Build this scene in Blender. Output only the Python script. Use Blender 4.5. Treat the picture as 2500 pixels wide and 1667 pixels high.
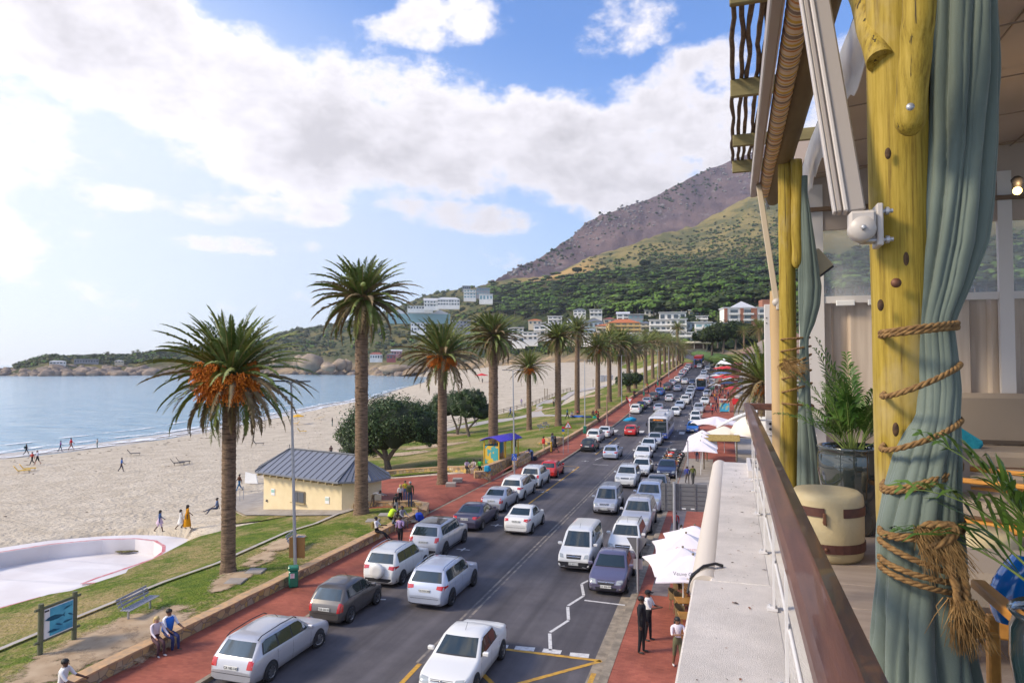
import bpy, bmesh, math, random
from mathutils import Vector, Matrix, noise
from mathutils.geometry import tessellate_polygon
PI=math.pi; R=math.radians
random.seed(7)
scene=bpy.context.scene
for o in list(bpy.data.objects): bpy.data.objects.remove(o)
COL=scene.collection
# ---------------------------------------------------------------- camera
H=10.3; F=1667.0; HOR=890.0
cam_d=bpy.data.cameras.new('camera'); cam=bpy.data.objects.new('camera',cam_d); COL.objects.link(cam)
cam_d.lens=24.0; cam_d.sensor_width=36.0; cam_d.clip_start=.05; cam_d.clip_end=40000
YAW=math.atan(507/F); PITCH=math.atan((HOR-833.5)/F)
cam.location=(0,0,H); cam.rotation_euler=(PI/2+PITCH,0,YAW)
scene.camera=cam
CAMR=cam.rotation_euler.to_matrix(); CAML=Vector((0,0,H))
def ray(px,py): return CAMR@Vector(((px-1250)/F,(833.5-py)/F,-1.0))
FWD=Vector((-math.sin(YAW),math.cos(YAW),0)); RGT=Vector((math.cos(YAW),math.sin(YAW),0))
def at(px,py,d):            # the point seen at pixel px,py at horizontal depth d
    r=ray(px,py); return CAML+r*(d/r.dot(FWD))
def atz(px,py,z):           # ... where that ray meets height z
    r=ray(px,py); return CAML+r*((z-H)/r.z)
def proj(p):
    v=CAMR.transposed()@(Vector(p)-CAML); return (1250+F*v.x/-v.z, 833.5-F*v.y/-v.z, -v.z)
# ---------------------------------------------------------------- view, world, sun
vs=scene.view_settings; vs.view_transform='Standard'; vs.look='None'; vs.exposure=0.31; vs.gamma=1.0
SUN_EL=36.0; SUN_AZ=-120.0     # azimuth from +Y, clockwise positive
sun_d=bpy.data.lights.new('sun','SUN'); sun_d.energy=3.1; sun_d.angle=R(14); sun_d.color=(1,.84,.60)
sun=bpy.data.objects.new('sun',sun_d); COL.objects.link(sun)
sd=Vector((math.sin(R(SUN_AZ))*math.cos(R(SUN_EL)),math.cos(R(SUN_AZ))*math.cos(R(SUN_EL)),math.sin(R(SUN_EL))))
sun.rotation_euler=sd.to_track_quat('Z','Y').to_euler()
world=bpy.data.worlds.new('World'); scene.world=world; world.use_nodes=True
def build_world():
    nt=world.node_tree; N=nt.nodes; L=nt.links
    for n in list(N): N.remove(n)
    out=N.new('ShaderNodeOutputWorld'); bg=N.new('ShaderNodeBackground'); L.new(bg.outputs[0],out.inputs[0])
    bg.inputs[1].default_value=.088
    sky=N.new('ShaderNodeTexSky'); sky.sky_type='NISHITA'; sky.sun_disc=False
    sky.sun_elevation=R(SUN_EL); sky.sun_rotation=R(SUN_AZ); sky.air_density=1.0; sky.dust_density=2.0; sky.ozone_density=2.0
    def m(op,a,b=None,c=None,clamp=False):
        n=N.new('ShaderNodeMath'); n.operation=op; n.use_clamp=clamp
        for i,v in enumerate((a,b,c)):
            if v is None: continue
            if hasattr(v,'is_output') or hasattr(v,'links'): L.new(v,n.inputs[i])
            else: n.inputs[i].default_value=v
        return n.outputs[0]
    tc=N.new('ShaderNodeTexCoord'); sep=N.new('ShaderNodeSeparateXYZ'); L.new(tc.outputs['Generated'],sep.inputs[0])
    az=m('MULTIPLY',m('ARCTAN2',sep.outputs[0],sep.outputs[1]),180/PI)
    el=m('MULTIPLY',m('ARCSINE',sep.outputs[2]),180/PI)
    comb=N.new('ShaderNodeCombineXYZ'); L.new(az,comb.inputs[0]); L.new(m('MULTIPLY',el,1.5),comb.inputs[1])
    def nz(scale,detail,rough=.55,off=0):
        n=N.new('ShaderNodeTexNoise'); n.inputs['Scale'].default_value=scale; n.inputs['Detail'].default_value=detail; n.inputs['Roughness'].default_value=rough
        mp=N.new('ShaderNodeMapping'); mp.inputs['Location'].default_value=(off,off*.7,off); L.new(comb.outputs[0],mp.inputs[0]); L.new(mp.outputs[0],n.inputs['Vector'])
        return n.outputs[0]
    n1=nz(.13,9,.63); n2=nz(.05,3,.5,17)
    # cloud banks: (azimuth deg, elevation deg, half width, half height, tilt deg, weight)
    B=[]
    def blob(px,py,wx,wy,tilt,w=1.0):
        r=ray(px,py).normalized(); a=math.degrees(math.atan2(r.x,r.y)); e=math.degrees(math.asin(r.z))
        B.append((a,e,wx*0.033,wy*0.033,tilt,w))
    blob(330,120,500,190,-20,1.3); blob(640,300,360,190,-18,1.3); blob(1000,320,420,180,-8,1.25); blob(1400,370,480,150,-8,1.2); blob(1640,240,260,120,14,1.0)
    blob(1080,50,240,75,6,.85); blob(60,40,380,130,0,1.2); blob(1560,60,300,90,25,.6); blob(1760,430,380,190,10,1.0); blob(2300,300,600,260,0,1.0)
    blob(640,510,300,48,4,.9); blob(280,480,170,38,0,.75); blob(1130,525,300,50,-6,.85); blob(60,465,120,22,0,.6); blob(640,600,260,26,0,.5); blob(1090,85,50,30,0,.7); blob(1400,120,60,40,40,.55)
    blob(1430,495,60,24,0,.5); blob(-500,300,500,300,0,1.0); blob(300,720,500,40,0,.35)
    tot=None
    for a,e,rx,ry,t,w in B:
        dx=m('SUBTRACT',az,a); de=m('SUBTRACT',el,e); c,s=math.cos(R(t)),math.sin(R(t))
        u=m('MULTIPLY',m('ADD',m('MULTIPLY',dx,c),m('MULTIPLY',de,s)),1/rx); v=m('MULTIPLY',m('SUBTRACT',m('MULTIPLY',de,c),m('MULTIPLY',dx,s)),1/ry)
        q=m('ADD',m('MULTIPLY',u,u),m('MULTIPLY',v,v)); g=m('MULTIPLY',m('SUBTRACT',1.25,q,clamp=True),w)
        tot=g if tot is None else m('MAXIMUM',tot,g)
    back=m('MULTIPLY',m('GREATER_THAN',m('ABSOLUTE',m('ADD',az,16)),62),.55)
    tot=m('MAXIMUM',tot,back)
    dens=m('ADD',m('MULTIPLY',tot,.62),m('MULTIPLY',m('SUBTRACT',n1,.5),2.1))
    mr=N.new('ShaderNodeMapRange'); mr.interpolation_type='SMOOTHSTEP'; mr.inputs[1].default_value=.22; mr.inputs[2].default_value=.60; L.new(dens,mr.inputs[0])
    fade=m('MULTIPLY',mr.outputs[0],m('MULTIPLY',el,.2,clamp=True))
    # cloud brightness: thin edges bright, thick bellies greyer
    mb=N.new('ShaderNodeMapRange'); mb.inputs[1].default_value=.50; mb.inputs[2].default_value=1.15; mb.inputs[3].default_value=10.2; mb.inputs[4].default_value=6.0; L.new(m('ADD',dens,m('MULTIPLY',m('SUBTRACT',n2,.5),1.0)),mb.inputs[0])
    # brighter towards the sun side (west, left)
    glow=N.new('ShaderNodeMapRange'); glow.interpolation_type='SMOOTHSTEP'; glow.inputs[1].default_value=4; glow.inputs[2].default_value=-62; glow.inputs[3].default_value=0; glow.inputs[4].default_value=1; L.new(az,glow.inputs[0])
    cb=m('ADD',mb.outputs[0],m('MULTIPLY',glow.outputs[0],2.0))
    cc=N.new('ShaderNodeCombineXYZ'); L.new(cb,cc.inputs[0]); L.new(m('MULTIPLY',cb,.965),cc.inputs[1]); L.new(m('MULTIPLY',cb,1.02),cc.inputs[2])
    # clear sky: Nishita, whitened low down and to the west by sea air
    lo=N.new('ShaderNodeMapRange'); lo.interpolation_type='SMOOTHSTEP'; lo.inputs[1].default_value=24; lo.inputs[2].default_value=0; L.new(m('SUBTRACT',el,m('MULTIPLY',glow.outputs[0],16)),lo.inputs[0])
    hv=N.new('ShaderNodeMix'); hv.data_type='RGBA'; L.new(m('MULTIPLY',lo.outputs[0],.8),hv.inputs[0])
    tint=N.new('ShaderNodeVectorMath'); tint.operation='MULTIPLY'; tint.inputs[1].default_value=SKYT
    L.new(sky.outputs[0],tint.inputs[0]); L.new(tint.outputs[0],hv.inputs[6])
    hc=N.new('ShaderNodeMix'); hc.data_type='RGBA'; L.new(glow.outputs[0],hc.inputs[0]); hc.inputs[6].default_value=(5.8,7.6,10.2,1); hc.inputs[7].default_value=(10.8,11.0,11.6,1)
    L.new(hc.outputs[2],hv.inputs[7])
    mx=N.new('ShaderNodeMix'); mx.data_type='RGBA'; L.new(fade,mx.inputs[0]); L.new(hv.outputs[2],mx.inputs[6]); L.new(cc.outputs[0],mx.inputs[7])
    L.new(mx.outputs[2],bg.inputs[0])
    world.cycles.sampling_method='MANUAL'; world.cycles.sample_map_resolution=512
SKYT=(1.35,1.85,2.6)
build_world()
cy=scene.cycles; cy.max_bounces=6; cy.diffuse_bounces=3; cy.glossy_bounces=3; cy.transmission_bounces=5; cy.transparent_max_bounces=12; cy.volume_bounces=0
cy.use_denoising=True; cy.sample_clamp_indirect=4.0; cy.caustics_reflective=False; cy.caustics_refractive=False
# ---------------------------------------------------------------- helpers
def tag(o,label=None,cat=None,group=None,kind=None):
    if label: o['label']=label
    if cat: o['category']=cat
    if group: o['group']=group
    if kind: o['kind']=kind
    return o
def thing(name,label,cat,loc=(0,0,0),rz=0,group=None,scale=1):
    o=bpy.data.objects.new(name,None); COL.objects.link(o); o.location=loc; o.rotation_euler=(0,0,rz); o.empty_display_size=.2
    o.scale=(scale,)*3 if not isinstance(scale,tuple) else scale
    return tag(o,label,cat,group)
def dup(root,loc,rz,label,group=None,scale=None,swap=None):
    r=root.copy(); COL.objects.link(r); r.location=loc; r.rotation_euler=(0,0,rz)
    if label: r['label']=label
    if group: r['group']=group
    if scale: r.scale=(scale,)*3 if not isinstance(scale,tuple) else scale
    def rec(a,b):
        for ch in a.children:
            c=ch.copy(); COL.objects.link(c); c.parent=b
            if swap:
                for i,sl in enumerate(ch.material_slots):
                    if sl.material and sl.material.name in swap:
                        c.material_slots[i].link='OBJECT'; c.material_slots[i].material=swap[sl.material.name]
            rec(ch,c)
    rec(root,r); return r
class MB:
    def __init__(s): s.v=[]; s.f=[]; s.m=[]; s.sm=[]
    def add(s,vs,fs,mi=0,sm=False):
        b=len(s.v); s.v+= [tuple(v) for v in vs]
        for f in fs: s.f.append(tuple(i+b for i in f)); s.m.append(mi); s.sm.append(sm)
        return s
    def box(s,c,d,rz=0,bev=0,mi=0,M4=None,taper=1):
        hx,hy,hz=d[0]/2,d[1]/2,d[2]/2; vs=[];fs=[]
        if bev<=0:
            for z in(-1,1):
                t=taper if z>0 else 1
                for x,y in((-1,-1),(1,-1),(1,1),(-1,1)): vs.append(Vector((x*hx*t,y*hy*t,z*hz)))
            fs=[(3,2,1,0),(4,5,6,7),(0,1,5,4),(1,2,6,5),(2,3,7,6),(3,0,4,7)]
        else:
            b=min(bev,hx*.49,hy*.49,hz*.49); idx={}
            for sx in(-1,1):
                for sy in(-1,1):
                    for sz in(-1,1):
                        t=taper if sz>0 else 1
                        for ax in range(3):
                            p=[sx*(hx*t-b),sy*(hy*t-b),sz*(hz-b)]; p[ax]=(sx*hx*t,sy*hy*t,sz*hz)[ax]
                            idx[(sx,sy,sz,ax)]=len(vs); vs.append(Vector(p))
            def q(keys):
                f=[idx[k] for k in keys]; n=(vs[f[1]]-vs[f[0]]).cross(vs[f[2]]-vs[f[0]]); cc=sum((vs[i] for i in f),Vector())/len(f)
                if n.dot(cc)<0: f.reverse()
                fs.append(tuple(f))
            for ax in range(3):
                a,b2=[i for i in range(3) if i!=ax]
                for sg in(-1,1):
                    ks=[]
                    for p,r in((-1,-1),(1,-1),(1,1),(-1,1)):
                        k=[0,0,0]; k[ax]=sg;k[a]=p;k[b2]=r; ks.append((k[0],k[1],k[2],ax))
                    q(ks)
                for p in(-1,1):
                    for r in(-1,1):
                        ks=[]
                        for sg,fx in((-1,a),(-1,b2),(1,b2),(1,a)):
                            k=[0,0,0];k[ax]=sg;k[a]=p;k[b2]=r; ks.append((k[0],k[1],k[2],fx))
                        q(ks)
            for sx in(-1,1):
                for sy in(-1,1):
                    for sz in(-1,1): q([(sx,sy,sz,0),(sx,sy,sz,1),(sx,sy,sz,2)])
        if M4 is None: M4=Matrix.Translation(Vector(c))@Matrix.Rotation(rz,4,'Z')
        else: M4=M4@Matrix.Translation(Vector(c))
        return s.add([M4@v for v in vs],fs,mi)
    def tube(s,pts,r,n=8,mi=0,cap=True,sm=True,close=False,ell=1.0):
        pts=[Vector(p) for p in pts]; k=len(pts); rr=r if isinstance(r,(list,tuple)) else [r]*k; vs=[];fs=[]
        up=None
        for i,p in enumerate(pts):
            if close: t=(pts[(i+1)%k]-pts[i-1])
            else: t=(pts[min(i+1,k-1)]-pts[max(i-1,0)])
            if t.length<1e-9: t=Vector((0,0,1))
            t.normalize()
            if up is None:
                a=Vector((0,0,1)) if abs(t.z)<.9 else Vector((1,0,0)); up=(a-t*a.dot(t)).normalized()
            else:
                up=(up-t*up.dot(t)); up=up.normalized() if up.length>1e-6 else Vector((1,0,0))
            sd_=t.cross(up)
            for j in range(n):
                a=2*PI*j/n; vs.append(p+up*math.cos(a)*rr[i]+sd_*math.sin(a)*rr[i]*ell)
        for i in range(k if close else k-1):
            for j in range(n):
                a=i*n+j;b=i*n+(j+1)%n;c=((i+1)%k)*n+(j+1)%n;d=((i+1)%k)*n+j; fs.append((a,b,c,d))
        s.add(vs,fs,mi,sm)
        if cap and not close: s.add(vs[:n],[tuple(range(n-1,-1,-1))],mi); s.add(vs[-n:],[tuple(range(n))],mi)
        return s
    def bar(s,a,b,w,h,mi=0,up=(0,0,1),bev=0):
        a=Vector(a);b=Vector(b);t=b-a;L=t.length; t.normalize(); u=Vector(up); x=t.cross(u)
        if x.length<1e-5: x=Vector((1,0,0))
        x.normalize(); u=x.cross(t); M4=Matrix((x,t,u)).transposed().to_4x4(); M4.translation=(a+b)/2
        return s.box((0,0,0),(w,L,h),M4=M4,mi=mi,bev=bev)
    def lathe(s,prof,n=16,c=(0,0,0),mi=0,sm=True,M4=None,cap=True):
        vs=[];fs=[];k=len(prof)
        for r,z in prof:
            for j in range(n): a=2*PI*j/n; vs.append(Vector((r*math.cos(a),r*math.sin(a),z)))
        for i in range(k-1):
            for j in range(n): fs.append((i*n+j,i*n+(j+1)%n,(i+1)*n+(j+1)%n,(i+1)*n+j))
        if cap and prof[0][0]>1e-4: fs.append(tuple(range(n-1,-1,-1)))
        if cap and prof[-1][0]>1e-4: fs.append(tuple((k-1)*n+j for j in range(n)))
        T=(M4 if M4 else Matrix())@Matrix.Translation(Vector(c)) if M4 else Matrix.Translation(Vector(c))
        return s.add([T@v for v in vs],fs,mi,sm)
    def loft(s,rings,mi=0,sm=True,cap=True,closed=True):
        n=len(rings[0]); vs=[v for r in rings for v in r]; fs=[]
        for i in range(len(rings)-1):
            for j in range(n if closed else n-1): fs.append((i*n+j,i*n+(j+1)%n,(i+1)*n+(j+1)%n,(i+1)*n+j))
        s.add(vs,fs,mi,sm)
        if cap and closed: s.add(rings[0],[tuple(range(n-1,-1,-1))],mi); s.add(rings[-1],[tuple(range(n))],mi)
        return s
    def prism(s,poly,h0,h1,mi=0):      # poly: list of xy ccw
        n=len(poly); vs=[(x,y,h0) for x,y in poly]+[(x,y,h1) for x,y in poly]
        fs=[tuple(range(n-1,-1,-1)),tuple(range(n,2*n))]+[(i,(i+1)%n,n+(i+1)%n,n+i) for i in range(n)]
        return s.add(vs,fs,mi)
    def slab(s,pts,nrm,th,mi=0):       # planar polygon pts extruded by th along -nrm
        n=len(pts); nv=Vector(nrm).normalized()*th; vs=[Vector(p) for p in pts]+[Vector(p)-nv for p in pts]
        return s.add(vs,[tuple(range(n)),tuple(range(2*n-1,n-1,-1))]+[(i,n+i,n+(i+1)%n,(i+1)%n) for i in range(n)],mi)
    def ball(s,c,r,n=8,m=6,mi=0,nz=0,seed=0,sm=True,M4=None):
        rx,ry,rz=(r,r,r) if not isinstance(r,(list,tuple)) else r; vs=[];fs=[]
        for i in range(m+1):
            t=PI*i/m
            for j in range(n):
                a=2*PI*j/n; d=Vector((math.sin(t)*math.cos(a),math.sin(t)*math.sin(a),math.cos(t)))
                k=1+nz*noise.noise(d*1.7+Vector((seed*3.1,seed*1.7,0))) if nz else 1
                v=Vector((d.x*rx,d.y*ry,d.z*rz))*k
                if M4: v=M4@v
                vs.append(Vector(c)+v)
        for i in range(m):
            for j in range(n): fs.append((i*n+j,(i+1)*n+j,(i+1)*n+(j+1)%n,i*n+(j+1)%n))
        return s.add(vs,fs,mi,sm)
    def mesh(s,name,mats):
        me=bpy.data.meshes.new(name); me.from_pydata([tuple(v) for v in s.v],[],s.f); 
        for m in (mats if isinstance(mats,(list,tuple)) else [mats]): me.materials.append(m)
        me.polygons.foreach_set('material_index',s.m); me.polygons.foreach_set('use_smooth',s.sm); me.update(); return me
    def build(s,name,mats,parent=None,loc=None):
        o=bpy.data.objects.new(name,s.mesh(name,mats)); COL.objects.link(o)
        if parent: o.parent=parent
        if loc is not None: o.location=loc
        return o
def solid(o,**k): return tag(o,**k)
# ---------------------------------------------------------------- materials
MATS={}
def M(name,col,rough=.6,metal=0,col2=None,vs=4.0,vd=4,lo=.35,hi=.65,bump=0,bs=40,bd=3,spec=.5,coat=0,coord='Object',stretch=None,trans=0,emis=None,es=1,alpha=1,sheen=0,distort=0):
    if name in MATS: return MATS[name]
    m=bpy.data.materials.new(name); m.use_nodes=True; nt=m.node_tree; N=nt.nodes; L=nt.links; b=N['Principled BSDF']
    b.inputs['Base Color'].default_value=(*col,1); b.inputs['Roughness'].default_value=rough; b.inputs['Metallic'].default_value=metal
    b.inputs['Specular IOR Level'].default_value=spec; b.inputs['Coat Weight'].default_value=coat; b.inputs['Transmission Weight'].default_value=trans; b.inputs['Alpha'].default_value=alpha
    if sheen: b.inputs['Sheen Weight'].default_value=sheen
    if emis: b.inputs['Emission Color'].default_value=(*emis,1); b.inputs['Emission Strength'].default_value=es
    if col2 or bump:
        if coord=='Pos': src=N.new('ShaderNodeNewGeometry').outputs['Position']
        else: src=N.new('ShaderNodeTexCoord').outputs[coord]
        if stretch:
            mp=N.new('ShaderNodeMapping'); mp.inputs['Scale'].default_value=stretch; L.new(src,mp.inputs[0]); src=mp.outputs[0]
    if col2:
        n=N.new('ShaderNodeTexNoise'); n.inputs['Scale'].default_value=vs; n.inputs['Detail'].default_value=vd; n.inputs['Distortion'].default_value=distort; L.new(src,n.inputs['Vector'])
        r=N.new('ShaderNodeMapRange'); r.inputs[1].default_value=lo; r.inputs[2].default_value=hi; L.new(n.outputs[0],r.inputs[0])
        x=N.new('ShaderNodeMix'); x.data_type='RGBA'; x.inputs[6].default_value=(*col,1); x.inputs[7].default_value=(*col2,1); L.new(r.outputs[0],x.inputs[0]); L.new(x.outputs[2],b.inputs['Base Color'])
    if bump:
        n=N.new('ShaderNodeTexNoise'); n.inputs['Scale'].default_value=bs; n.inputs['Detail'].default_value=bd; L.new(src,n.inputs['Vector'])
        bp=N.new('ShaderNodeBump'); bp.inputs['Strength'].default_value=min(1,bump); bp.inputs['Distance'].default_value=.02 if bump<=1 else .02*bump; L.new(n.outputs[0],bp.inputs['Height']); L.new(bp.outputs[0],b.inputs['Normal'])
    MATS[name]=m; return m
def nodes(m): return m.node_tree.nodes,m.node_tree.links,m.node_tree.nodes['Principled BSDF']
# ================================================================= LAND
def lerp(a,b,t): return a+(b-a)*t
def pl(tab,x):
    if x<=tab[0][0]: return tab[0][1]
    for (a,b),(c,d) in zip(tab,tab[1:]):
        if x<=c: return lerp(b,d,(x-a)/(c-a))
    return tab[-1][1]
ZR=[(60,0),(75,.08),(88,.3),(100,.65),(112,1.1),(125,1.85),(140,2.7),(155,3.55),(181,5.0),(205,6.7),(237,9.2),(260,11),(310,14.3),(340,15.5),(400,16)]
def zr(Y): return (pl(ZR,Y-4)+pl(ZR,Y)+pl(ZR,Y+4))/3
def sx(Y):
    if Y<60: return 0
    if Y<250: return 1.8e-4*(Y-60)**2
    t=Y-250; return 6.5+.068*t-.0042*t*t
def xc(Y): return -10+sx(Y)
XW=[(-60,-125),(40,-112),(79,-107.6),(98,-105),(121,-107),(160,-116),(214,-131),(289,-148),(349,-170),(522,-229),(749,-325),(830,-420),(950,-620)]
def hp(Y): return max(-1.8, pl([(125,-1.8),(155,-.2),(181,1.8),(237,5.0),(310,8),(400,12),(800,14)],Y))
UP=[(0,.42),(3,.42),(12,-.55),(18,-1.25),(24,-1.8)]
def h(X,Y):
    s=sx(min(Y,250)); u=(-19.3+s)-X
    if u<=0:
        r=zr(Y)
        if X>8: return r+.12+max(0,X-8)*.05*min(1,max(0,(Y-60)/60)) + max(0,X-25)*.06
        return r+.12
    base=zr(Y); p=hp(Y)
    if u<24:
        t=pl(UP,u)   # .42..-1.8
        k=(.42-t)/2.22
        return lerp(base+.42,p,k)
    XL=-19.3+s-24; xw=pl(XW,Y)
    t=(XL-X)/max(1,(XL-xw))
    if t<1: return lerp(p,-4.3,t**pl([(100,1.15),(500,4)],Y))
    return -4.3-min(3,(xw-X)*.03)
def G(px,py,off=0,hf=h):
    r=ray(px,py); r=r/r.dot(FWD); lo=5.0; step=2.0; d=lo
    while d<1500:
        p=CAML+r*d
        if p.z<hf(p.x,p.y)+off: break
        lo=d; d+=step if d<150 else step*4
    hi=d
    for _ in range(30):
        mid=(lo+hi)/2; p=CAML+r*mid
        if p.z<hf(p.x,p.y)+off: hi=mid
        else: lo=mid
    p=CAML+r*hi; return Vector((p.x,p.y,hf(p.x,p.y)+off))
def drape(name,poly,off,mat,step=3.0,kind='structure',hf=h,label=None,zabs=None,thick=0):
    poly=[Vector((p[0],p[1],0)) for p in poly]
    bm=bmesh.new(); vs=[bm.verts.new(p) for p in poly]
    for t in tessellate_polygon([poly]):
        try: bm.faces.new([vs[i] for i in t])
        except ValueError: pass
    x0=min(p.x for p in poly);x1=max(p.x for p in poly);y0=min(p.y for p in poly);y1=max(p.y for p in poly)
    def cuts(a,b):
        c=math.floor(a/step)*step
        while c<b:
            if c>a: yield c
            c+=step
    for c in cuts(x0,x1): bmesh.ops.bisect_plane(bm,geom=bm.verts[:]+bm.edges[:]+bm.faces[:],plane_co=(c,0,0),plane_no=(1,0,0))
    for c in cuts(y0,y1): bmesh.ops.bisect_plane(bm,geom=bm.verts[:]+bm.edges[:]+bm.faces[:],plane_co=(0,c,0),plane_no=(0,1,0))
    for v in bm.verts: v.co.z=(zabs if zabs is not None else hf(v.co.x,v.co.y))+off
    bmesh.ops.triangulate(bm,faces=bm.faces[:])
    for f in bm.faces:
        f.normal_update()
        if f.normal.z<0: f.normal_flip()
        f.smooth=True
    if thick:
        r=bmesh.ops.extrude_face_region(bm,geom=bm.faces[:]); 
        for v in [g for g in r['geom'] if isinstance(g,bmesh.types.BMVert)]: v.co.z+=thick
    me=bpy.data.meshes.new(name); bm.to_mesh(me); bm.free(); me.materials.append(mat)
    o=bpy.data.objects.new(name,me); COL.objects.link(o)
    if kind: o['kind']=kind
    if label: o['label']=label
    return o
def strip(name,xa,xb,y0,y1,off,mat,dy=3.0,base=zr,nx=1,kind='structure'):
    b=MB(); n=max(1,int(math.ceil((y1-y0)/dy))); vs=[];fs=[]
    for i in range(n+1):
        Y=lerp(y0,y1,i/n)
        for j in range(nx+1): vs.append((lerp(xa(Y),xb(Y),j/nx),Y,base(Y)+off))
    w=nx+1
    for i in range(n):
        for j in range(nx): fs.append((i*w+j,i*w+j+1,(i+1)*w+j+1,(i+1)*w+j))
    b.add(vs,fs,0,True); o=b.build(name,mat)
    if kind: o['kind']=kind
    return o
# --- ground materials
def mat_ground():
    # sand
    m=M('sand_mat',(.45,.38,.29),.9,col2=(.56,.485,.385),vs=.45,vd=10,coord='Pos',bump=1,bs=2.2,bd=6,spec=.2)
    nodes(m)[0]['Bump'].inputs['Distance'].default_value=.30
    g=M('grass_mat',(.085,.14,.018),.9,coord='Pos',bump=1,bs=9,bd=5,spec=.15); N,L,b=nodes(g)
    N['Bump'].inputs['Distance'].default_value=.12
    pos=N.new('ShaderNodeNewGeometry').outputs['Position']
    def nz(s,d,r=.6):
        n=N.new('ShaderNodeTexNoise'); n.inputs['Scale'].default_value=s; n.inputs['Detail'].default_value=d; n.inputs['Roughness'].default_value=r; L.new(pos,n.inputs['Vector']); return n.outputs[0]
    def mr(x,a,c):
        n=N.new('ShaderNodeMapRange'); n.inputs[1].default_value=a; n.inputs[2].default_value=c; L.new(x,n.inputs[0]); return n.outputs[0]
    def mix(f,a,c):
        x=N.new('ShaderNodeMix'); x.data_type='RGBA'; L.new(f,x.inputs[0])
        for i,v in ((6,a),(7,c)):
            if isinstance(v,tuple): x.inputs[i].default_value=(*v,1)
            else: L.new(v,x.inputs[i])
        return x.outputs[2]
    green=mix(mr(nz(1.8,6),.35,.65),(.070,.118,.012),(.145,.185,.022)); dry=mix(mr(nz(4.5,5),.4,.6),(.26,.21,.07),(.36,.27,.13))
    ad=N.new('ShaderNodeMath'); ad.operation='ADD'; L.new(nz(.16,6,.65),ad.inputs[0])
    ml=N.new('ShaderNodeMath'); ml.operation='MULTIPLY'; ml.inputs[1].default_value=.35; L.new(nz(3,4),ml.inputs[0]); L.new(ml.outputs[0],ad.inputs[1])
    L.new(mix(mr(ad.outputs[0],.63,.76),green,dry),b.inputs['Base Color'])
    a=M('asphalt_mat',(.070,.063,.070),.75,col2=(.120,.108,.114),vs=.5,vd=9,lo=.3,hi=.7,coord='Pos',bump=.5,bs=60,bd=2,spec=.4); 
    N,L,b=nodes(a); mp=N.new('ShaderNodeMapping'); mp.inputs['Scale'].default_value=(1.3,.035,1); L.new(N.new('ShaderNodeNewGeometry').outputs['Position'],mp.inputs[0])
    n_=N.new('ShaderNodeTexNoise'); n_.inputs['Scale'].default_value=1; n_.inputs['Detail'].default_value=6; L.new(mp.outputs[0],n_.inputs['Vector']); r_=N.new('ShaderNodeMapRange'); r_.inputs[1].default_value=.35; r_.inputs[2].default_value=.62; r_.inputs[3].default_value=.66; r_.inputs[4].default_value=1.12; L.new(n_.outputs[0],r_.inputs[0])
    v_=N.new('ShaderNodeVectorMath'); v_.operation='SCALE'; L.new([x for x in N if x.type=='MIX'][0].outputs[2],v_.inputs[0]); L.new(r_.outputs[0],v_.inputs['Scale']); L.new(v_.outputs[0],b.inputs['Base Color'])
    nn=[n for n in N if n.type=='TEX_NOISE'][0]; nn.inputs['Roughness'].default_value=.68
    def brick(name,c1,c2,mort,sc=1.0):
        m=M(name,c1,.8,coord='Pos',bump=.3,bs=30,spec=.3); N,L,b=nodes(m); pos=N.new('ShaderNodeNewGeometry').outputs['Position']
        t=N.new('ShaderNodeTexBrick'); t.inputs['Color1'].default_value=(*c1,1); t.inputs['Color2'].default_value=(*c2,1); t.inputs['Mortar'].default_value=(*mort,1); t.inputs['Scale'].default_value=4.5*sc
        t.inputs['Mortar Size'].default_value=.012; t.inputs['Brick Width'].default_value=1.0; t.inputs['Row Height'].default_value=.5; L.new(pos,t.inputs['Vector'])
        n=N.new('ShaderNodeTexNoise'); n.inputs['Scale'].default_value=.6; n.inputs['Detail'].default_value=7; L.new(pos,n.inputs['Vector'])
        r=N.new('ShaderNodeMapRange'); r.inputs[1].default_value=.3; r.inputs[2].default_value=.7; r.inputs[3].default_value=.72; r.inputs[4].default_value=1.3; L.new(n.outputs[0],r.inputs[0])
        v=N.new('ShaderNodeVectorMath'); v.operation='SCALE'; L.new(t.outputs[0],v.inputs[0]); L.new(r.outputs[0],v.inputs['Scale']); L.new(v.outputs[0],b.inputs['Base Color']); return m
    brick('brick_mat',(.27,.075,.048),(.34,.10,.062),(.17,.075,.055)); brick('brick_grey_mat',(.14,.12,.13),(.19,.16,.165),(.12,.10,.1))
    M('concrete_mat',(.36,.32,.28),.85,col2=(.27,.235,.2),vs=1.2,vd=6,coord='Pos',bump=.4,bs=30)
    M('kerb_mat',(.33,.27,.20),.85,col2=(.19,.155,.115),vs=3,vd=5,coord='Pos',bump=.4,bs=20)
    M('path_mat',(.42,.38,.35),.85,col2=(.35,.31,.28),vs=2,coord='Pos')
    M('white_paint',(.62,.60,.58),.7,col2=(.36,.34,.34),vs=6,vd=6,lo=.45,hi=.75,coord='Pos')
    M('worn_paint',(.26,.22,.18),.7,col2=(.11,.10,.10),vs=3,vd=7,lo=.4,hi=.6,coord='Pos')
    M('yellow_paint',(.55,.30,.035),.7,col2=(.33,.19,.05),vs=5,vd=6,lo=.45,hi=.7,coord='Pos')
    M('pool_mat',(.74,.70,.70),.6,col2=(.64,.59,.58),vs=.4,vd=7,coord='Pos'); M('pool_red',(.55,.10,.12),.6,col2=(.62,.35,.35),vs=3,coord='Pos')
    # rubble stone walls
    m=M('stone_mat',(.33,.22,.11),.85,coord='Pos',bump=.6,bs=14); N,L,b=nodes(m); pos=N.new('ShaderNodeNewGeometry').outputs['Position']
    vo=N.new('ShaderNodeTexVoronoi'); vo.inputs['Scale'].default_value=3.1; L.new(pos,vo.inputs['Vector'])
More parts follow.
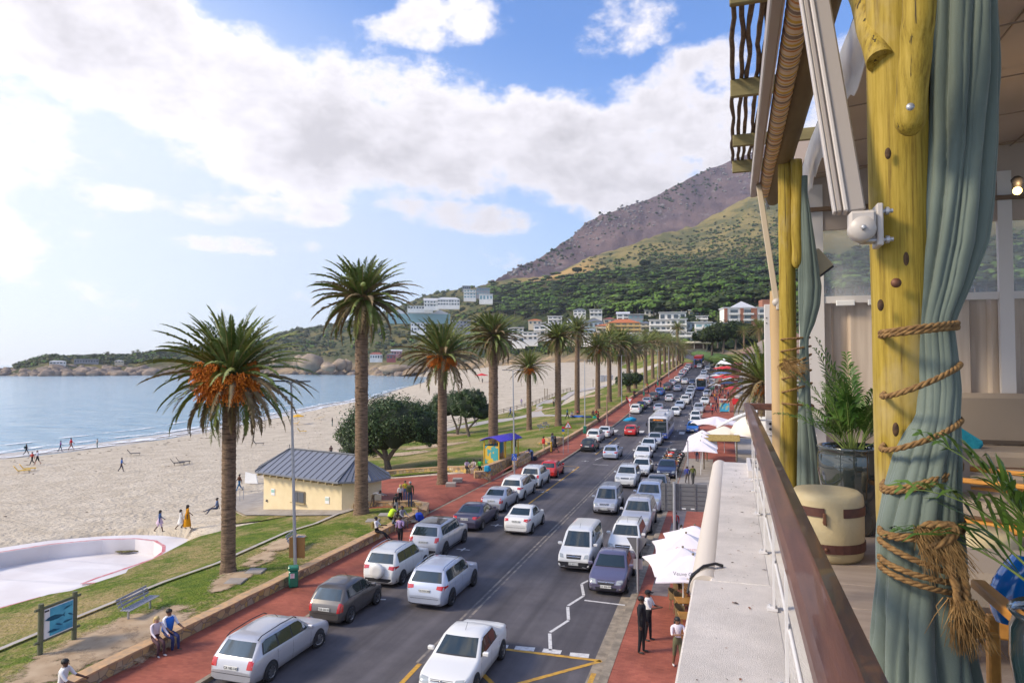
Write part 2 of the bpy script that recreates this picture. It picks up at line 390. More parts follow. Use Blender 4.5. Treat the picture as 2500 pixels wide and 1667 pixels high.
    ve=N.new('ShaderNodeTexVoronoi'); ve.feature='DISTANCE_TO_EDGE'; ve.inputs['Scale'].default_value=3.1; L.new(pos,ve.inputs['Vector'])
    cr=N.new('ShaderNodeValToRGB'); e=cr.color_ramp.elements; e[0].color=(.20,.14,.09,1); e[1].color=(.62,.50,.32,1)
    for p,c in ((.3,(.56,.36,.10,1)),(.5,(.36,.29,.21,1)),(.7,(.56,.40,.19,1)),(.85,(.30,.19,.10,1))): x=e.new(p); x.color=c
    sp=N.new('ShaderNodeSeparateColor'); L.new(vo.outputs['Color'],sp.inputs[0]); L.new(sp.outputs[0],cr.inputs[0])
    r=N.new('ShaderNodeMapRange'); r.inputs[1].default_value=.02; r.inputs[2].default_value=.07; L.new(ve.outputs['Distance'],r.inputs[0])
    x=N.new('ShaderNodeMix'); x.data_type='RGBA'; L.new(r.outputs[0],x.inputs[0]); x.inputs[6].default_value=(.20,.15,.11,1); L.new(cr.outputs[0],x.inputs[7]); L.new(x.outputs[2],b.inputs['Base Color'])
    M('stone_cap',(.58,.35,.17),.85,col2=(.38,.26,.16),vs=3.5,vd=4,coord='Pos',bump=.6,bs=10)
    # sea
    s=M('sea_mat',(.06,.17,.25),.12,coord='Pos',spec=.5); N,L,b=nodes(s); pos=N.new('ShaderNodeNewGeometry').outputs['Position']
    mp=N.new('ShaderNodeMapping'); mp.inputs['Rotation'].default_value=(0,0,R(-20)); mp.inputs['Scale'].default_value=(.25,.8,.5); L.new(pos,mp.inputs[0])
    n=N.new('ShaderNodeTexNoise'); n.inputs['Scale'].default_value=.35; n.inputs['Detail'].default_value=7; n.inputs['Roughness'].default_value=.62; L.new(mp.outputs[0],n.inputs['Vector'])
    bp=N.new('ShaderNodeBump'); bp.inputs['Strength'].default_value=1; bp.inputs['Distance'].default_value=1.3; L.new(n.outputs[0],bp.inputs['Height']); L.new(bp.outputs[0],b.inputs['Normal'])
    r=N.new('ShaderNodeMapRange'); r.inputs[1].default_value=.38; r.inputs[2].default_value=.66; L.new(n.outputs[0],r.inputs[0])
    x=N.new('ShaderNodeMix'); x.data_type='RGBA'; L.new(r.outputs[0],x.inputs[0]); x.inputs[6].default_value=(.16,.34,.48,1); x.inputs[7].default_value=(.36,.50,.58,1); L.new(x.outputs[2],b.inputs['Base Color'])
    f=M('foam_mat',(.85,.86,.88),.6,coord='Pos',bump=1,bs=1.2); N,L,b=nodes(f); pos=N.new('ShaderNodeNewGeometry').outputs['Position']
    n=N.new('ShaderNodeTexNoise'); n.inputs['Scale'].default_value=.5; n.inputs['Detail'].default_value=8; n.inputs['Roughness'].default_value=.7
    mp=N.new('ShaderNodeMapping'); mp.inputs['Scale'].default_value=(1,.35,1); L.new(pos,mp.inputs[0]); L.new(mp.outputs[0],n.inputs['Vector'])
    r=N.new('ShaderNodeMapRange'); r.inputs[1].default_value=.46; r.inputs[2].default_value=.56; L.new(n.outputs[0],r.inputs[0]); L.new(r.outputs[0],b.inputs['Alpha'])
mat_ground(); m_=MATS
# --- base sheets
def sheet(name,xs,ys,hf,off,mat):
    b=MB(); w=len(xs); vs=[(x,y,hf(x,y)+off) for y in ys for x in xs]
    fs=[(j*w+i,j*w+i+1,(j+1)*w+i+1,(j+1)*w+i) for j in range(len(ys)-1) for i in range(w-1)]
    b.add(vs,fs,0,True); o=b.build(name,mat); o['kind']='structure'; return o
def frange(a,b,s):
    r=[];x=a
    while x<b: r.append(x); x+=s
    r.append(b); return r
ys=frange(-30,330,4)+frange(338,520,10)+frange(530,950,20)
xs=frange(-700,-150,10)+frange(-146,-50,4)+frange(-48,-16,2)
POOLP=[atz(x,y,-1.62) for x,y in [(-220,1355),(-80,1340),(0,1330),(120,1313),(240,1303),(330,1299),(400,1300),(460,1309)]]+[G(x,y+14) for x,y in [(478,1314),(372,1367),(313,1391),(307,1400),(173,1444),(119,1453),(0,1487),(-240,1560)]]
def inpoly(x,y,P):
    c=False; n=len(P)
    for i in range(n):
        a,b=P[i],P[i-1]
        if (a.y>y)!=(b.y>y) and x<(b.x-a.x)*(y-a.y)/(b.y-a.y)+a.x: c=not c
    return c
def hbeach(X,Y):
    z=h(X,Y); u=(-19.3+sx(min(Y,250)))-X
    if u<3: return z-.8
    if 0<Y<60 and X<-18 and inpoly(X,Y,POOLP): return min(z,-3.4)
    if u>10: z+=.05*noise.noise(Vector((X*.12,Y*.12,0)))+.025*noise.noise(Vector((X*.5,Y*.5,3)))
    return z
xs=frange(-700,-150,10)+frange(-146,-84,3)+frange(-82,-16,1); ys=frange(-30,60,1)+frange(62,330,3)+frange(338,520,10)+frange(530,950,20)
sheet('beach',xs,ys,hbeach,-.06,m_['sand_mat'])
sheet('ground_right',frange(-5,14,2)+frange(18,300,12),frange(-30,520,6),h,-.30,m_['grass_mat'])
b=MB(); S=20000
b.add([(-S,-S,-4.3),(S,-S,-4.3),(S,S,-4.3),(-S,S,-4.3)],[(0,1,2,3)]); o=b.build('sea',m_['sea_mat']); o['kind']='structure'
b=MB(); b.add([(-S*1.5,-S*1.5,-30),(S*1.5,-S*1.5,-30),(S*1.5,S*1.5,-30),(-S*1.5,S*1.5,-30)],[(0,1,2,3)]); o=b.build('ground',m_['sand_mat']); o['kind']='structure'
def foamline(offs,w,y0,y1,seed,z):
    vs=[];fs=[];n=int((y1-y0)/2.5)
    for i in range(n+1):
        Y=lerp(y0,y1,i/n); xw=pl(XW,Y); a=noise.noise(Vector((Y*.035,seed,0)))*3.5+noise.noise(Vector((Y*.15,seed,5)))*1.2
        ww=w*(.7+.6*abs(noise.noise(Vector((Y*.06,seed*2,9)))))
        vs+=[(xw+offs+a,Y,z),(xw+offs+a+ww,Y,z)]
    for i in range(n): fs.append((2*i,2*i+1,2*i+3,2*i+2))
    return vs,fs
b=MB()
for i,(o_,w_,a_,c_) in enumerate([(-3,4.5,20,700),(-9,2.6,20,420),(-17,1.3,60,210)]):
    v,f=foamline(o_,w_,a_,c_,i*7.3+1,-4.18+.02*i); b.add(v,f,0,True)
# far surf under the headland rocks
for pts in ([(-80,919,860),(0,918.5,866),(128,917.5,876),(383,913.5,925),(560,909,990),(669,907,1040),(900,910,940),(964,912.5,845),(1040,918,800)],):
    vs=[];fs=[]; k=0
    for (a,b_),(c) in zip(zip(pts,pts[1:]),range(99)):
        for t in range(12):
            u=t/12; px=lerp(a[0],b_[0],u); d=lerp(a[2],b_[2],u); w=14+14*noise.noise(Vector((px*.03,3,1)))
            p=at(px,900,d); q=at(px,900,d-max(3,w)); vs+=[(p.x,p.y,-4.1),(q.x,q.y,-4.1)]
    for i in range(len(vs)//2-1): fs.append((2*i,2*i+2,2*i+3,2*i+1))
    b.add(vs,fs,0,True)
o=b.build('foam',m_['foam_mat']); o['kind']='structure'
M('wet_sand',(.30,.25,.215),.25,col2=(.36,.30,.25),vs=.3,coord='Pos',spec=.5)
strip('wet_sand',lambda Y:pl(XW,Y)-6,lambda Y:pl(XW,Y)+1.5+1.5*noise.noise(Vector((Y*.05,1,1))),20,640,.0,m_['wet_sand'],base=lambda Y:-4.285+0)
b=MB(); rr_=random.Random(21)
for i in range(420):
    Y=rr_.uniform(25,260); xw=pl(XW,Y); X=xw+(rr_.uniform(6,14) if rr_.random()<.6 else rr_.uniform(8,70)); r=rr_.uniform(.05,.28)*(1 if X-xw<16 else .6)
    if -44-40<X<-20-8 or X<-45: b.ball((X,Y,hbeach(X,Y)-.05),(r*1.8,r,.05),5,4,nz=.6,seed=i)
o=b.build('seaweed',M('seaweed_mat',(.10,.075,.05),.9)); tag(o,'scattered seaweed and debris on the sand',kind='stuff')
# --- road, kerbs, pavements
Y0,Y1=-25,330
strip('road',lambda Y:xc(Y)-6.0,lambda Y:xc(Y)+6.15,Y0,Y1,0,m_['asphalt_mat'],nx=4)
vs=[];fs=[]
for i,Y in enumerate(frange(225,330,3)): X=xc(Y)-5.9; X=min(X,xc(Y)-9.3) if Y<262 else X; vs+=[(X,Y,zr(Y)-.03),(X-4,Y,zr(Y)-.6),(X-22,Y,zr(Y)-9)]
for i in range(len(vs)//3-1): a=3*i; fs+=[(a,a+3,a+4,a+1),(a+1,a+4,a+5,a+2)]
b=MB(); b.add(vs,fs,0,True); o=b.build('embankment',m_['grass_mat']); o['kind']='structure'
def pave(name,xa,xb,y0,y1,mat,off=.13): return strip(name,xa,xb,y0,y1,off,mat,nx=2)
pave('promenade',lambda Y:xc(Y)-9.15,lambda Y:xc(Y)-6.18,Y0,260,m_['brick_mat'])
def kerb(name,x,w,y0,y1,top=.13,mat='kerb_mat'):
    n=int((y1-y0)/3); vs=[];fs=[]
    for i in range(n+1):
        Y=lerp(y0,y1,i/n); z=zr(Y); X=x(Y)
        vs+=[(X,Y,z-.1),(X,Y,z+top),(X+w,Y,z+top),(X+w,Y,z-.1)]
    for i in range(n):
        a=4*i
        for j in range(3): fs.append((a+j,a+j+1,a+j+5,a+j+4))
    fs.append((0,3,2,1)); k=4*n; fs.append((k,k+1,k+2,k+3))
    bb=MB(); bb.add(vs,fs); o=bb.build(name,m_[mat]); o['kind']='structure'; return o
kerb('kerb_left',lambda Y:xc(Y)-6.18,.18,Y0,255,top=.134)
kerb('kerb_right',lambda Y:xc(Y)+6.15+ (0),.30,Y0,300,top=.14)
strip('gutter',lambda Y:xc(Y)+5.72,lambda Y:xc(Y)+6.15,Y0,300,.006,m_['kerb_mat'])
pave('pavement',lambda Y:xc(Y)+6.45,lambda Y:xc(Y)+11.5,Y0,260,m_['brick_mat'])
strip('pavement_band',lambda Y:xc(Y)+6.95,lambda Y:xc(Y)+7.7,31,52,.137,m_['brick_grey_mat'])
strip('pavement_band',lambda Y:xc(Y)+6.5,lambda Y:xc(Y)+9.2,52.5,76,.137,m_['concrete_mat'])
strip('forecourt',lambda Y:xc(Y)+11.5,lambda Y:xc(Y)+20,9,250,.10,m_['concrete_mat'],nx=3)
strip('kerb_line',lambda Y:-19.35+sx(Y),lambda Y:-19.12+sx(Y),Y0,250,.136,m_['kerb_mat'])
# --- park lawns, plaza, paths
def GP(l,off=0): return [G(x,y,off) for x,y in l]
wl=lambda Y:-19.5+sx(Y)
lawn1=[(wl(y),y) for y in (-20,0,20,30,36,41)]
e=GP([(1020,1238),(960,1240),(900,1243),(861,1249),(825,1260),(703,1262),(566,1289),(530,1300),(488,1310),(465,1319),(372,1367),(313,1391),(307,1400),(173,1444),(119,1453),(0,1487),(-120,1530)])
lawn1+=[(p.x,p.y) for p in e]+[(e[-1].x-5,-20)]
drape('lawn',lawn1,.05,m_['grass_mat'],2.0)
drape('lawn_patch',[(p.x,p.y) for p in GP([(568,1248),(593,1260),(703,1260),(640,1271),(569,1279)])],.03,m_['grass_mat'],2.0)
e1=GP([(905,1166),(880,1130),(900,1088),(960,1072),(1044,1056),(1120,1036),(1196,1018),(1300,991),(1348,970),(1401,952)])
lawn2=[(p.x,p.y) for p in e1]; yy=e1[-1].y
for Y in (150,175,200,225,250,270): lawn2.append((-19.3+sx(Y)-lerp(17,9,(Y-150)/120),Y))
lawn2+= [(wl(y),y) for y in (270,240,210,180,150,120,100,85,74,67,63)]
e2=GP([(1290,1112),(1252,1125),(1200,1142),(1175,1150),(1086,1152),(967,1163)])
lawn2+=[(p.x,p.y) for p in e2]
drape('lawn_far',lawn2,.05,m_['grass_mat'],2.5)
# plaza of red brick between the walls
pz=GP([(967,1168),(1086,1159),(1175,1158),(1205,1166),(1262,1128),(1322,1098)]); 
plaza=[(p.x,p.y) for p in pz]+[(-19.3,66),(-19.3,60),(-19.3,55),(-19.3,50),(-19.3,44)]+[(p.x,p.y) for p in GP([(1045,1247),(1020,1241),(960,1243),(895,1246),(902,1172)])]
def hplaza(X,Y): return h(X,Y)
drape('plaza',plaza,.04,m_['brick_mat'],2.0)
def patchmat():
    m=M('bare_earth',(.36,.25,.15),.95,col2=(.46,.34,.22),vs=1.5,vd=6,coord='Pos'); N,L,b=nodes(m); at_=N.new('ShaderNodeVertexColor'); at_.layer_name='edge'
    n=N.new('ShaderNodeTexNoise'); n.inputs['Scale'].default_value=1.1; n.inputs['Detail'].default_value=9; n.inputs['Roughness'].default_value=.72; L.new(N.new('ShaderNodeNewGeometry').outputs['Position'],n.inputs['Vector'])
    sp=N.new('ShaderNodeSeparateColor'); L.new(at_.outputs[0],sp.inputs[0]); a=N.new('ShaderNodeMath'); a.operation='MULTIPLY_ADD'; L.new(n.outputs[0],a.inputs[0]); a.inputs[1].default_value=1.6; L.new(sp.outputs[0],a.inputs[2])
    r=N.new('ShaderNodeMapRange'); r.inputs[1].default_value=1.15; r.inputs[2].default_value=1.38; L.new(a.outputs[0],r.inputs[0]); L.new(r.outputs[0],b.inputs['Alpha']); return m
PM=patchmat()
EOFF=[.07]
def earth(px,py,wx,wy):
    EOFF[0]+=.005
    c=G(px,py); k=28; poly=[(c.x+wx*math.cos(a*2*PI/k)*.96-wy*math.sin(a*2*PI/k)*.29,c.y+wx*math.cos(a*2*PI/k)*.29+wy*math.sin(a*2*PI/k)*.96) for a in range(k)]
    o=drape('bare_earth',poly,EOFF[0],PM,.7); ca=o.data.color_attributes.new('edge','FLOAT_COLOR','POINT')
    for i,v in enumerate(o.data.vertices):
        dx,dy=v.co.x-c.x,v.co.y-c.y; u=(dx*.96+dy*.29)/wx; w=(-dx*.29+dy*.96)/wy; q=max(0,1-(u*u+w*w))**.6*.75; ca.data[i].color=(q,q,q,1)
for a in [(330,1545,2.2,3.6),(215,1590,1.8,2.5),(120,1640,1.4,2.0),(560,1420,1.0,2.2),(690,1330,1.2,3.0),(640,1365,1.0,2.2),(1010,1266,.8,1.6),(1105,1062,5,3.2),(1060,1090,6,4),(980,1110,5,3.5),(1330,1000,4,3),(1440,968,4,6)]: earth(*a)
drape('kiosk_apron',[(p.x,p.y) for p in GP([(566,1243),(600,1259),(703,1260),(825,1259),(861,1247),(905,1240),(905,1180),(760,1180),(570,1215)])],.07,m_['concrete_mat'],2.0)
path=GP([(1044,1060),(1050,1053),(1120,1040),(1196,1026),(1282,1014),(1306,1003),(1310,988),(1330,978),(1372,970),(1388,958),(1420,950),(1497,936),(1497,940),(1425,955),(1399,963),(1380,976),(1340,985),(1325,992),(1322,1005),(1330,1013),(1410,1015),(1410,1018),(1330,1017),(1282,1020),(1196,1033),(1120,1047),(1060,1062)])
drape('footpath',[(p.x,p.y) for p in path],.09,m_['path_mat'],2.0)
def ribbon_px(name,pts,w,off,mat,step=2.0):
    P=GP(pts); L_=[];R_=[]
    for i,p in enumerate(P):
        t=(P[min(i+1,len(P)-1)]-P[max(i-1,0)]); t.z=0; t.normalize(); n=Vector((-t.y,t.x,0))*w/2
        L_.append(p+n); R_.append(p-n)
    return drape(name,[(p.x,p.y) for p in L_+R_[::-1]],off,mat,step)
ribbon_px('path_strip',[(-60,1618),(0,1592),(180,1516),(297,1468),(400,1426),(530,1380),(560,1366),(700,1303),(770,1282),(830,1256)],.28,.135,m_['path_mat'])
# paddling pool
pool=[(-200,1372),(-80,1349),(0,1337),(120,1319),(240,1309),(330,1305),(400,1307),(450,1313),(470,1317),(390,1380),(330,1410),(315,1420),(183,1463),(119,1472),(0,1506),(-200,1600)]
hz=lambda X,Y:-1.75
Pp=[atz(x,y,-1.62) for x,y in pool]
bb=MB(); 
outer=Pp
inner_px=[(-220,1400),(-80,1371),(0,1349),(120,1330),(250,1318),(330,1316),(375,1321),(396,1332),(396,1345),(375,1360),(330,1377),(240,1408),(200,1424),(245,1421),(170,1436),(100,1455),(0,1479),(-220,1570)]
Pi=[atz(x,y,-1.62) for x,y in inner_px]
b=MB(); poly=[Vector((p.x,p.y,0)) for p in outer]; hole=[Vector((p.x,p.y,0)) for p in Pi][::-1]
tv=[(v.x,v.y,-1.62) for v in poly+hole]; fs=[t for t in tessellate_polygon([poly,hole])]
fs=[t if (Vector(tv[t[1]])-Vector(tv[t[0]])).cross(Vector(tv[t[2]])-Vector(tv[t[0]])).z>0 else t[::-1] for t in fs]
b.add(tv,fs,0); n=len(outer)
ZB=-2.55
b.add([(p.x,p.y,-1.62) for p in outer]+[(p.x,p.y,-3.2) for p in outer],[(i,n+i,n+(i+1)%n,(i+1)%n) for i in range(n)],0)
n=len(Pi); zi=[ZB if i<9 else lerp(ZB,-1.75,min(1,(i-8)/4)) for i in range(n)]
b.add([(p.x,p.y,-1.62) for p in Pi]+[(p.x,p.y,z) for p,z in zip(Pi,zi)],[(i,(i+1)%n,n+(i+1)%n,n+i) for i in range(n)],0)
tri=tessellate_polygon([[Vector((p.x,p.y,0)) for p in Pi]]); tv=[(p.x,p.y,z) for p,z in zip(Pi,zi)]
b.add(tv,[t if (Vector(tv[t[1]])-Vector(tv[t[0]])).cross(Vector(tv[t[2]])-Vector(tv[t[0]])).z>0 else t[::-1] for t in tri],0)
pool_o=b.build('paddling_pool',m_['pool_mat']); tag(pool_o,'empty white painted paddling pool with a red rim line beside the lawn','pool')
def rline(b,pts,w,z,mi=0):
    P=[atz(x,y,z) for x,y in pts]; vs=[]
    for i,p in enumerate(P):
        t=(P[min(i+1,len(P)-1)]-P[max(i-1,0)]).normalized(); n_=Vector((-t.y,t.x,0))*w/2; vs+=[p+n_,p-n_]
    b.add(vs,[(2*i,2*i+1,2*i+3,2*i+2) for i in range(len(P)-1)],mi)
b=MB(); rline(b,[(-220,1396),(-80,1369),(0,1347),(120,1328),(250,1316),(332,1314),(378,1319),(400,1332),(399,1346),(378,1362),(330,1379),(240,1409),(200,1424),(248,1421)],.22,-1.612); rline(b,[(-60,1500),(0,1484),(100,1456)],.2,-1.612)
b.build('rim_line',m_['pool_red'],pool_o)
b=MB()
for k in range(26):
    t=k/25; px=lerp(265,385,t); py=1341+2*math.sin(t*6)+ (6 if t>.8 else 0)*(t-.8)*4; p=atz(px,py+random.uniform(-2,4),ZB+.15); b.ball((p.x,p.y,ZB+.15),(random.uniform(.25,.6),random.uniform(.15,.35),.05),6,4,nz=.5,seed=k)
M('leaf_litter',(.16,.12,.07),.9,col2=(.10,.11,.03),vs=6); b.build('leaf_litter',MATS['leaf_litter'],pool_o)
# --- road markings
mk=MB(); yk=MB(); wk=MB()
def mline(b,x0,y0,x1,y1,w,off=.008,seg=4):
    a=Vector((x0,y0,0)); c=Vector((x1,y1,0)); L_=(c-a).length; t=(c-a)/L_; n=Vector((-t.y,t.x,0))*w/2; k=max(1,int(L_/seg)); vs=[]
    for i in range(k+1):
        p=a+t*L_*i/k; z=zr(p.y)+off; vs+=[(p.x+n.x,p.y+n.y,z),(p.x-n.x,p.y-n.y,z)]
    b.add(vs,[(2*i,2*i+1,2*i+3,2*i+2) for i in range(k)])
def curve_line(b,fx,y0,y1,w,off=.008,dy=3):
    n=max(1,int((y1-y0)/dy)); vs=[]
    for i in range(n+1):
        Y=lerp(y0,y1,i/n); vs+=[(fx(Y)+w/2,Y,zr(Y)+off),(fx(Y)-w/2,Y,zr(Y)+off)]
    b.add(vs,[(2*i,2*i+2,2*i+3,2*i+1) for i in range(n)])
for dx in (-.13,.13): curve_line(wk,lambda Y:xc(Y)+dx+.0,22,205,.11)
hroad=lambda X,Y:zr(Y)
def P0(px,py): return atz(px,py,0)
def pxline(b,a,c,w,off=.008):
    p=P0(*a);q=P0(*c); mline(b,p.x,p.y,q.x,q.y,w,off)
# zigzag, stop dashes, bay marks (measured on the ground)
for a,c in [((1438,1416),(1420,1425)),((1420,1426),(1425,1453)),((1425,1454),(1387,1478)),((1386,1481),(1388,1512)),((1388,1514),(1343,1543)),((1342,1546),(1344,1587)),((1427,1465),(1526,1477)),((757,1571),(772,1566)),((768,1580),(790,1566)),((916,1463),(942,1463)),((1538,1277),(1570,1281)),((1560,1327),(1592,1330))]: pxline(mk,a,c,.13)
for a,c in [((1210,1577),(1240,1579)),((1257,1581),(1305,1585)),((1325,1587),(1370,1592)),((1391,1597),(1438,1601))]: pxline(mk,a,c,.34)
for a,c in [((1205,1581),(1468,1613)),((1468,1613),(1225,1680)),((1025,1620),(968,1680)),((1175,1642),(1215,1680)),((1450,1643),(1430,1690))]: pxline(yk,a,c,.17)
p=P0(1463,1612); 
# yellow no-parking line past the shelter and second zigzag further on
curve_line(yk,lambda Y:-13.65+sx(Y),46.5,68,.13); curve_line(yk,lambda Y:-13.6+sx(Y),77,93,.12)
mline(yk,-16,68,-13.6,68,.12); mline(mk,-12.6,70,-11,70,.15)
z0=79
for i in range(5): mline(mk,-12.9+(.5 if i%2 else 0),z0+3*i-6,-12.9+(0 if i%2 else .5),z0+3*i-3,.1)
# pedestrian crossing
for i in range(6):
    X=-15+sx(100)+i*1.9; mline(mk,X,98.5,X,101.0,.75,.009,seg=1)
for y in range(36,230,6):
    for X in (xc(y)-3.8,xc(y)+3.75): mline(mk,X-.4,y,X+.4,y,.1); mline(mk,X,y-.3,X,y+.3,.1,.0095)
for Y in (52,64.5,70,82.5,88): mline(mk,xc(Y)+3.8,Y,xc(Y)+5.5,Y,.1)
o=mk.build('road_marking_white',m_['white_paint']); o['kind']='structure'
o=yk.build('road_marking_yellow',m_['yellow_paint']); o['kind']='structure'
o=wk.build('road_marking_centre',m_['worn_paint']); o['kind']='structure'
# --- stone walls
def wall(name,pts,hgt,w,label,zf,mat='stone_mat',cap=True,cat='wall'):
    P=[Vector((p[0],p[1],0)) for p in pts]; root=thing(name,label,cat,(P[0].x,P[0].y,zf(P[0].x,P[0].y))); L0=root.location
    b=MB(); c=MB(); n=len(P)
    def ring(i,ww,z0,z1):
        t=(P[min(i+1,n-1)]-P[max(i-1,0)]); t.z=0; t.normalize(); nn=Vector((-t.y,t.x,0))*ww/2; z=zf(P[i].x,P[i].y)
        a=Vector((P[i].x,P[i].y,0))-Vector((L0.x,L0.y,0))
        return [a+nn+Vector((0,0,z+z0-L0.z)),a-nn+Vector((0,0,z+z0-L0.z)),a-nn+Vector((0,0,z+z1-L0.z)),a+nn+Vector((0,0,z+z1-L0.z))]
    b.loft([ring(i,w,-.6,hgt) for i in range(n)],sm=False); b.build('wall_body',m_[mat],root)
    if cap: c.loft([ring(i,w+.06,hgt,hgt+.07+.015*math.sin(i*2.3)) for i in range(n)],sm=False); c.build('coping',m_['stone_cap'],root)
    return root
zf0=lambda X,Y:zr(Y)+.13
wall('stone_wall',[(-19.35-.02*noise.noise(Vector((y*.8,0,0))),y) for y in frange(-22,41.5,1.2)],.36,.42,'low rubble stone wall between the near lawn and the red promenade',zf0)
wall('stone_wall',[(-19.35+sx(y),y) for y in frange(65,250,2)],.36,.42,'long low stone wall along the far promenade past the bus shelter',zf0)
ar=GP([(862,1243),(905,1237),(960,1236),(1010,1236),(1040,1242)]); wall('stone_wall',[(p.x,p.y) for p in ar]+[(-19.2,42.6),(-19.35,41.6)],.34,.42,'curved stone wall end with rucksacks beside the seated group',lambda X,Y:max(h(X,Y),zr(Y)-.25 if X>-22 else -9))
ar=GP([(902,1166),(967,1158),(1030,1153),(1086,1150),(1140,1150),(1180,1150),(1205,1142),(1253,1122),(1294,1108)]); wall('stone_wall',[(p.x,p.y) for p in ar]+[(-19.4,64.5)],.5,.42,'curved stone wall behind the plaza with children sitting on it',lambda X,Y:h(X,Y)-.1)
p=G(1196,1168); q=G(1158,1168); wall('stone_wall',[(q.x,q.y),(p.x,p.y)],.55,.5,'short stone block ending the plaza wall near the blue parking sign',lambda X,Y:h(X,Y))
# ================================================================= HILLS AND VILLAGE
def zsea(px,d,py): return py
LAY=[
[(-150,880,930),(0,875,921),(128,885,920),(383,935,916),(560,1000,911),(669,1055,908),(760,1010,909),(900,950,912),(964,860,915),(1000,830,906),(1056,900,897),(1180,750,892),(1232,700,888),(1385,520,892),(1500,420,893),(1600,360,884),(1700,322,872),(1800,330,874),(1900,300,882),(2650,200,900)],
[(-150,900,918),(0,900,910),(128,930,900),(383,980,888),(560,1060,878),(669,1150,868),(760,1120,868),(900,1050,876),(964,1000,880),(1056,960,880),(1180,820,874),(1232,760,866),(1385,600,852),(1500,480,848),(1600,400,852),(1700,352,852),(1800,370,842),(1900,370,838),(2650,300,830)],
[(-150,960,914),(0,950,905),(128,980,886),(383,1050,868),(560,1150,856),(669,1260,848),(760,1280,842),(900,1200,828),(964,1200,818),(1056,1150,810),(1180,1000,792),(1232,900,802),(1385,720,790),(1500,560,776),(1600,500,766),(1700,480,757),(1800,480,748),(1900,480,738),(2650,400,700)],
[(-150,1000,913),(0,960,903.5),(128,1000,882),(383,1090,860),(560,1250,850),(669,1400,832),(760,1450,817),(900,1400,792),(983,1350,770),(1056,1300,755),(1180,1150,742),(1232,1050,746),(1385,900,735),(1500,800,720),(1600,760,710),(1700,740,705),(1900,720,695),(2650,650,640)],
[(-150,1010,913),(0,965,903),(21,980,897),(53,985,894),(74,990,886),(102,995,883),(128,1010,880.5),(181,1020,879),(244,1040,873),(319,1080,871),(361,1100,865),(425,1150,857),(500,1250,850),(560,1350,846),(638,1500,838),(676,1550,815),(727,1600,802),(763,1620,799),(809,1650,791),(901,1700,778),(983,1650,744),(1034,1600,723),(1085,1550,711),(1136,1500,704),(1185,1400,699),(1246,1300,690),(1338,1250,688),(1400,1200,675),(1500,1150,665),(1600,1100,660),(1700,1100,650),(1900,1050,640),(2650,1000,560)],
[(-150,1200,918),(0,1200,912),(383,1400,885),(638,1800,850),(809,1950,805),(983,1950,757),(1136,1700,711),(1185,1450,699),(1246,1500,688),(1350,1550,676),(1396,1500,655),(1440,1500,628),(1500,1500,610),(1560,1500,590),(1600,1550,575),(1680,1600,555),(1760,1650,520),(1850,1700,470),(1900,1750,450),(2650,2000,300)],
[(-150,1300,925),(0,1300,925),(383,1500,905),(638,2000,880),(809,2100,840),(983,2100,780),(1136,1850,725),(1185,1560,703),(1246,1700,695),(1350,1800,684),(1440,1900,642),(1500,1900,624),(1600,2000,590),(1680,2000,570),(1760,2100,535),(1900,2200,465),(2650,2300,310)],
[(-150,1400,935),(0,1400,935),(383,1600,925),(638,2200,900),(809,2200,860),(983,2200,800),(1136,1950,735),(1185,1600,697),(1246,1800,663),(1290,1900,645),(1338,2000,619),(1396,2100,578),(1426,2150,548),(1467,2200,527),(1576,2300,490),(1631,2350,466),(1682,2400,435),(1794,2500,388),(1903,2500,345),(2100,2500,280),(2650,2500,150)],
[(-150,1500,960),(0,1500,960),(383,1800,950),(638,2400,930),(809,2400,900),(983,2500,850),(1136,2400,800),(1246,2400,760),(1426,2800,640),(1682,3000,520),(1903,3000,430),(2650,3000,260)]]
def lay(k,px):
    t=LAY[k]
    if px<=t[0][0]: return t[0][1:]
    for a,b in zip(t,t[1:]):
        if px<=b[0]:
            u=(px-a[0])/(b[0]-a[0]); return (lerp(a[1],b[1],u),lerp(a[2],b[2],u))
    return t[-1][1:]
NS=[5,8,12,14,12,3,12,3]
def hillpt(px,w,rough=True):
    k=min(int(w),7); t=w-k; a=lay(k,px); b=lay(k+1,px); d=lerp(a[0],b[0],t); py=lerp(a[1],b[1],t)
    p=at(px,py,d)
    if rough:
        q=Vector((p.x,p.y,0)); amp=min(1,w)*(1.5+ (5 if w<5 else 12)*min(1,abs(w-4)/2 if px<1185 and w>3 else 1))
        if k>=5 or (px>1190 and w>2.5): amp*=1.0
        edge=1 if w not in (4.0,5.0,7.0) else .45
        p.z+=(noise.noise(q*.009)*1.5+noise.noise(q*.03)*.9+abs(noise.noise(q*.08))*.6)*amp*edge*.8
    return p
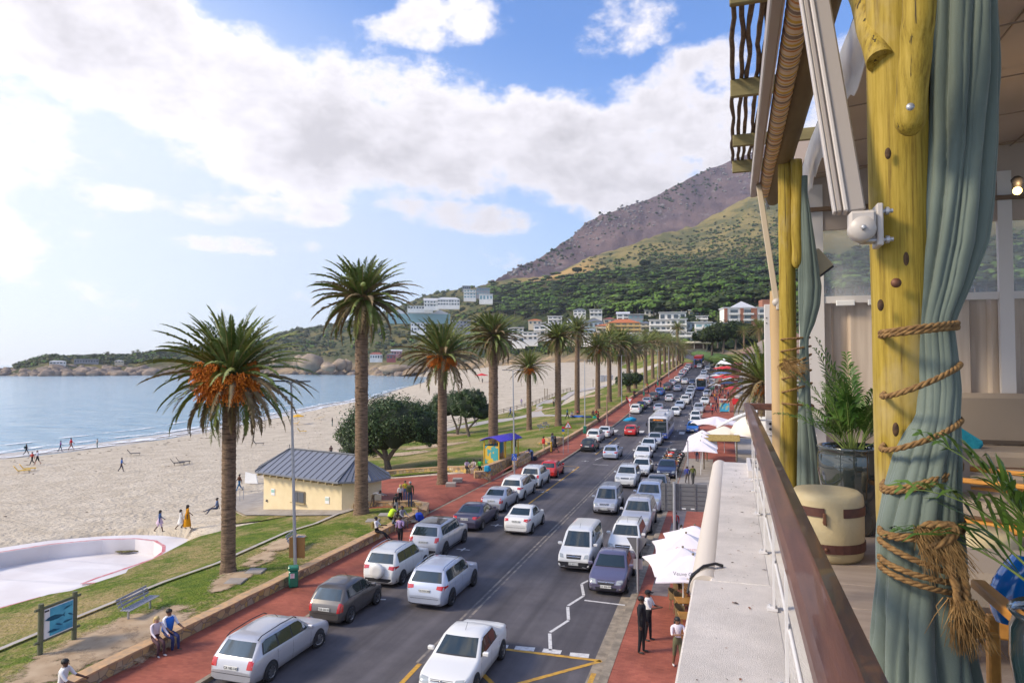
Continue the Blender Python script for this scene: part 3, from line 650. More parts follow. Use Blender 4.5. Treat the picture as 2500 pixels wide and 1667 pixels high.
def build_hills():
    cols=frange(-150,900,12)+frange(906,1920,6)+frange(1935,2650,25)
    rows=[]; 
    for k,n in enumerate(NS):
        for i in range(n): rows.append(k+i/n)
    rows.append(8.0); vs=[];fs=[];Z=[]
    for w in rows:
        for px in cols:
            p=hillpt(px,w); 
            if w==0: p.z-=3
            vs.append(p); Z.append((w,px))
    W=len(cols)
    for j in range(len(rows)-1):
        for i in range(W-1): fs.append((j*W+i,j*W+i+1,(j+1)*W+i+1,(j+1)*W+i))
    b=MB(); b.add(vs,fs,0,True)
    m=M('hill_mat',(.1,.1,.05),.95,coord='Pos',bump=1,bs=.12,bd=8,spec=.1); N,L,bs=nodes(m); N['Bump'].inputs['Distance'].default_value=4
    at_=N.new('ShaderNodeVertexColor'); at_.layer_name='zone'; sp=N.new('ShaderNodeSeparateColor'); L.new(at_.outputs[0],sp.inputs[0])
    pos=N.new('ShaderNodeNewGeometry').outputs['Position']
    def nz(s,d=6,r=.6,st=None):
        n=N.new('ShaderNodeTexNoise'); n.inputs['Scale'].default_value=s; n.inputs['Detail'].default_value=d; n.inputs['Roughness'].default_value=r; L.new(pos,n.inputs['Vector']); return n.outputs[0]
    def mr(x,a,c,e=0,f=1):
        n=N.new('ShaderNodeMapRange'); n.inputs[1].default_value=a; n.inputs[2].default_value=c; n.inputs[3].default_value=e; n.inputs[4].default_value=f; L.new(x,n.inputs[0]); return n.outputs[0]
    def ma(op,a,c):
        n=N.new('ShaderNodeMath'); n.operation=op
        for i,v in enumerate((a,c)):
            if isinstance(v,(int,float)): n.inputs[i].default_value=v
            else: L.new(v,n.inputs[i])
        return n.outputs[0]
    def mix(f,a,c):
        x=N.new('ShaderNodeMix'); x.data_type='RGBA'; L.new(f,x.inputs[0])
        for i,v in ((6,a),(7,c)):
            if isinstance(v,tuple): x.inputs[i].default_value=(*v,1)
            else: L.new(v,x.inputs[i])
        return x.outputs[2]
    zone=ma('ADD',sp.outputs[0],ma('MULTIPLY',ma('SUBTRACT',nz(.006),.5),.16)) # zone = w/8
    shrub=mix(mr(nz(.05,8,.7),.42,.6),(.045,.062,.02),(.13,.12,.05))
    forest=mix(mr(nz(.03,8,.7),.4,.6),(.03,.045,.014),(.07,.075,.025))
    gold=mix(mr(nz(.012,9,.68),.45,.57),(.26,.205,.075),(.115,.115,.045))
    gold=mix(sp.outputs[2],gold,(.42,.27,.10))
    purple=mix(mr(nz(.01,9,.65),.38,.62),(.095,.068,.078),(.185,.125,.115))
    rock=mix(mr(nz(.03,9,.75),.60,.68),purple,(.27,.25,.23))
    c=mix(mr(zone,.22,.27),shrub,forest); c=mix(mr(zone,.46,.53),c,gold); c=mix(mr(sp.outputs[0],.68,.72),c,rock)
    c=mix(sp.outputs[1],c,mix(mr(nz(.02,8,.7),.48,.6),shrub,(.17,.14,.05)))
    sandc=mix(mr(nz(.05,8,.7),.4,.6),(.36,.26,.16),(.16,.13,.09))
    c=mix(mr(zone,.10,.05),c,sandc)
    L.new(c,bs.inputs['Base Color'])
    o=b.build('hills',m); o['kind']='structure'
    ca=o.data.color_attributes.new('zone','FLOAT_COLOR','POINT')
    for i,(w,px) in enumerate(Z):
        left=1.0 if px<1185 else max(0,1-(px-1185)/40)
        gp=max(0,1-abs(px-1370)/110)*max(0,1-abs(w-4.35)/.75)
        ca.data[i].color=(w/8,left if w<6 else 0,min(1,gp*2.2),1)
build_hills()
# vegetation masses
RND=random.Random(11)
def tuft(b,c,rx,rz,n,s,mi=0,flat=.5):
    for _ in range(n):
        a=RND.uniform(0,2*PI); u=RND.uniform(-.35,1); rr=math.sqrt(max(0,1-u*u))*RND.uniform(.75,1.05)
        p=Vector((c.x+rx*rr*math.cos(a),c.y+rx*rr*math.sin(a),c.z+rz*u))
        nn=Vector((rr*math.cos(a)*flat,rr*math.sin(a)*flat,u+.3+RND.uniform(-.3,.3))).normalized(); t=nn.cross(Vector((RND.uniform(-1,1),RND.uniform(-1,1),RND.uniform(-1,1)))).normalized(); w=nn.cross(t)
        k=s*RND.uniform(.6,1.3); b.add([p+t*k,p+w*k*.8,p-t*k,p-w*k*.8],[(0,1,2,3)],mi)
def leafmat(name,c1,c2,vs=.2,coord='Pos'):
    m=M(name,c1,.8,col2=c2,vs=vs,vd=5,coord=coord,spec=.2); return m
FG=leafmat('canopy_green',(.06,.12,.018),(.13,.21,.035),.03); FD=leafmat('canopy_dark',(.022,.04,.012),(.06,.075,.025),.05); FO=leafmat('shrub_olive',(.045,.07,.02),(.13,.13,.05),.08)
TR=M('far_trunk',(.16,.12,.09),.9)
def forest():
    b=MB()
    for i in range(2300):
        px=RND.uniform(1190,1935) if i<1700 else RND.uniform(1935,2600); w=RND.uniform(1.9,4.02)
        if px<1400 and w<2.4: continue
        if w>3.85 and px<1500 and RND.random()<.6: continue
        p=hillpt(px,w); d=lay(min(int(w),7),px)[0]; r=RND.uniform(5,9.5); hh=RND.uniform(6,11); mi=0 if RND.random()<.62 else 1
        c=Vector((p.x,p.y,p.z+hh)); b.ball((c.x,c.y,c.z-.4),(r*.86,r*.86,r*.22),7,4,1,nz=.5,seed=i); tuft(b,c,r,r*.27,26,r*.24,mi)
        if RND.random()<.6: b.tube([p,c],[.5,.35],4,2)
    o=b.build('pine_forest',[FG,FD,TR]); tag(o,'dense umbrella pine forest covering the lower mountain slope behind the village','forest',kind='stuff')
    b=MB()
    for i in range(2600):
        px=RND.uniform(40,1200); w=RND.uniform(.9,4.05)
        if px<600 and w<1.3: continue
        if 640<px<735 and w<2.2 and RND.random()<.8: continue
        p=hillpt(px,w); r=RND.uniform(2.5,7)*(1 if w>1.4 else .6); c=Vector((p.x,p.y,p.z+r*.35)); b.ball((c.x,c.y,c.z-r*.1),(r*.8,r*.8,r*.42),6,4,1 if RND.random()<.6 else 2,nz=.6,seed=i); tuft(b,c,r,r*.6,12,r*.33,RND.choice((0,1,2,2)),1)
    o=b.build('hillside_shrubs',[FG,FD,FO]); tag(o,'scrub and bushes covering the low hill beyond the bay','shrubs',kind='stuff')
    b=MB()
    for i in range(1900):
        px=RND.uniform(1400,1930); w=RND.triangular(4.0,4.9,4.05)
        if px<1560 and RND.random()<.8: continue
        p=hillpt(px,w); r=RND.uniform(1.8,4.6); c=Vector((p.x,p.y,p.z+r*.35)); b.ball((c.x,c.y,c.z-r*.1),(r*.8,r*.8,r*.42),6,4,1,nz=.6,seed=i); tuft(b,c,r,r*.55,8,r*.33,RND.choice((0,2)),1)
    for i in range(700):
        px=RND.uniform(1240,1920); w=RND.triangular(6.3,7,7); p=hillpt(px,w); r=RND.uniform(2,5.5); b.ball(p+Vector((0,0,1)),(r,r,r*.7),6,4,3 if noise.noise(Vector((px*.012,w*3,2)))>-.05 else 1,nz=.8,seed=i)
    o=b.build('mountain_scrub',[FG,FD,FO,M('far_rock',(.27,.25,.23),.9,col2=(.17,.155,.15),vs=.2,coord='Pos')]); tag(o,'dark scrub and grey outcrops scattered over the upper mountain slope','scrub',kind='stuff')
    b=MB()
    for i in range(520):
        px=RND.uniform(1240,1960); w=RND.uniform(.7,2.1)
        p=hillpt(px,w); r=RND.uniform(2.5,5.5); hh=RND.uniform(2,6); c=Vector((p.x,p.y,p.z+hh*.7)); b.ball((c.x,c.y,c.z),(r*.8,r*.8,r*.6),6,4,1,nz=.6,seed=i); tuft(b,c,r,r*.8,22,r*.25,RND.choice((0,1,2)),1)
    o=b.build('village_greenery',[FG,FD,FO]); tag(o,'garden trees and hedges growing between the village houses','greenery',kind='stuff')
forest()
# rocks
ROCK=M('boulder_rock',(.40,.30,.205),.9,col2=(.25,.19,.14),vs=.12,vd=6,coord='Pos',bump=1,bs=.5)
ROCK2=M('shore_rock',(.34,.25,.18),.9,col2=(.15,.12,.10),vs=.15,vd=6,coord='Pos',bump=1,bs=.4)
def boulder(px,py,wpx,hpx,d,label,sink=.25):
    p=at(px,py,d); s=d/F; rx=wpx*s/2; rz=hpx*s*.62; b=MB()
    b.ball((0,0,rz*(1-sink)*.8),(rx,rx*.8,rz),14,9,nz=.35,seed=px*.1); o=b.build('boulder',ROCK,loc=(p.x,p.y,p.z)); tag(o,label,'boulder','boulders along the bay shore'); return o
for a in [(757,899,62,36,985,'largest rounded granite boulder on the far bay shore'),(732,895,38,28,1000,'smaller rounded boulder leaning on the left of the largest one'),(795,900,26,16,970,'flat boulder just right of the largest boulder'),(803,903,38,15,960,'low pale boulder on sand in front of the others'),(830,900,34,24,975,'upright boulder left of the tall palm trunk'),(848,900,24,24,980,'grey boulder touching the tall palm trunk in view'),(966,909,86,20,880,'long pale rock slab lying on the bay sand'),(1020,905,40,10,880,'low end of the pale slab at the sand edge'),(678,892,44,18,1010,'boulder half hidden by fronds of the nearest palm'),(640,896,40,14,1015,'low boulder behind the nearest palm fronds'),(1112,890,30,12,890,'small rock standing behind the dune sand')]: boulder(*a)
b=MB()
for i in range(520):
    px=RND.uniform(-40,1000); a=lay(0,px); 
    if px>600 and RND.random()<.55: continue
    d=a[0]+RND.uniform(-14,60); p=at(px,900,d); r=RND.uniform(2,9)*(1.25 if 100<px<420 else .75)
    z=-4.3+(d-a[0])*.10; b.ball((p.x,p.y,z+r*.2),(r*RND.uniform(.8,1.5),r,r*RND.uniform(.5,.9)),8,6,nz=.5,seed=i)
o=b.build('shore_rocks',ROCK2); tag(o,'brown rocks heaped along the far shore of the bay','rocks',kind='stuff')
# --- houses
WHT=M('house_white',(.86,.83,.77),.8,col2=(.76,.73,.67),vs=.2,coord='Pos'); CRM=M('house_cream',(.60,.52,.38),.8); YEL=M('house_yellow',(.62,.44,.18),.8); GRY=M('house_grey',(.30,.30,.32),.8); BLU=M('house_blue',(.40,.48,.52),.8)
RED=M('house_red',(.36,.10,.10),.8); BRK=M('house_brick',(.36,.15,.09),.85,col2=(.30,.12,.07),vs=.5,coord='Pos'); RTL=M('roof_tile_orange',(.50,.15,.05),.8); RDK=M('roof_slate',(.13,.14,.16),.7); RWH=M('roof_pale',(.55,.55,.56),.6)
GLZ=M('house_glass',(.055,.075,.09),.1,spec=.8); GLT=M('house_glass_teal',(.20,.34,.36),.15,spec=.8); RDT=M('roof_red',(.33,.10,.07),.8); RBR=M('roof_brown',(.27,.16,.11),.8)
def house(x0,x1,yt,yb,d,label,wall=WHT,roof='flat',rm=None,floors=2,glass=GLZ,rot=0,depth=9,nw=None,cat='house',balc=False):
    s=d/F; W=(x1-x0)*s; Ht=(yb-yt)*s; p=at((x0+x1)/2,yb,d); ang=math.atan2(RGT.y,RGT.x)+R(rot)- math.atan2(((x0+x1)/2-1250)/F,1)
    root=thing('house' if cat=='house' else 'apartment_building',label,cat,(p.x,p.y,p.z),ang,'houses of the village and hillside')
    fh=Ht/floors; wallh=Ht*(.72 if roof in('hip','gable') else 1.0); fh=wallh/floors
    b=MB(); b.box((0,depth/2,wallh/2-2),(W,depth,wallh+4))
    if roof=='flat':
        pass
    b.build('wall',wall,root)
    nw=nw or max(2,int(W/3.2)); g=[]
    for f in range(floors):
        seg=W/nw
        for i in range(nw):
            ww=seg*RND.uniform(.4,.72); hh=fh*RND.uniform(.36,.55)
            q=MB(); q.box(((i+.5)*seg-W/2,-.06,f*fh+fh*.5),(ww,.22,hh)); q.build('window',glass,root)
        if balc or (f and RND.random()<.6): 
            q=MB(); q.box((0,-.75,f*fh+.0),(W*1.02,1.4,.22)); q.box((0,-1.42,f*fh+.5),(W*1.02,.06,.8)); q.build('balcony',wall,root)
    # side windows seen when the house is turned
    for f in range(floors):
        q=MB(); q.box(((-W/2-.02) if x0>1250 else (W/2+.02),depth*.5,f*fh+fh*.5),(.2,depth*.45,fh*.5)); q.build('window',glass,root)
    rm=rm or (RWH if roof=='flat' else RTL); q=MB()
    if roof=='flat':
        q.box((0,depth/2-.3,wallh+.18),(W+1.2,depth+1.6,.36))
    elif roof=='hip':
        e=.6; rh=Ht-wallh; k=min(W,depth)*.45
        vs=[(-W/2-e,-e,wallh),(W/2+e,-e,wallh),(W/2+e,depth+e,wallh),(-W/2-e,depth+e,wallh),(-W/2+k,depth/2,wallh+rh),(W/2-k,depth/2,wallh+rh)]
        q.add(vs,[(0,1,5,4),(1,2,5),(2,3,4,5),(3,0,4),(3,2,1,0)])
    elif roof=='gable':
        e=.6; rh=Ht-wallh; vs=[(-W/2-e,-e,wallh),(W/2+e,-e,wallh),(W/2+e,depth+e,wallh),(-W/2-e,depth+e,wallh),(-W/2-e,depth/2,wallh+rh),(W/2+e,depth/2,wallh+rh)]
        q.add(vs,[(0,1,5,4),(1,2,5),(2,3,4,5),(3,0,4),(3,2,1,0)])
    elif roof=='mono':
        vs=[(-W/2-.5,-1,wallh+.3),(W/2+.5,-1,wallh+2.4),(W/2+.5,depth,wallh+2.4),(-W/2-.5,depth,wallh+.3)]; q.slab(vs,(0,0,1),.3); q.prism([(-W/2,0),(W/2,0),(W/2,.2),(-W/2,.2)],wallh,wallh+.4)
    q.build('roof',rm,root); return root
house(1276,1313,811,830,470,'low white house at the left end of the village row',floors=2)
house(1303,1332,794,818,480,'white house with a sloping sunroom roof in the village',roof='mono',rm=RWH)
house(1334,1362,792,818,475,'white house with a second slanted roof canopy',roof='mono',rm=RWH)
house(1362,1398,794,817,480,'cream white block between slanted roofs and grey hip roof',wall=CRM)
house(1384,1428,773,798,500,'pale house under a broad grey hipped roof',roof='hip',rm=RDK,floors=1,depth=14)
house(1426,1472,774,816,470,'pale blue house with dark grey hipped roof left of the orange roofed villa',wall=BLU,roof='hip',rm=RDK,floors=2,depth=14)
house(1473,1504,774,790,480,'house under a bright red tiled roof behind the orange villa',wall=CRM,roof='hip',rm=RDT,floors=1)
house(1486,1563,777,815,415,'yellow three storey villa with bright orange tiled roof',wall=YEL,roof='hip',rm=RTL,floors=3,depth=14,balc=True,rot=8)
house(1506,1536,760,782,500,'white gabled house with glazed front above the orange villa',wall=WHT,roof='gable',rm=RWH,floors=2)
house(1534,1571,768,790,480,'grey glass fronted house right of the gabled white one',wall=GRY,floors=2,glass=GLT)
house(1564,1590,783,806,440,'beige two storey house squeezed beside the orange villa',wall=CRM,floors=2,roof='hip',rm=RDK)
house(1586,1640,781,822,400,'broad white modern house with recessed balconies',floors=3,balc=True,depth=12)
house(1636,1676,779,824,395,'white stepped modern house right of the broad balconied one',floors=3,depth=12)
house(1610,1674,763,782,440,'white flat roofed house with dark glass band on the upper terrace',floors=1,balc=True,nw=4)
house(1636,1676,750,764,500,'brown tiled roof house among trees above the terrace',wall=CRM,roof='hip',rm=RBR,floors=1)
house(1676,1700,787,822,400,'plain light grey block beside the teal glass house',wall=BLU,floors=2)
house(1697,1737,787,834,380,'white modern house with teal glass storeys',floors=3,glass=GLT,balc=True,depth=12)
house(1736,1772,789,832,380,'right wing of the modern house with dark glass and blue lower storey',floors=3,glass=GLZ,balc=True)
house(1682,1720,757,776,470,'beige house with ochre side wall above the glass house',wall=CRM,floors=1)
house(1720,1770,743,758,500,'long white flat roofed house high in the village',floors=1)
house(1732,1762,751,772,480,'dark grey boxy house with balcony rails',wall=GRY,floors=2)
house(1449,1490,812,832,370,'low yellow house behind the palm crowns',wall=YEL,floors=1)
house(1489,1526,810,830,375,'low house with orange lean-to roof below the villa',wall=WHT,roof='hip',rm=RTL,floors=1)
house(1526,1585,814,838,360,'long white modern house just above the palm avenue',floors=1,glass=GLT,depth=12)
house(1804,1890,722,748,560,'blue grey glazed block on the hillside beside the awning arm',wall=BLU,floors=2,balc=True)
house(1782,1880,706,722,620,'long pale sloping roof high above the apartment block',wall=WHT,roof='mono',rm=RWH,floors=1)
FW=['white two storey house','cream house with shaded terrace','pale flat roofed villa','small white house with slate roof']
for i,(a0,a1,yt,yb,d) in enumerate([(1240,1278,800,818,520),(1290,1322,778,793,560),(1338,1372,772,788,560),(1400,1430,752,770,580),(1440,1470,756,772,560),(1455,1500,790,808,440),(1574,1612,756,770,520),(1600,1640,822,838,350),(1640,1690,812,832,360),(1676,1712,736,750,560),(1700,1728,772,788,430),(1760,1790,736,752,540),(1250,1282,822,836,470),(1380,1410,812,828,440),(1420,1452,814,830,430)]):
    house(a0,a1,yt,yb,d,FW[i%4]+[' at the far left of the village band',' above the slanted roof houses',' in the upper left row',' among trees over the grey roofs',' above the orange villa to the left',' tucked left under the orange villa',' in the upper middle row',' just above the avenue palms',' over the bend, left of the round terrace',' in the top row near the pines',' in the gap left of the glass house',' beside the long white hill house',' lowest on the left by the sand',' below the grey hipped roof',' below the pale blue house'][i],wall=[WHT,CRM,WHT,WHT][i%4],roof=['flat','hip','flat','hip'][i%4],rm=[None,RTL,None,RDK][i%4],floors=2 if yb-yt>15 else 1)
# brick apartment block
def apartments():
    d=385; s=d/F; x0,x1,yt,yb=1770,1895,752,824; W=(x1-x0)*s; Ht=(yb-yt)*s; p=at((x0+x1)/2,yb,d); ang=YAW-math.atan2(((x0+x1)/2-1250)/F,1)+R(14)
    root=thing('apartment_building','tall white apartment block striped by orange brick columns','apartment building',(p.x,p.y,p.z),ang)
    b=MB(); b.box((0,6,Ht/2-2),(W,12,Ht+4)); b.build('wall',WHT,root)
    for x in (-.47,-.16,.07,.40): q=MB(); q.box((x*W,-.3,Ht/2),(W*(.06 if x!=.07 else .11),.9,Ht)); q.build('brick_column',BRK,root)
    for f in range(5):
        z=(f+.5)*Ht/5
        for x in (-.31,-.04,.25): q=MB(); q.box((x*W,-.1,z),(W*.14,.4,Ht/5*.5)); q.build('window',GLZ,root); q=MB(); q.box((x*W,-.7,z-Ht/10),(W*.2,1.2,.9)); q.build('balcony',WHT,root)
    q=MB(); q.box((0,6,Ht+.3),(W+1,13,.6)); q.add([(-W*.35,0,Ht+.6),(W*.1,0,Ht+.6),(W*.1,12,Ht+.6),(-W*.35,12,Ht+.6),(-W*.12,6,Ht+4.5)],[(0,1,4),(1,2,4),(2,3,4),(3,0,4)]); q.build('roof',RWH,root)
    q=MB(); q.box((W*.38,7,Ht+2.6),(W*.24,8,5)); q.build('lift_tower',BRK,root)
apartments()
# round restaurant terrace at the road bend
def roundhouse():
    d=330; p=at(1690,866,d); root=thing('round_building','round beige building with a deep shaded opening at the road bend','building',tuple(p),0)
    b=MB(); b.lathe([(6.5,-2),(7,2.6),(7.2,2.7)],28); b.build('wall',CRM,root); b=MB(); b.lathe([(6.2,2.7),(6.2,5.2)],28); b.build('window',M('deep_shade',(.12,.07,.05),.8),root)  # dark brown drum paints the shade inside the opening, no glazing here
    b=MB(); b.lathe([(0.01,5.2),(8.6,5.2),(8.6,6.2),(0.01,6.4)],28); b.build('roof',CRM,root)
    for k in range(9):
        a=k/9*2*PI; q=MB(); q.box((6.9*math.cos(a),6.9*math.sin(a),4),(.4,.4,2.6)); q.build('column',CRM,root)
roundhouse()
# hillside houses
for a in [(1035,1072,727,749,800,'white gabled mansion on the left of the hillside row',WHT,'gable',RWH,2),(1068,1122,725,746,800,'wide white villa with arcades beside the gabled mansion',WHT,'hip',RWH,2),(1132,1162,707,728,850,'pale terraced house left of the blue glass house',WHT,'flat',None,3),(1163,1196,703,721,850,'hillside house with blue glass upper storeys',GRY,'flat',None,2),(1170,1203,718,734,780,'white block below the blue glass house',WHT,'flat',None,1),(1129,1149,698,706,1100,'small house under a tiny crane on the ridge',GRY,'flat',None,1),(995,1057,747,755,820,'long low white retaining house below the mansions',WHT,'flat',None,1),(1003,1040,788,808,760,'white house half hidden by the third palm crown',WHT,'flat',None,2),(1105,1148,783,806,700,'grey terraced flats between two palm crowns',GRY,'flat',None,3),(903,933,860,877,900,'white beach cottage with a dark red roof',WHT,'hip',RDT,1),(944,966,862,877,900,'deep red beach bungalow under a grey roof',RED,'hip',RDK,1),(955,981,853,866,925,'pink gabled cottage above the red bungalow',M('house_pink',(.55,.30,.30),.8),'gable',RWH,1),(124,158,880,889,925,'low white tent roofed pavilion on the headland',WHT,'hip',RWH,1),(185,236,877,886,960,'long grey bungalow on the headland',GRY,'flat',None,1),(281,301,879,885,960,'small pale roofed hut near the headland rocks',CRM,'hip',RWH,1)]:
    house(*a[:6],wall=a[6],roof=a[7],rm=a[8],floors=a[9],glass=GLT if 'blue' in a[5] else GLZ)
def shed():
    d=830; s=d/F; p=at(1024,784,d); root=thing('greenhouse_hall','long hall with pale glass roofs on the hillside','hall',tuple(p),YAW+.1)
    W=150*s; b=MB(); b.box((0,12,3),(W,24,12)); b.build('wall',GLT,root)
    b=MB()
    for i in range(3): 
        x0=-W/2+i*W/3; b.add([(x0,0,9),(x0+W/3,0,9),(x0+W/3,24,9),(x0,24,9),(x0+W/6,0,14),(x0+W/6,24,14)],[(0,1,4),(1,2,5,4),(2,3,5),(3,0,4,5)])
    b.build('roof',RWH,root)
shed()
# ================================================================= PALMS AND TREES
PG=M('palm_leaf',(.070,.125,.016),.55,col2=(.18,.21,.038),vs=1.3,vd=3,lo=.3,hi=.7,spec=.45)
PB=M('palm_leaf_dry',(.23,.16,.075),.7,col2=(.12,.085,.04),vs=2.5)
PR=M('palm_rachis',(.24,.20,.06),.6)
PF=M('palm_fruit',(.80,.25,.012),.6,col2=(.58,.15,.01),vs=9,vd=3)
def trunkmat():
    m=M('palm_trunk',(.15,.105,.075),.95,bump=1,bs=9,bd=5); N,L,b=nodes(m); tc=N.new('ShaderNodeTexCoord').outputs['Object']
    mp=N.new('ShaderNodeMapping'); mp.inputs['Scale'].default_value=(1,1,6); L.new(tc,mp.inputs[0])
    n=N.new('ShaderNodeTexNoise'); n.inputs['Scale'].default_value=2.2; n.inputs['Detail'].default_value=8; n.inputs['Roughness'].default_value=.7; L.new(mp.outputs[0],n.inputs['Vector'])
    cr=N.new('ShaderNodeValToRGB'); e=cr.color_ramp.elements; e[0].position=.35; e[0].color=(.055,.035,.022,1); e[1].position=.66; e[1].color=(.29,.19,.12,1); L.new(n.outputs[0],cr.inputs[0]); L.new(cr.outputs[0],b.inputs['Base Color'])
    N['Bump'].inputs['Distance'].default_value=.05; return m
PT=trunkmat()
def frond(b,rnd,base,az,el0,L,droop,segs=12,nl=34,lw=.045,ll=.52,mi=0,twist=0):
    # arching rachis
    pts=[];p=Vector(base); e=el0; ds=L/segs
    for i in range(segs+1):
        pts.append(p.copy()); d=Vector((math.cos(e)*math.cos(az),math.cos(e)*math.sin(az),math.sin(e))); p=p+d*ds
        e-=droop*(.35+1.3*i/segs)/segs
    b.tube(pts,[.045*(1-.85*i/segs) for i in range(segs+1)],4,2,cap=False)
    for k in range(nl):
        t=.10+.90*k/(nl-1); f=t*segs; i=min(int(f),segs-1); q=pts[i].lerp(pts[i+1],f-i); T=(pts[i+1]-pts[i]).normalized()
        S=T.cross(Vector((0,0,1))); S=S.normalized() if S.length>.05 else Vector((-math.sin(az),math.cos(az),0)); U=S.cross(T)
        l=ll*math.sin(PI*min(1,.22+.80*t))**.6*(1-.35*t)*rnd.uniform(.85,1.12)
        for s in (-1,1):
            a=R(rnd.uniform(34,56)); v=(T*math.cos(a)+S*s*math.sin(a)+U*rnd.uniform(.05,.45)).normalized()
            tip=q+v*l-Vector((0,0,1))*l*rnd.uniform(.05,.28); wv=(T*.8+U*.6*s).normalized()*lw
            mid=q+v*l*.5+Vector((0,0,.01)); b.add([q-wv*.5,mid-wv,tip,mid+wv,q+wv*.5],[(0,1,2,3,4)],mi)
def crown_mesh(name,seed,L=3.9,n=92,up=1.0,fruit=True,dry=.12,nl=36,low=-.75):
    rnd=random.Random(seed); b=MB()
    for i in range(n):
        u=(i+.5)/n; az=i*2.39996+rnd.uniform(-.25,.25); el=lerp(low,1.48*up,u**.70)+rnd.uniform(-.12,.12)
        Lk=L*(.82+.22*math.sin(PI*min(1,u*1.1)))*rnd.uniform(.85,1.1); dr=lerp(.75,1.15,1-u)*rnd.uniform(.7,1.2)
        if u>.8: Lk*=1.0
        mi=1 if (u<dry*2 and rnd.random()<.6) else 0
        frond(b,rnd,(.22*math.cos(az),.22*math.sin(az),.3*u),az,el,Lk,dr,nl=nl,mi=mi)
    b.lathe([(.42,-.9),(.5,-.4),(.36,.1),(.12,.5)],10,mi=1)
    me=b.mesh(name,[PG,PB,PR]); return me
def fruit_mesh(seed,r=.8):
    rnd=random.Random(seed); b=MB()
    for k in range(130):
        a=rnd.gauss(0,.45); e=rnd.uniform(-.5,.35); l=r*rnd.uniform(.8,1.3)
        d=Vector((math.cos(e)*math.cos(a),math.cos(e)*math.sin(a),math.sin(e))); p=d*l; q=p+Vector((0,0,-.3*r))+d*.2*r
        b.tube([(0,0,0),p,q],[.012,.018,.022],3,0,cap=False)
        for j in range(4): c=p.lerp(q,j/3); b.ball(c+Vector((rnd.uniform(-.07,.07),rnd.uniform(-.07,.07),rnd.uniform(-.05,.05))),.035,4,3,0)
    return b.mesh('fruit_cluster',[PF])
def trunk_mesh(name,H_,r0,r1,seed,shag=0,n=18):
    rnd=random.Random(seed); b=MB(); rings=[]; k=int(H_/.11); lean=rnd.uniform(-.012,.012)
    for i in range(k+1):
        t=i/k; z=t*H_; r=lerp(r0,r1,min(1,t*1.3)); 
        if t<.09: r*=1+.30*(1-t/.09)**2
        if t>.9: r*=1+.12*(t-.9)/.1
        r*= 1+ (.045 if i%2 else -.02)+.05*shag*(t>.55)
        rings.append([Vector((r*(1+.05*noise.noise(Vector((j*1.3,z*3,seed))))*math.cos(2*PI*j/n)+lean*z,r*(1+.05*noise.noise(Vector((j*1.7,z*3,seed+4))))*math.sin(2*PI*j/n)+.0,z-.15)) for j in range(n)])
    b.loft(rings,sm=True,cap=True)
    for i in range(int(260*shag)):  # old leaf bases
        a=rnd.uniform(0,2*PI); z=rnd.uniform(.5,1)*H_; r=lerp(r0,r1,z/H_)*1.0; p=Vector((r*math.cos(a)+lean*z,r*math.sin(a),z)); b.add([p+Vector((0,0,-.1)),p+Vector((math.cos(a)*.08,math.sin(a)*.08,.06)),p+Vector((-math.sin(a)*.1,math.cos(a)*.1,.02)),p+Vector((math.sin(a)*.1,-math.cos(a)*.1,.02))],[(0,3,1,2)])
    return b.mesh(name,[PT])
CR=[crown_mesh('crown',1,4.0,130,1.0,low=-1.3,nl=44,dry=.2),crown_mesh('crown',2,3.3,110,.95,dry=.3,low=-1.25,nl=34),crown_mesh('crown',3,3.7,80,1.0,dry=.25,low=-1.1,nl=32),crown_mesh('crown',4,3.6,84,1.0,dry=.3,low=-1.2,nl=26)]
LOW=crown_mesh('crown',5,3.7,64,1.0,dry=.3,low=-1.2,nl=16)
FR=[fruit_mesh(1,1.0),fruit_mesh(2,.8)]
TRK={}
def palm(bx,by,cyp,ci,label,cs=1.0,r0=.47,r1=.40,shag=0,fruit=(),n=18,rz=None,base=None,group='date palms along the promenade lawn',low=False,fs=1.0):
    p=base if base else G(bx,by); d=(p-CAML).dot(FWD); zt=H+(HOR-cyp)*d/F; Ht=zt-p.z-.35
    root=thing('palm_tree',label,'palm tree',tuple(p),0,group)
    key=(round(Ht*2),r0,shag); 
    if key not in TRK: TRK[key]=trunk_mesh('trunk',round(Ht*2)/2,r0,r1,len(TRK)*3+1,shag,n)
    o=bpy.data.objects.new('trunk',TRK[key]); COL.objects.link(o); o.parent=root; o.scale=(1,1,Ht/(round(Ht*2)/2))
    c=bpy.data.objects.new('crown',LOW if low else CR[ci]); COL.objects.link(c); c.parent=root; c.location=(0,0,Ht); c.rotation_euler=(0,0,rz if rz is not None else bx*.7); c.scale=(cs,)*3
    face=math.atan2(-p.y,-p.x)
    for i,(da,dz,s) in enumerate(fruit):
        f=bpy.data.objects.new('fruit_cluster',FR[i%2]); COL.objects.link(f); f.parent=root; a=face+da; f.location=(.25*math.cos(a),.25*math.sin(a),Ht+dz); f.rotation_euler=(0,0,a); f.scale=(s,)*3
    return root
palm(557,1398,905,0,'nearest palm tree, with large orange fruit bunches, left of the lamp post',.96,.33,.31,0,[(.1,-.1,1.2),(.75,-.25,1.15),(-.95,.35,1.15),(1.5,.5,.9),(-.45,-.25,1.1),(-.8,-.2,.9)],rz=.6)
palm(882,1255,722,1,'tallest palm tree with a shaggy trunk, standing by the kiosk',1.12,.45,.39,1,rz=2.1)
palm(1080,1182,862,2,'palm with orange fruit at the plaza corner, third from the left',1.1,.42,.36,0,[(.2,-.4,.85),(.9,-.2,.9),(-.8,-.1,.85)],rz=.4)
palm(1204,1115,818,1,'fourth palm, thick trunked with a round fruitless crown, past the plaza',1.12,.55,.46,.6,rz=.2)
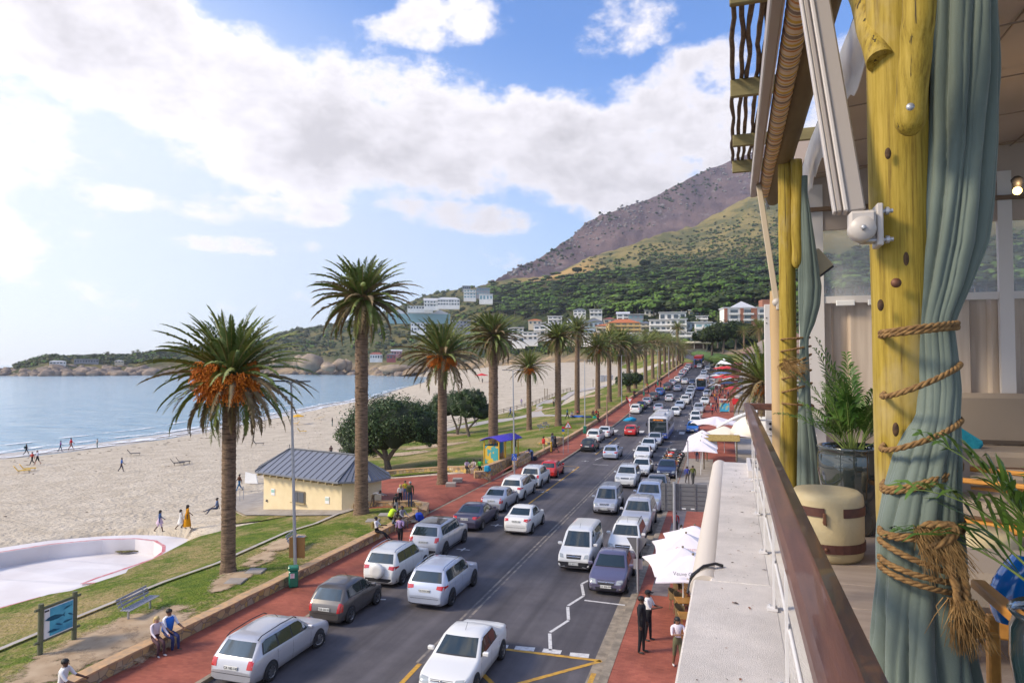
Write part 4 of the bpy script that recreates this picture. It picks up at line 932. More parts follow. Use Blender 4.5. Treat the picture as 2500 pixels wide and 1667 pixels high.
palm(1292,1050,893,2,'short palm with dull orange fruit behind the purple shelter',.98,.42,.36,0,[(.1,-.3,.8),(-.6,-.3,.7)],rz=1.2)
palm(1363,1040,822,1,'dense dark palm on the lawn behind the warning triangle sign',1.05,.5,.42,.5,rz=3.2)
palm(1409,1012,806,3,'slim palm with picnickers at its foot',1.18,.48,.42,0,rz=.9)
palm(1459,997,848,3,'palm with a few orange fruits, beside the single green bin lamp',1.15,.48,.42,0,[(.2,-.3,.6)],rz=4)
palm(1488,980,838,3,'palm just left of the tall thin white lamp post',1.22,.48,.42,0,rz=5)
F2=[(1514,968,842,'palm directly behind the tall thin white lamp post'),(1535,958,846,'palm beside the small bushy tree on the lawn'),(1551,949,850,'palm right of the small bushy tree'),(1577,936,838,'first palm of the far dense row, beside the lamp'),(1594,925,834,'second palm of the far dense row'),(1611,916,836,'third palm of the far dense row'),(1623,909,838,'fourth palm of the far dense row'),(1634,903,840,'fifth palm of the far dense row'),(1644,898,843,'sixth palm of the far dense row'),(1652,892,846,'seventh palm of the far dense row'),(1660,887,849,'eighth palm of the far dense row'),(1667,882,852,'last palm of the far dense row, near the road bend')]
for i,(x,y,c,l) in enumerate(F2): palm(x,y,c,i%4,l,1.3,.47,.40,0,rz=i*1.1,low=i>2)
palm(1655,880,800,3,'palm rising tallest above the far avenue against white houses',1.1,.5,.42,0,base=at(1655,880,235),low=True)
# right hand side palms
palm(1861,985,925,2,'large low palm leaning over the pavement behind the railing',1.0,.45,.4,0,[(.3,-.3,.7),(-.4,-.3,.7)],base=at(1866,1010,48),group=None,rz=1.0)
palm(1856,870,800,3,'tufted palm in front of the brick striped apartment block',1.0,.4,.35,0,base=at(1856,866,150),group=None,low=True)
palm(1817,850,807,3,'slim palm left of the apartment palms',.7,.3,.25,0,base=at(1817,860,200),group=None,low=True)
for x,yb,yc,d,l in [(1496,830,797,360,'small palm before the pale blue village house'),(1575,826,812,330,'thin palm in front of the white modern houses'),(1598,828,810,330,'second thin palm before the white modern houses'),(124,893,876,960,'tiny palm on the headland left of the pavilion'),(263,872,862,1040,'palm silhouette on the headland ridge'),(325,870,860,1080,'left palm of a headland pair'),(336,868,857,1080,'right palm of a headland pair')]:
    palm(x,yb,yc,3,l,.9 if d<500 else 1.3,.35,.3,0,base=at(x,yb,d),group=None,low=True)
# --- broadleaf trees
LD=M('milkwood_leaf',(.022,.050,.012),.5,col2=(.055,.095,.020),vs=1.1,vd=3,spec=.4); BK=M('tree_bark',(.17,.13,.10),.9,col2=(.09,.07,.055),vs=5,bump=.8,bs=12)
def tree(name,loc,blobs,trunks,nleaf,ls,label,seed=1,mat=None,group=None,core=True,cat='tree'):
    rnd=random.Random(seed); root=thing(name,label,cat,tuple(loc),0,group); b=MB()
    for t in trunks: b.tube([Vector(q[:3]) for q in t],[q[3] for q in t],8)
    b.build('trunk',BK,root); b=MB(); tot=sum(r*r for _,_,_,r,_ in blobs)
    for (x,y,z,r,fz) in blobs:
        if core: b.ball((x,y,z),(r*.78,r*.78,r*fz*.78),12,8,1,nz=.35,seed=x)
        # sub-clumps on the blob surface make the lumpy outline
        m=max(6,int(r*r*7)); per=max(6,int(nleaf*r*r/tot/m))
        for k in range(m):
            a=rnd.uniform(0,2*PI); u=rnd.uniform(-.65,1); s=math.sqrt(1-u*u); rr=r*rnd.uniform(.72,1.02); c=Vector((x+rr*s*math.cos(a),y+rr*s*math.sin(a),z+rr*u*fz)); cr=r*rnd.uniform(.16,.30)
            for j in range(per):
                dv=Vector((rnd.gauss(0,1),rnd.gauss(0,1),rnd.gauss(0,1))).normalized(); p=c+dv*cr*rnd.uniform(.6,1.1); nn=(dv+Vector((rnd.uniform(-.6,.6),rnd.uniform(-.6,.6),rnd.uniform(-.2,.9)))).normalized()
                t=nn.cross(Vector((rnd.uniform(-1,1),rnd.uniform(-1,1),rnd.uniform(-1,1)))).normalized(); w=nn.cross(t); q=ls*rnd.uniform(.6,1.3)
                b.add([p-t*q,p-w*q*.45,p+t*q,p+w*q*.45],[(0,1,2,3)],0)
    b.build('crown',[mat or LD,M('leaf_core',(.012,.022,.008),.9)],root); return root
p=G(950,1148)
tree('round_tree',p,[(-1.5,0,4.6,3.6,.8),(1.6,-.3,4.9,3.5,.78),(3.6,0,4.6,2.3,.8),(-4.0,.3,3.4,2.3,.9),(-3.2,-.8,2.4,1.9,.8),(0,.5,5.7,2.7,.75),(4.4,.3,3.6,1.5,.7)],
 [[(0,0,-.3,.42),(-.25,0,.8,.33),(-.5,0,1.9,.28),(-1.4,.1,3.4,.16)],[(-.3,0,1.0,.28),(.6,.1,2.2,.2),(2.2,0,3.6,.12)],[(-.5,0,1.2,.2),(-1.8,-.2,2.3,.15),(-3.2,-.2,3.2,.1)]],26000,.13,'large dark round tree on the lawn behind the kiosk roof',3)
for k,(x,y,bl,tr,sd,lb) in enumerate([(1118,1062,[(0,0,5.3,3.0,.75),(-2.2,0,4.6,2.1,.75),(1.2,.3,6.2,2.0,.7)],[[(0,0,-.2,.26),(-.3,0,1.5,.2),(-1.2,0,3.6,.13)],[(0,0,.6,.2),(.5,0,2.2,.16),(.6,0,4.3,.1)]],4,'spreading tree right behind the third palm trunk'),(1146,1066,[(0,0,5.0,2.9,.75),(2.2,.2,4.0,2.0,.7),(.6,0,6.2,2.1,.7)],[[(0,0,-.2,.28),(-.5,0,1.8,.22),(-1,.2,4,.13)],[(-.3,0,1.2,.18),(1.1,0,2.6,.14),(2.4,0,3.6,.09)]],5,'spreading tree with bare forked stems, right of the third palm'),(1081,1060,[(0,0,4.8,2.7,.8),(-2.0,0,3.9,1.9,.7)],[[(0,0,-.2,.24),(-.6,0,1.4,.18),(-1.9,0,2.6,.12)],[(0,0,.5,.2),(.4,0,2.5,.15),(.2,0,4.3,.1)]],6,'spreading tree left behind the third palm trunk')]):
    tree('spreading_tree',G(x,y),bl,tr,11000,.14,lb,sd,group='coastal trees beside the footpath')
tree('small_tree',G(1535,958),[(0,0,3.0,2.4,.7),(1.8,0,3.2,1.7,.7),(-1.6,0,2.6,1.6,.7)],[[(0,0,-.2,.16),(.3,0,1.3,.12),(1,0,2.6,.08)],[(0,0,.4,.12),(-.8,0,1.8,.08)]],2200,.24,'small bushy tree between palm trunks on the far lawn',8)
for (x,y,d,s,l) in [(1738,852,235,1.0,'dark spreading tree beside the road bend, left of pair'),(1766,848,228,1.1,'tall dark tree beside the road bend, near the tiled roof'),(1796,840,250,1.1,'dark tree below the brick striped apartment block'),(1752,836,290,.8,'bushy tree above the end of the hedge bank')]:
    tree('dark_tree',at(x,y+8,d),[(0,0,6*s,4.2*s,.7),(3.4*s,0,5.4*s,3.2*s,.7),(-3.4*s,0,5.2*s,3*s,.7)],[[(0,0,-1,.4),(.2,0,3*s,.3),(1.5,0,5*s,.2)]],2200,.45,l,int(x),mat=leafmat('dark_pine_leaf',(.02,.04,.014),(.055,.075,.022),.5,'Object'))
for i,(x,y,d,w_) in enumerate([(1409,668,1090,22),(1474,665,1060,16),(1494,672,1050,14),(1575,652,1060,24),(180,877,1020,9),(300,870,1060,10),(392,860,1130,12),(430,856,1160,12),(178,872,1020,7),(1836,560,1500,9)]):
    p=at(x,y,d); s=w_*d/F/2; tree('umbrella_pine',p,[(0,0,s*.9,s,.35)],[[(0,0,-3,.5),(0,0,s*.8,.35)]],200,s*.16,['lone umbrella pine on the golden ridge, leftmost','umbrella pine on the golden ridge, second from left','umbrella pine touching the second ridge pine','broad umbrella pine at the right end of the golden ridge','small tree on the headland by the long bungalow','tree on the headland right of the bungalow','dark tree on the headland beside palm fronds','dark tree right of the others on the headland','conical tree on the headland skyline','single tree high on the grassy slope'][i],i+40,mat=FD)
# ================================================================= VEHICLES
from mathutils.bvhtree import BVHTree
def paint(name,c,met=0,rough=.28): return M('paint_'+name,c,rough,metal=met,coat=.6,spec=.5)
PW=paint('white',(.70,.69,.67)); PS=paint('silver',(.50,.50,.53),.35,.3); PSB=paint('silver_blue',(.46,.50,.60),.3,.3); PGR=paint('dark_grey',(.105,.095,.09),.3,.3); PBK=paint('black',(.02,.021,.024)); PNV=paint('navy',(.035,.04,.085),.2); PRD=paint('red',(.52,.025,.02)); PBL=paint('blue',(.03,.14,.45)); PMR=paint('maroon',(.12,.02,.025)); PVI=paint('violet_grey',(.15,.135,.21),.4,.3); PBM=paint('plum',(.065,.06,.10),.3); PDG=paint('grey',(.20,.20,.22),.4)
GL=M('car_glass',(.018,.028,.030),.05,spec=.8,coat=.25); PL=M('black_plastic',(.022,.021,.024),.5); TY=M('tyre',(.018,.018,.02),.8); RM=M('wheel_rim',(.42,.42,.44),.3,metal=.7); RMD=M('wheel_rim_dark',(.12,.12,.13),.35,metal=.6)
HL=M('headlight_glass',(.33,.35,.35),.08,spec=1,coat=1); TLM=M('tail_light',(.50,.012,.012),.15,coat=1); TLG=M('tail_light_lit',(.7,.02,.02),.2,emis=(1,.05,.02),es=.9); PLT=M('number_plate',(.72,.72,.68),.4); CHR=M('chrome',(.6,.6,.62),.12,metal=1); INK=M('dark_print',(.03,.03,.035),.6); LIT=M('lamp_lit',(1,.8,.5),.3,emis=(1,.55,.2),es=3.0)
def text(name,s,size,mat,parent,loc,rot,ext=.003,align='CENTER',yal='CENTER'):
    cu=bpy.data.curves.new(name,'FONT'); cu.body=s; cu.size=size; cu.extrude=ext; cu.align_x=align; cu.align_y=yal
    t=bpy.data.objects.new(name,cu); COL.objects.link(t); dg=bpy.context.evaluated_depsgraph_get(); me=bpy.data.meshes.new_from_object(t.evaluated_get(dg)); bpy.data.objects.remove(t); me.materials.clear(); me.materials.append(mat)
    o=bpy.data.objects.new(name,me); COL.objects.link(o); o.parent=parent; o.location=loc; o.rotation_euler=rot; return o
STY={ # top profile as (x/L, z/H); W0,W1 windscreen base/top, G0,G1 rear glass top/bottom
'sedan':([(0,.36),(.012,.44),(.05,.50),(.14,.56),(.27,.63),(.43,.965),(.55,1.0),(.66,.975),(.82,.715),(.95,.70),(.985,.62),(1,.42)],(.27,.43),(.67,.83),.635),
'hatch':([(0,.34),(.015,.42),(.06,.50),(.14,.56),(.245,.63),(.43,.955),(.58,1.0),(.84,.955),(.945,.66),(.98,.56),(1,.40)],(.245,.43),(.85,.95),.63),
'wagon':([(0,.38),(.012,.46),(.05,.53),(.14,.58),(.27,.64),(.41,.96),(.55,1.0),(.86,.965),(.965,.66),(.985,.56),(1,.40)],(.27,.41),(.87,.965),.635),
'suv':([(0,.36),(.012,.47),(.05,.57),(.14,.61),(.26,.65),(.39,.96),(.55,1.0),(.87,.965),(.955,.68),(.985,.54),(1,.36)],(.26,.39),(.88,.958),.64),
'van':([(0,.32),(.012,.42),(.04,.48),(.10,.52),(.18,.57),(.33,.955),(.45,1.0),(.92,.985),(.975,.60),(.99,.48),(1,.34)],(.18,.33),(.925,.975),.575),
}
def body_mesh(sty,L,W,Hh,z0=.19,narrow=.80,boxy=0.0,roofw=None):
    prof,ws,rg,belt=STY[sty]; hw=W/2; xs=sorted(set([p[0] for p in prof]+[.03,.09,.2,.35,.5,.62,.75,.9,.97]))
    rings=[]
    for x in xs:
        zt=pl(prof,x)*Hh; zb=min(belt*Hh*(1+.05*x),zt-.035); e=min(x,1-x)
        w=hw*(narrow+(1-narrow)*min(1,(e/.10))**.5); 
        cab=max(0,min(1,(zt/Hh-belt)/(1-belt)))
        rw=(roofw or (.76+.06*boxy)); wt=w*lerp(.90,rw,cab); zl=z0+ (.10 if e<.02 else 0)
        mid=lerp(zl,zb,.45)
        half=[(0,zl),(w*.80,zl),(w*.95,zl+.05),(w*.985,mid-.06),(w,mid+.08),(w*.985,zb-.05),(w*.955,zb),(wt+.01,lerp(zb,zt,.86)),(wt-.05,zt-.012*cab-.004),(wt*.6,zt+.012),(0,zt+.02)]
        rings.append([Vector((x*L,y,z)) for y,z in half]+[Vector((x*L,-y,z)) for y,z in half[-2:0:-1]])
    b=MB(); b.loft(rings,sm=True,cap=True); return b
def bvh_of(b): return BVHTree.FromPolygons([Vector(v) for v in b.v],b.f)
def patch(b,tree,c4,axis,off=.008,n=6,m=4,mi=0,inset=0,thick=.0):
    """quad patch of 4 corners laid on the body; axis: 'f','r','l','R','t' = seen from front,rear,left(+y),right(-y),top; corners as (u,v)"""
    vs=[]; ok=True
    for j in range(m+1):
        for i in range(n+1):
            s,t=i/n,j/m; u=lerp(lerp(c4[0][0],c4[1][0],s),lerp(c4[3][0],c4[2][0],s),t); v=lerp(lerp(c4[0][1],c4[1][1],s),lerp(c4[3][1],c4[2][1],s),t)
            if axis=='f': o_,d_=Vector((-3,u,v)),Vector((1,0,0))
            elif axis=='r': o_,d_=Vector((12,u,v)),Vector((-1,0,0))
            elif axis=='l': o_,d_=Vector((u,4,v)),Vector((0,-1,0))
            elif axis=='R': o_,d_=Vector((u,-4,v)),Vector((0,1,0))
            else: o_,d_=Vector((u,v,4)),Vector((0,0,-1))
            h_,nn,_,_=tree.ray_cast(o_,d_)
            if h_ is None: vs.append(None); continue
            vs.append(h_-d_*off)
    w=n+1; good=[v for v in vs if v is not None]
    if not good: return
    mean=sum(good,Vector())/len(good); vs=[v if v is not None else mean for v in vs]
    fs=[]
    for j in range(m):
        for i in range(n):
            f=[j*w+i,j*w+i+1,(j+1)*w+i+1,(j+1)*w+i]; nv=(vs[f[1]]-vs[f[0]]).cross(vs[f[3]]-vs[f[0]])
            if nv.dot(d_)>0: f.reverse()
            fs.append(tuple(f))
    b.add(vs,fs,mi,True)
def wheel(root,x,y,r,w,rim=RM,spokes=7,steer=0,side=1):
    e=bpy.data.objects.new('wheel',None); COL.objects.link(e)
    b=MB(); M4=Matrix.Translation((x,y,r))@Matrix.Rotation(steer,4,'Z')@Matrix.Rotation(PI/2,4,'X')
    b.lathe([(r*.60,-w/2),(r*.93,-w/2),(r,-w*.35),(r,w*.35),(r*.93,w/2),(r*.60,w/2)],20,M4=M4,cap=False); bpy.data.objects.remove(e)
    ty=b.build('wheel',TY,root)
    b=MB(); s=-side; pq=[(0.001,s*w*.44),(r*.20,s*w*.42),(r*.60,s*w*.38),(r*.66,s*w*.47)]; b.lathe(pq if s>0 else pq[::-1],20,M4=M4,mi=1,cap=False)
    pr=[(r*.54,s*w*.42),(r*.58,s*w*.49),(r*.655,s*w*.49),(r*.67,s*w*.40)]; b.lathe(pr if s<0 else pr[::-1],20,M4=M4,mi=0,cap=False)
    for k in range(spokes):
        a=2*PI*k/spokes; b.add([M4@Vector((r*.1*math.cos(a-1),r*.1*math.sin(a-1),s*w*.475)),M4@Vector((r*.1*math.cos(a+1),r*.1*math.sin(a+1),s*w*.475)),M4@Vector((r*.60*math.cos(a+.24),r*.60*math.sin(a+.24),s*w*.47)),M4@Vector((r*.60*math.cos(a-.24),r*.60*math.sin(a-.24),s*w*.47))],[(0,1,2,3),(3,2,1,0)],0)
    b.build('rim',[rim,PL],ty); return ty
def car(label,sty='hatch',L=3.9,W=1.68,Hh=1.48,col=PW,roof=None,rim=RM,rails=False,cladding=False,plate=None,spare=None,dark_bumper=False,tail='mid',hlw=.42,steer=0,z0=.19,narrow=.80,boxy=0,grille='slot',lit=False,spokes=7,wr=.31,name='parked_car',extra=None,shape='car'):
    root=thing(name,label,'car'); prof,ws,rg,belt=STY[sty]; b=body_mesh(sty,L,W,Hh,z0,narrow,boxy); T=bvh_of(b); hw=W/2
    body=b.build('body',col,root); body['paint']=1
    zt=lambda x:pl(prof,x/L)*Hh
    # windscreen & rear window
    x0,x1=ws[0]*L,ws[1]*L; z0w,z1w=zt(x0)+.045,zt(x1)-.035; q=MB()
    patch(q,T,[(hw*.80,z0w),(-hw*.80,z0w),(-hw*.665,z1w),(hw*.665,z1w)],'f',.007,10,5); ws_=q.build('windscreen',GL,root)
    q=MB(); patch(q,T,[(hw*.74,z0w+.012),(-hw*.74,z0w+.012),(-hw*.74,z0w+.03),(hw*.74,z0w+.03)],'f',.022,8,1); q.build('wiper',PL,ws_)
    g0,g1=rg[0]*L,rg[1]*L; za,zb=zt(g1)+.03,zt(g0)-.03; k=.70 if sty!='sedan' else .66; q=MB()
    patch(q,T,[(-hw*(k+.07),za),(hw*(k+.07),za),(hw*.64,zb),(-hw*.64,zb)],'r',.007,10,5); rw=q.build('rear_window',GL,root)
    # side windows
    zb_=belt*Hh+.035; ztp=Hh*.925; xm=L*(.53 if sty!='van' else .40); xr=rg[0]*L-(.05 if sty!='sedan' else .0)
    xe={'sedan':.74,'hatch':.86,'wagon':.90,'suv':.89,'van':.93}[sty]*L
    xf=lerp(x0,x1,.22); 
    for ax in 'lR':
        q=MB(); patch(q,T,[(xf+.03,zb_-.02),(xe-.06,zb_+.02),(min((.675 if sty=='sedan' else .835)*L+(.14 if sty in('wagon','suv','van') else 0),rg[0]*L-.05),ztp+.006),(x1+.02,ztp+.008)],ax,.003,10,4); q.build('window_trim',PL,root)
        q=MB(); patch(q,T,[(xf+.1,zb_),(xm-.03,zb_+.01),(xm-.03,ztp),(x1+.06,ztp-.01)],ax,.006,6,4); q.build('side_window',GL,root)
        xe2=xe-.12; 
        if sty in('wagon','suv','van'):
            xk=L*(.70 if sty!='van' else .64); q=MB(); patch(q,T,[(xm+.03,zb_+.01),(xk-.03,zb_+.02),(xk-.03,ztp),(xm+.03,ztp)],ax,.006,5,4); q.build('side_window',GL,root)
            q=MB(); patch(q,T,[(xk+.04,zb_+.02),(xe2,zb_+.05),(rg[0]*L-.10,ztp-.02),(xk+.04,ztp)],ax,.006,5,4); q.build('side_window',GL,root)
        else:
            q=MB(); patch(q,T,[(xm+.03,zb_+.01),(xe2,zb_+.05),((.66 if sty=='sedan' else .82)*L,ztp-.03),(xm+.03,ztp)],ax,.006,6,4); q.build('side_window',GL,root)
        # door seams, handles, mirror
        q=MB(); 
        for xx in (x0+.12,xm,L*(.72 if sty!='sedan' else .715)): patch(q,T,[(xx,z0+.10),(xx+.012,z0+.10),(xx+.012,zb_-.05),(xx,zb_-.05)],ax,.003,1,5)
        q.build('door_seam',PL,root)
        s=1 if ax=='l' else -1
        for xx in (xm-.20,L*.70): q=MB(); q.box((xx,s*(hw*.985+.004),belt*Hh-.10),(.17,.03,.03),bev=.01); q.build('door_handle',col,root)
        q=MB(); q.box((x0+.30,s*(hw+.09),belt*Hh+.09),(.13,.22,.14),bev=.045); mr=q.build('mirror',col if col not in(PW,) or L>4 else col,root)
        if cladding or dark_bumper:
            q=MB(); patch(q,T,[(L*.06,z0+.02),(L*.94,z0+.02),(L*.94,z0+.15),(L*.06,z0+.15)],ax,.008,10,2); q.build('sill_cladding',PL,root)
        if rails: q=MB(); q.tube([(x1+.05,s*hw*.70,Hh-.03),(x1+.2,s*hw*.71,Hh+.05),(L*.62,s*hw*.71,Hh+.075),(L*.84,s*hw*.70,Hh+.03),(L*.88,s*hw*.70,Hh-.05)],.018,6); q.build('roof_rail',PL if rails=='k' else CHR,root)
    # arches & wheels
    for xw in (L*.185,L*.80):
        for s in (1,-1):
            q=MB(); vs=[Vector((xw,s*(hw*1.0+.004),wr))]; nseg=14
            for i in range(nseg+1): a=-.35+i*(PI+.7)/nseg; vs.append(Vector((xw+(wr+.065)*math.cos(a),s*(hw+.004),max(z0,wr+(wr+.065)*math.sin(a)))))
            q.add(vs,[(0,i+1,i+2) if s<0 else (0,i+2,i+1) for i in range(nseg)]); q.build('wheel_arch',PL,root)
            wheel(root,xw,s*(hw-.07),wr,.20,rim,spokes,steer if xw<L*.5 else 0,s)
    # front: lights, grille, bumper intake, plate
    zh=zt(L*.05)
    for s in (1,-1):
        q=MB(); patch(q,T,[(s*hw*(.86),zh-.16),(s*hw*(.86-hlw),zh-.19),(s*hw*(.86-hlw+.06),zh-.03),(s*hw*.88,zh-.005)],'f',.012,5,3); q.build('headlight',LIT if (lit and s<0) else HL,root)
        q=MB(); patch(q,T,[(s*hw*.80,z0+.12),(s*hw*.62,z0+.12),(s*hw*.62,z0+.2),(s*hw*.80,z0+.2)],'f',.01,2,2); q.build('fog_light',CHR if not dark_bumper else PL,root)
    q=MB()
    if grille=='slot': patch(q,T,[(-hw*.36,zh-.15),(hw*.36,zh-.15),(hw*.40,zh-.05),(-hw*.40,zh-.05)],'f',.012,6,2)
    elif grille=='wide': patch(q,T,[(-hw*.42,zh-.22),(hw*.42,zh-.22),(hw*.46,zh-.04),(-hw*.46,zh-.04)],'f',.012,6,3)
    elif grille=='thin': patch(q,T,[(-hw*.40,zh-.10),(hw*.40,zh-.10),(hw*.44,zh-.05),(-hw*.44,zh-.05)],'f',.012,6,1)
    gr=q.build('grille',PL,root)
    q=MB(); patch(q,T,[(-hw*.42,zh-.115),(hw*.42,zh-.115),(hw*.42,zh-.095),(-hw*.42,zh-.095)],'f',.02,6,1); q.build('grille_bar',CHR,gr)
    q=MB(); M4=Matrix.Translation((T.ray_cast(Vector((-3,0,zh-.09)),Vector((1,0,0)))[0] or Vector((0,0,zh)))-Vector((.03,0,0)))@Matrix.Rotation(PI/2,4,'Y'); q.tube([M4@Vector((.05*math.cos(a*PI/6),.07*math.sin(a*PI/6),0)) for a in range(12)],.009,4,close=True); q.build('badge',CHR,gr)
    q=MB(); patch(q,T,[(-hw*.52,z0+.10),(hw*.52,z0+.10),(hw*.56,z0+.22),(-hw*.56,z0+.22)],'f',.010,6,2); q.build('lower_intake',PL,root)
    if dark_bumper:
        for ax in 'fr': q=MB(); patch(q,T,[(-hw*.93,z0+.14 if ax=='f' else z0+.12),(hw*.93,z0+.14 if ax=='f' else z0+.12),(hw*.93,z0+.34),(-hw*.93,z0+.34)],ax,.02,12,3); q.build('bumper',PL,root)
    elif cladding:
        q=MB(); patch(q,T,[(-hw*.93,z0+.12),(hw*.93,z0+.12),(hw*.93,z0+.28),(-hw*.93,z0+.28)],'r',.012,10,2); q.build('bumper',PL,root)
    else:
        q=MB(); patch(q,T,[(-hw*.86,z0+.30),(hw*.86,z0+.30),(hw*.86,z0+.315),(-hw*.86,z0+.315)],'r',.004,10,1); q.build('bumper_seam',PL,root)
    # rear lights
    zr_=zt(rg[1]*L)-.02
    for s in (1,-1):
        q=MB()
        if tail=='mid': patch(q,T,[(s*hw*.92,zr_-.22),(s*hw*.56,zr_-.17),(s*hw*.58,zr_-.05),(s*hw*.92,zr_-.04)],'r',.012,5,3); patch(q,T,[(L*.995,zr_-.2),(L*.90,zr_-.12),(L*.90,zr_-.06),(L*.99,zr_-.05)],'l' if s>0 else 'R',.010,3,2)
        elif tail=='tall': patch(q,T,[(s*hw*.93,zr_-.36),(s*hw*.70,zr_-.36),(s*hw*.74,zr_-.02),(s*hw*.93,zr_)],'r',.012,3,5); patch(q,T,[(L*.995,zr_-.34),(L*.95,zr_-.32),(L*.945,zr_-.05),(L*.98,zr_-.04)],'l' if s>0 else 'R',.010,3,2)
        elif tail=='square': patch(q,T,[(s*hw*.90,zr_-.26),(s*hw*.66,zr_-.26),(s*hw*.68,zr_-.02),(s*hw*.90,zr_)],'r',.012,3,4)
        q.build('tail_light',TLG if lit=='tail' else TLM,root)
    zp=zr_-.26 if sty in('hatch','wagon','suv','van') else zr_-.20
    def plate_at(ax,zz):
        s_,d_=(Vector((-3,0,zz)),Vector((1,0,0))) if ax=='f' else (Vector((12,0,zz)),Vector((-1,0,0))); hit=T.ray_cast(s_,d_)[0]
        if hit is None: return
        xx=hit.x+(-.022 if ax=='f' else .022); q=MB(); q.box((xx,0,zz),(.02,.50,.13),bev=.008); po=q.build('number_plate',PLT,root)
        if plate: text('plate_text',plate,.105,INK,po,(xx+(-.012 if ax=='f' else .012),0,zz),(PI/2,0,-PI/2 if ax=='f' else PI/2))
    plate_at('f',z0+.25); plate_at('r',zp)
    if roof:
        q=MB(); patch(q,T,[(x1+.02,-hw*.72),(g0-.02,-hw*.70),(g0-.02,hw*.70),(x1+.02,hw*.72)],'t',.005,8,8); q.build('roof_panel',roof,root)
    if spare:
        q=MB(); M4=Matrix.Translation((L+.06,0 if spare!='side' else .15,Hh*.50))@Matrix.Rotation(PI/2,4,'Y'); q.lathe([(.02,-.10),(.30,-.10),(.34,-.05),(.34,.07),(.30,.11),(.15,.12),(.02,.11)],24,M4=M4); q.build('spare_wheel',spare if spare!='side' else PL,root)
    q=MB(); q.tube([(x1+.25,0,Hh),(x1+.45,0,Hh+.18)],.007,4); q.build('antenna',PL,root)
    return root
def lane_pt(px,py): 
    p=G(px,py,0,lambda X,Y:zr(Y)); return p
def tang(Y): dx=xc(Y+1)-xc(Y-1); dz=zr(Y+1)-zr(Y-1); return math.atan2(2,dx),math.atan2(dz,2)
def park(c,px=None,py=None,L=3.9,away=True,X=None,Y=None,yaw=0):
    """near end of the car (rear if driving away, nose if coming) sits on the road at this ground point"""
    p=lane_pt(px,py) if px is not None else Vector((X,Y,zr(Y)))
    a,sl=tang(p.y+L/2); t=Vector((math.cos(a),math.sin(a),0)); 
    # model: nose at x=0, tail at x=L
    if away: o=p+t*L; rz=a+PI    # tail near: model +x points back to the camera
    else: o=p; rz=a
    c.location=(o.x,o.y,zr(o.y)); c.rotation_euler=(0,(sl if away else -sl),rz+R(yaw)); return c
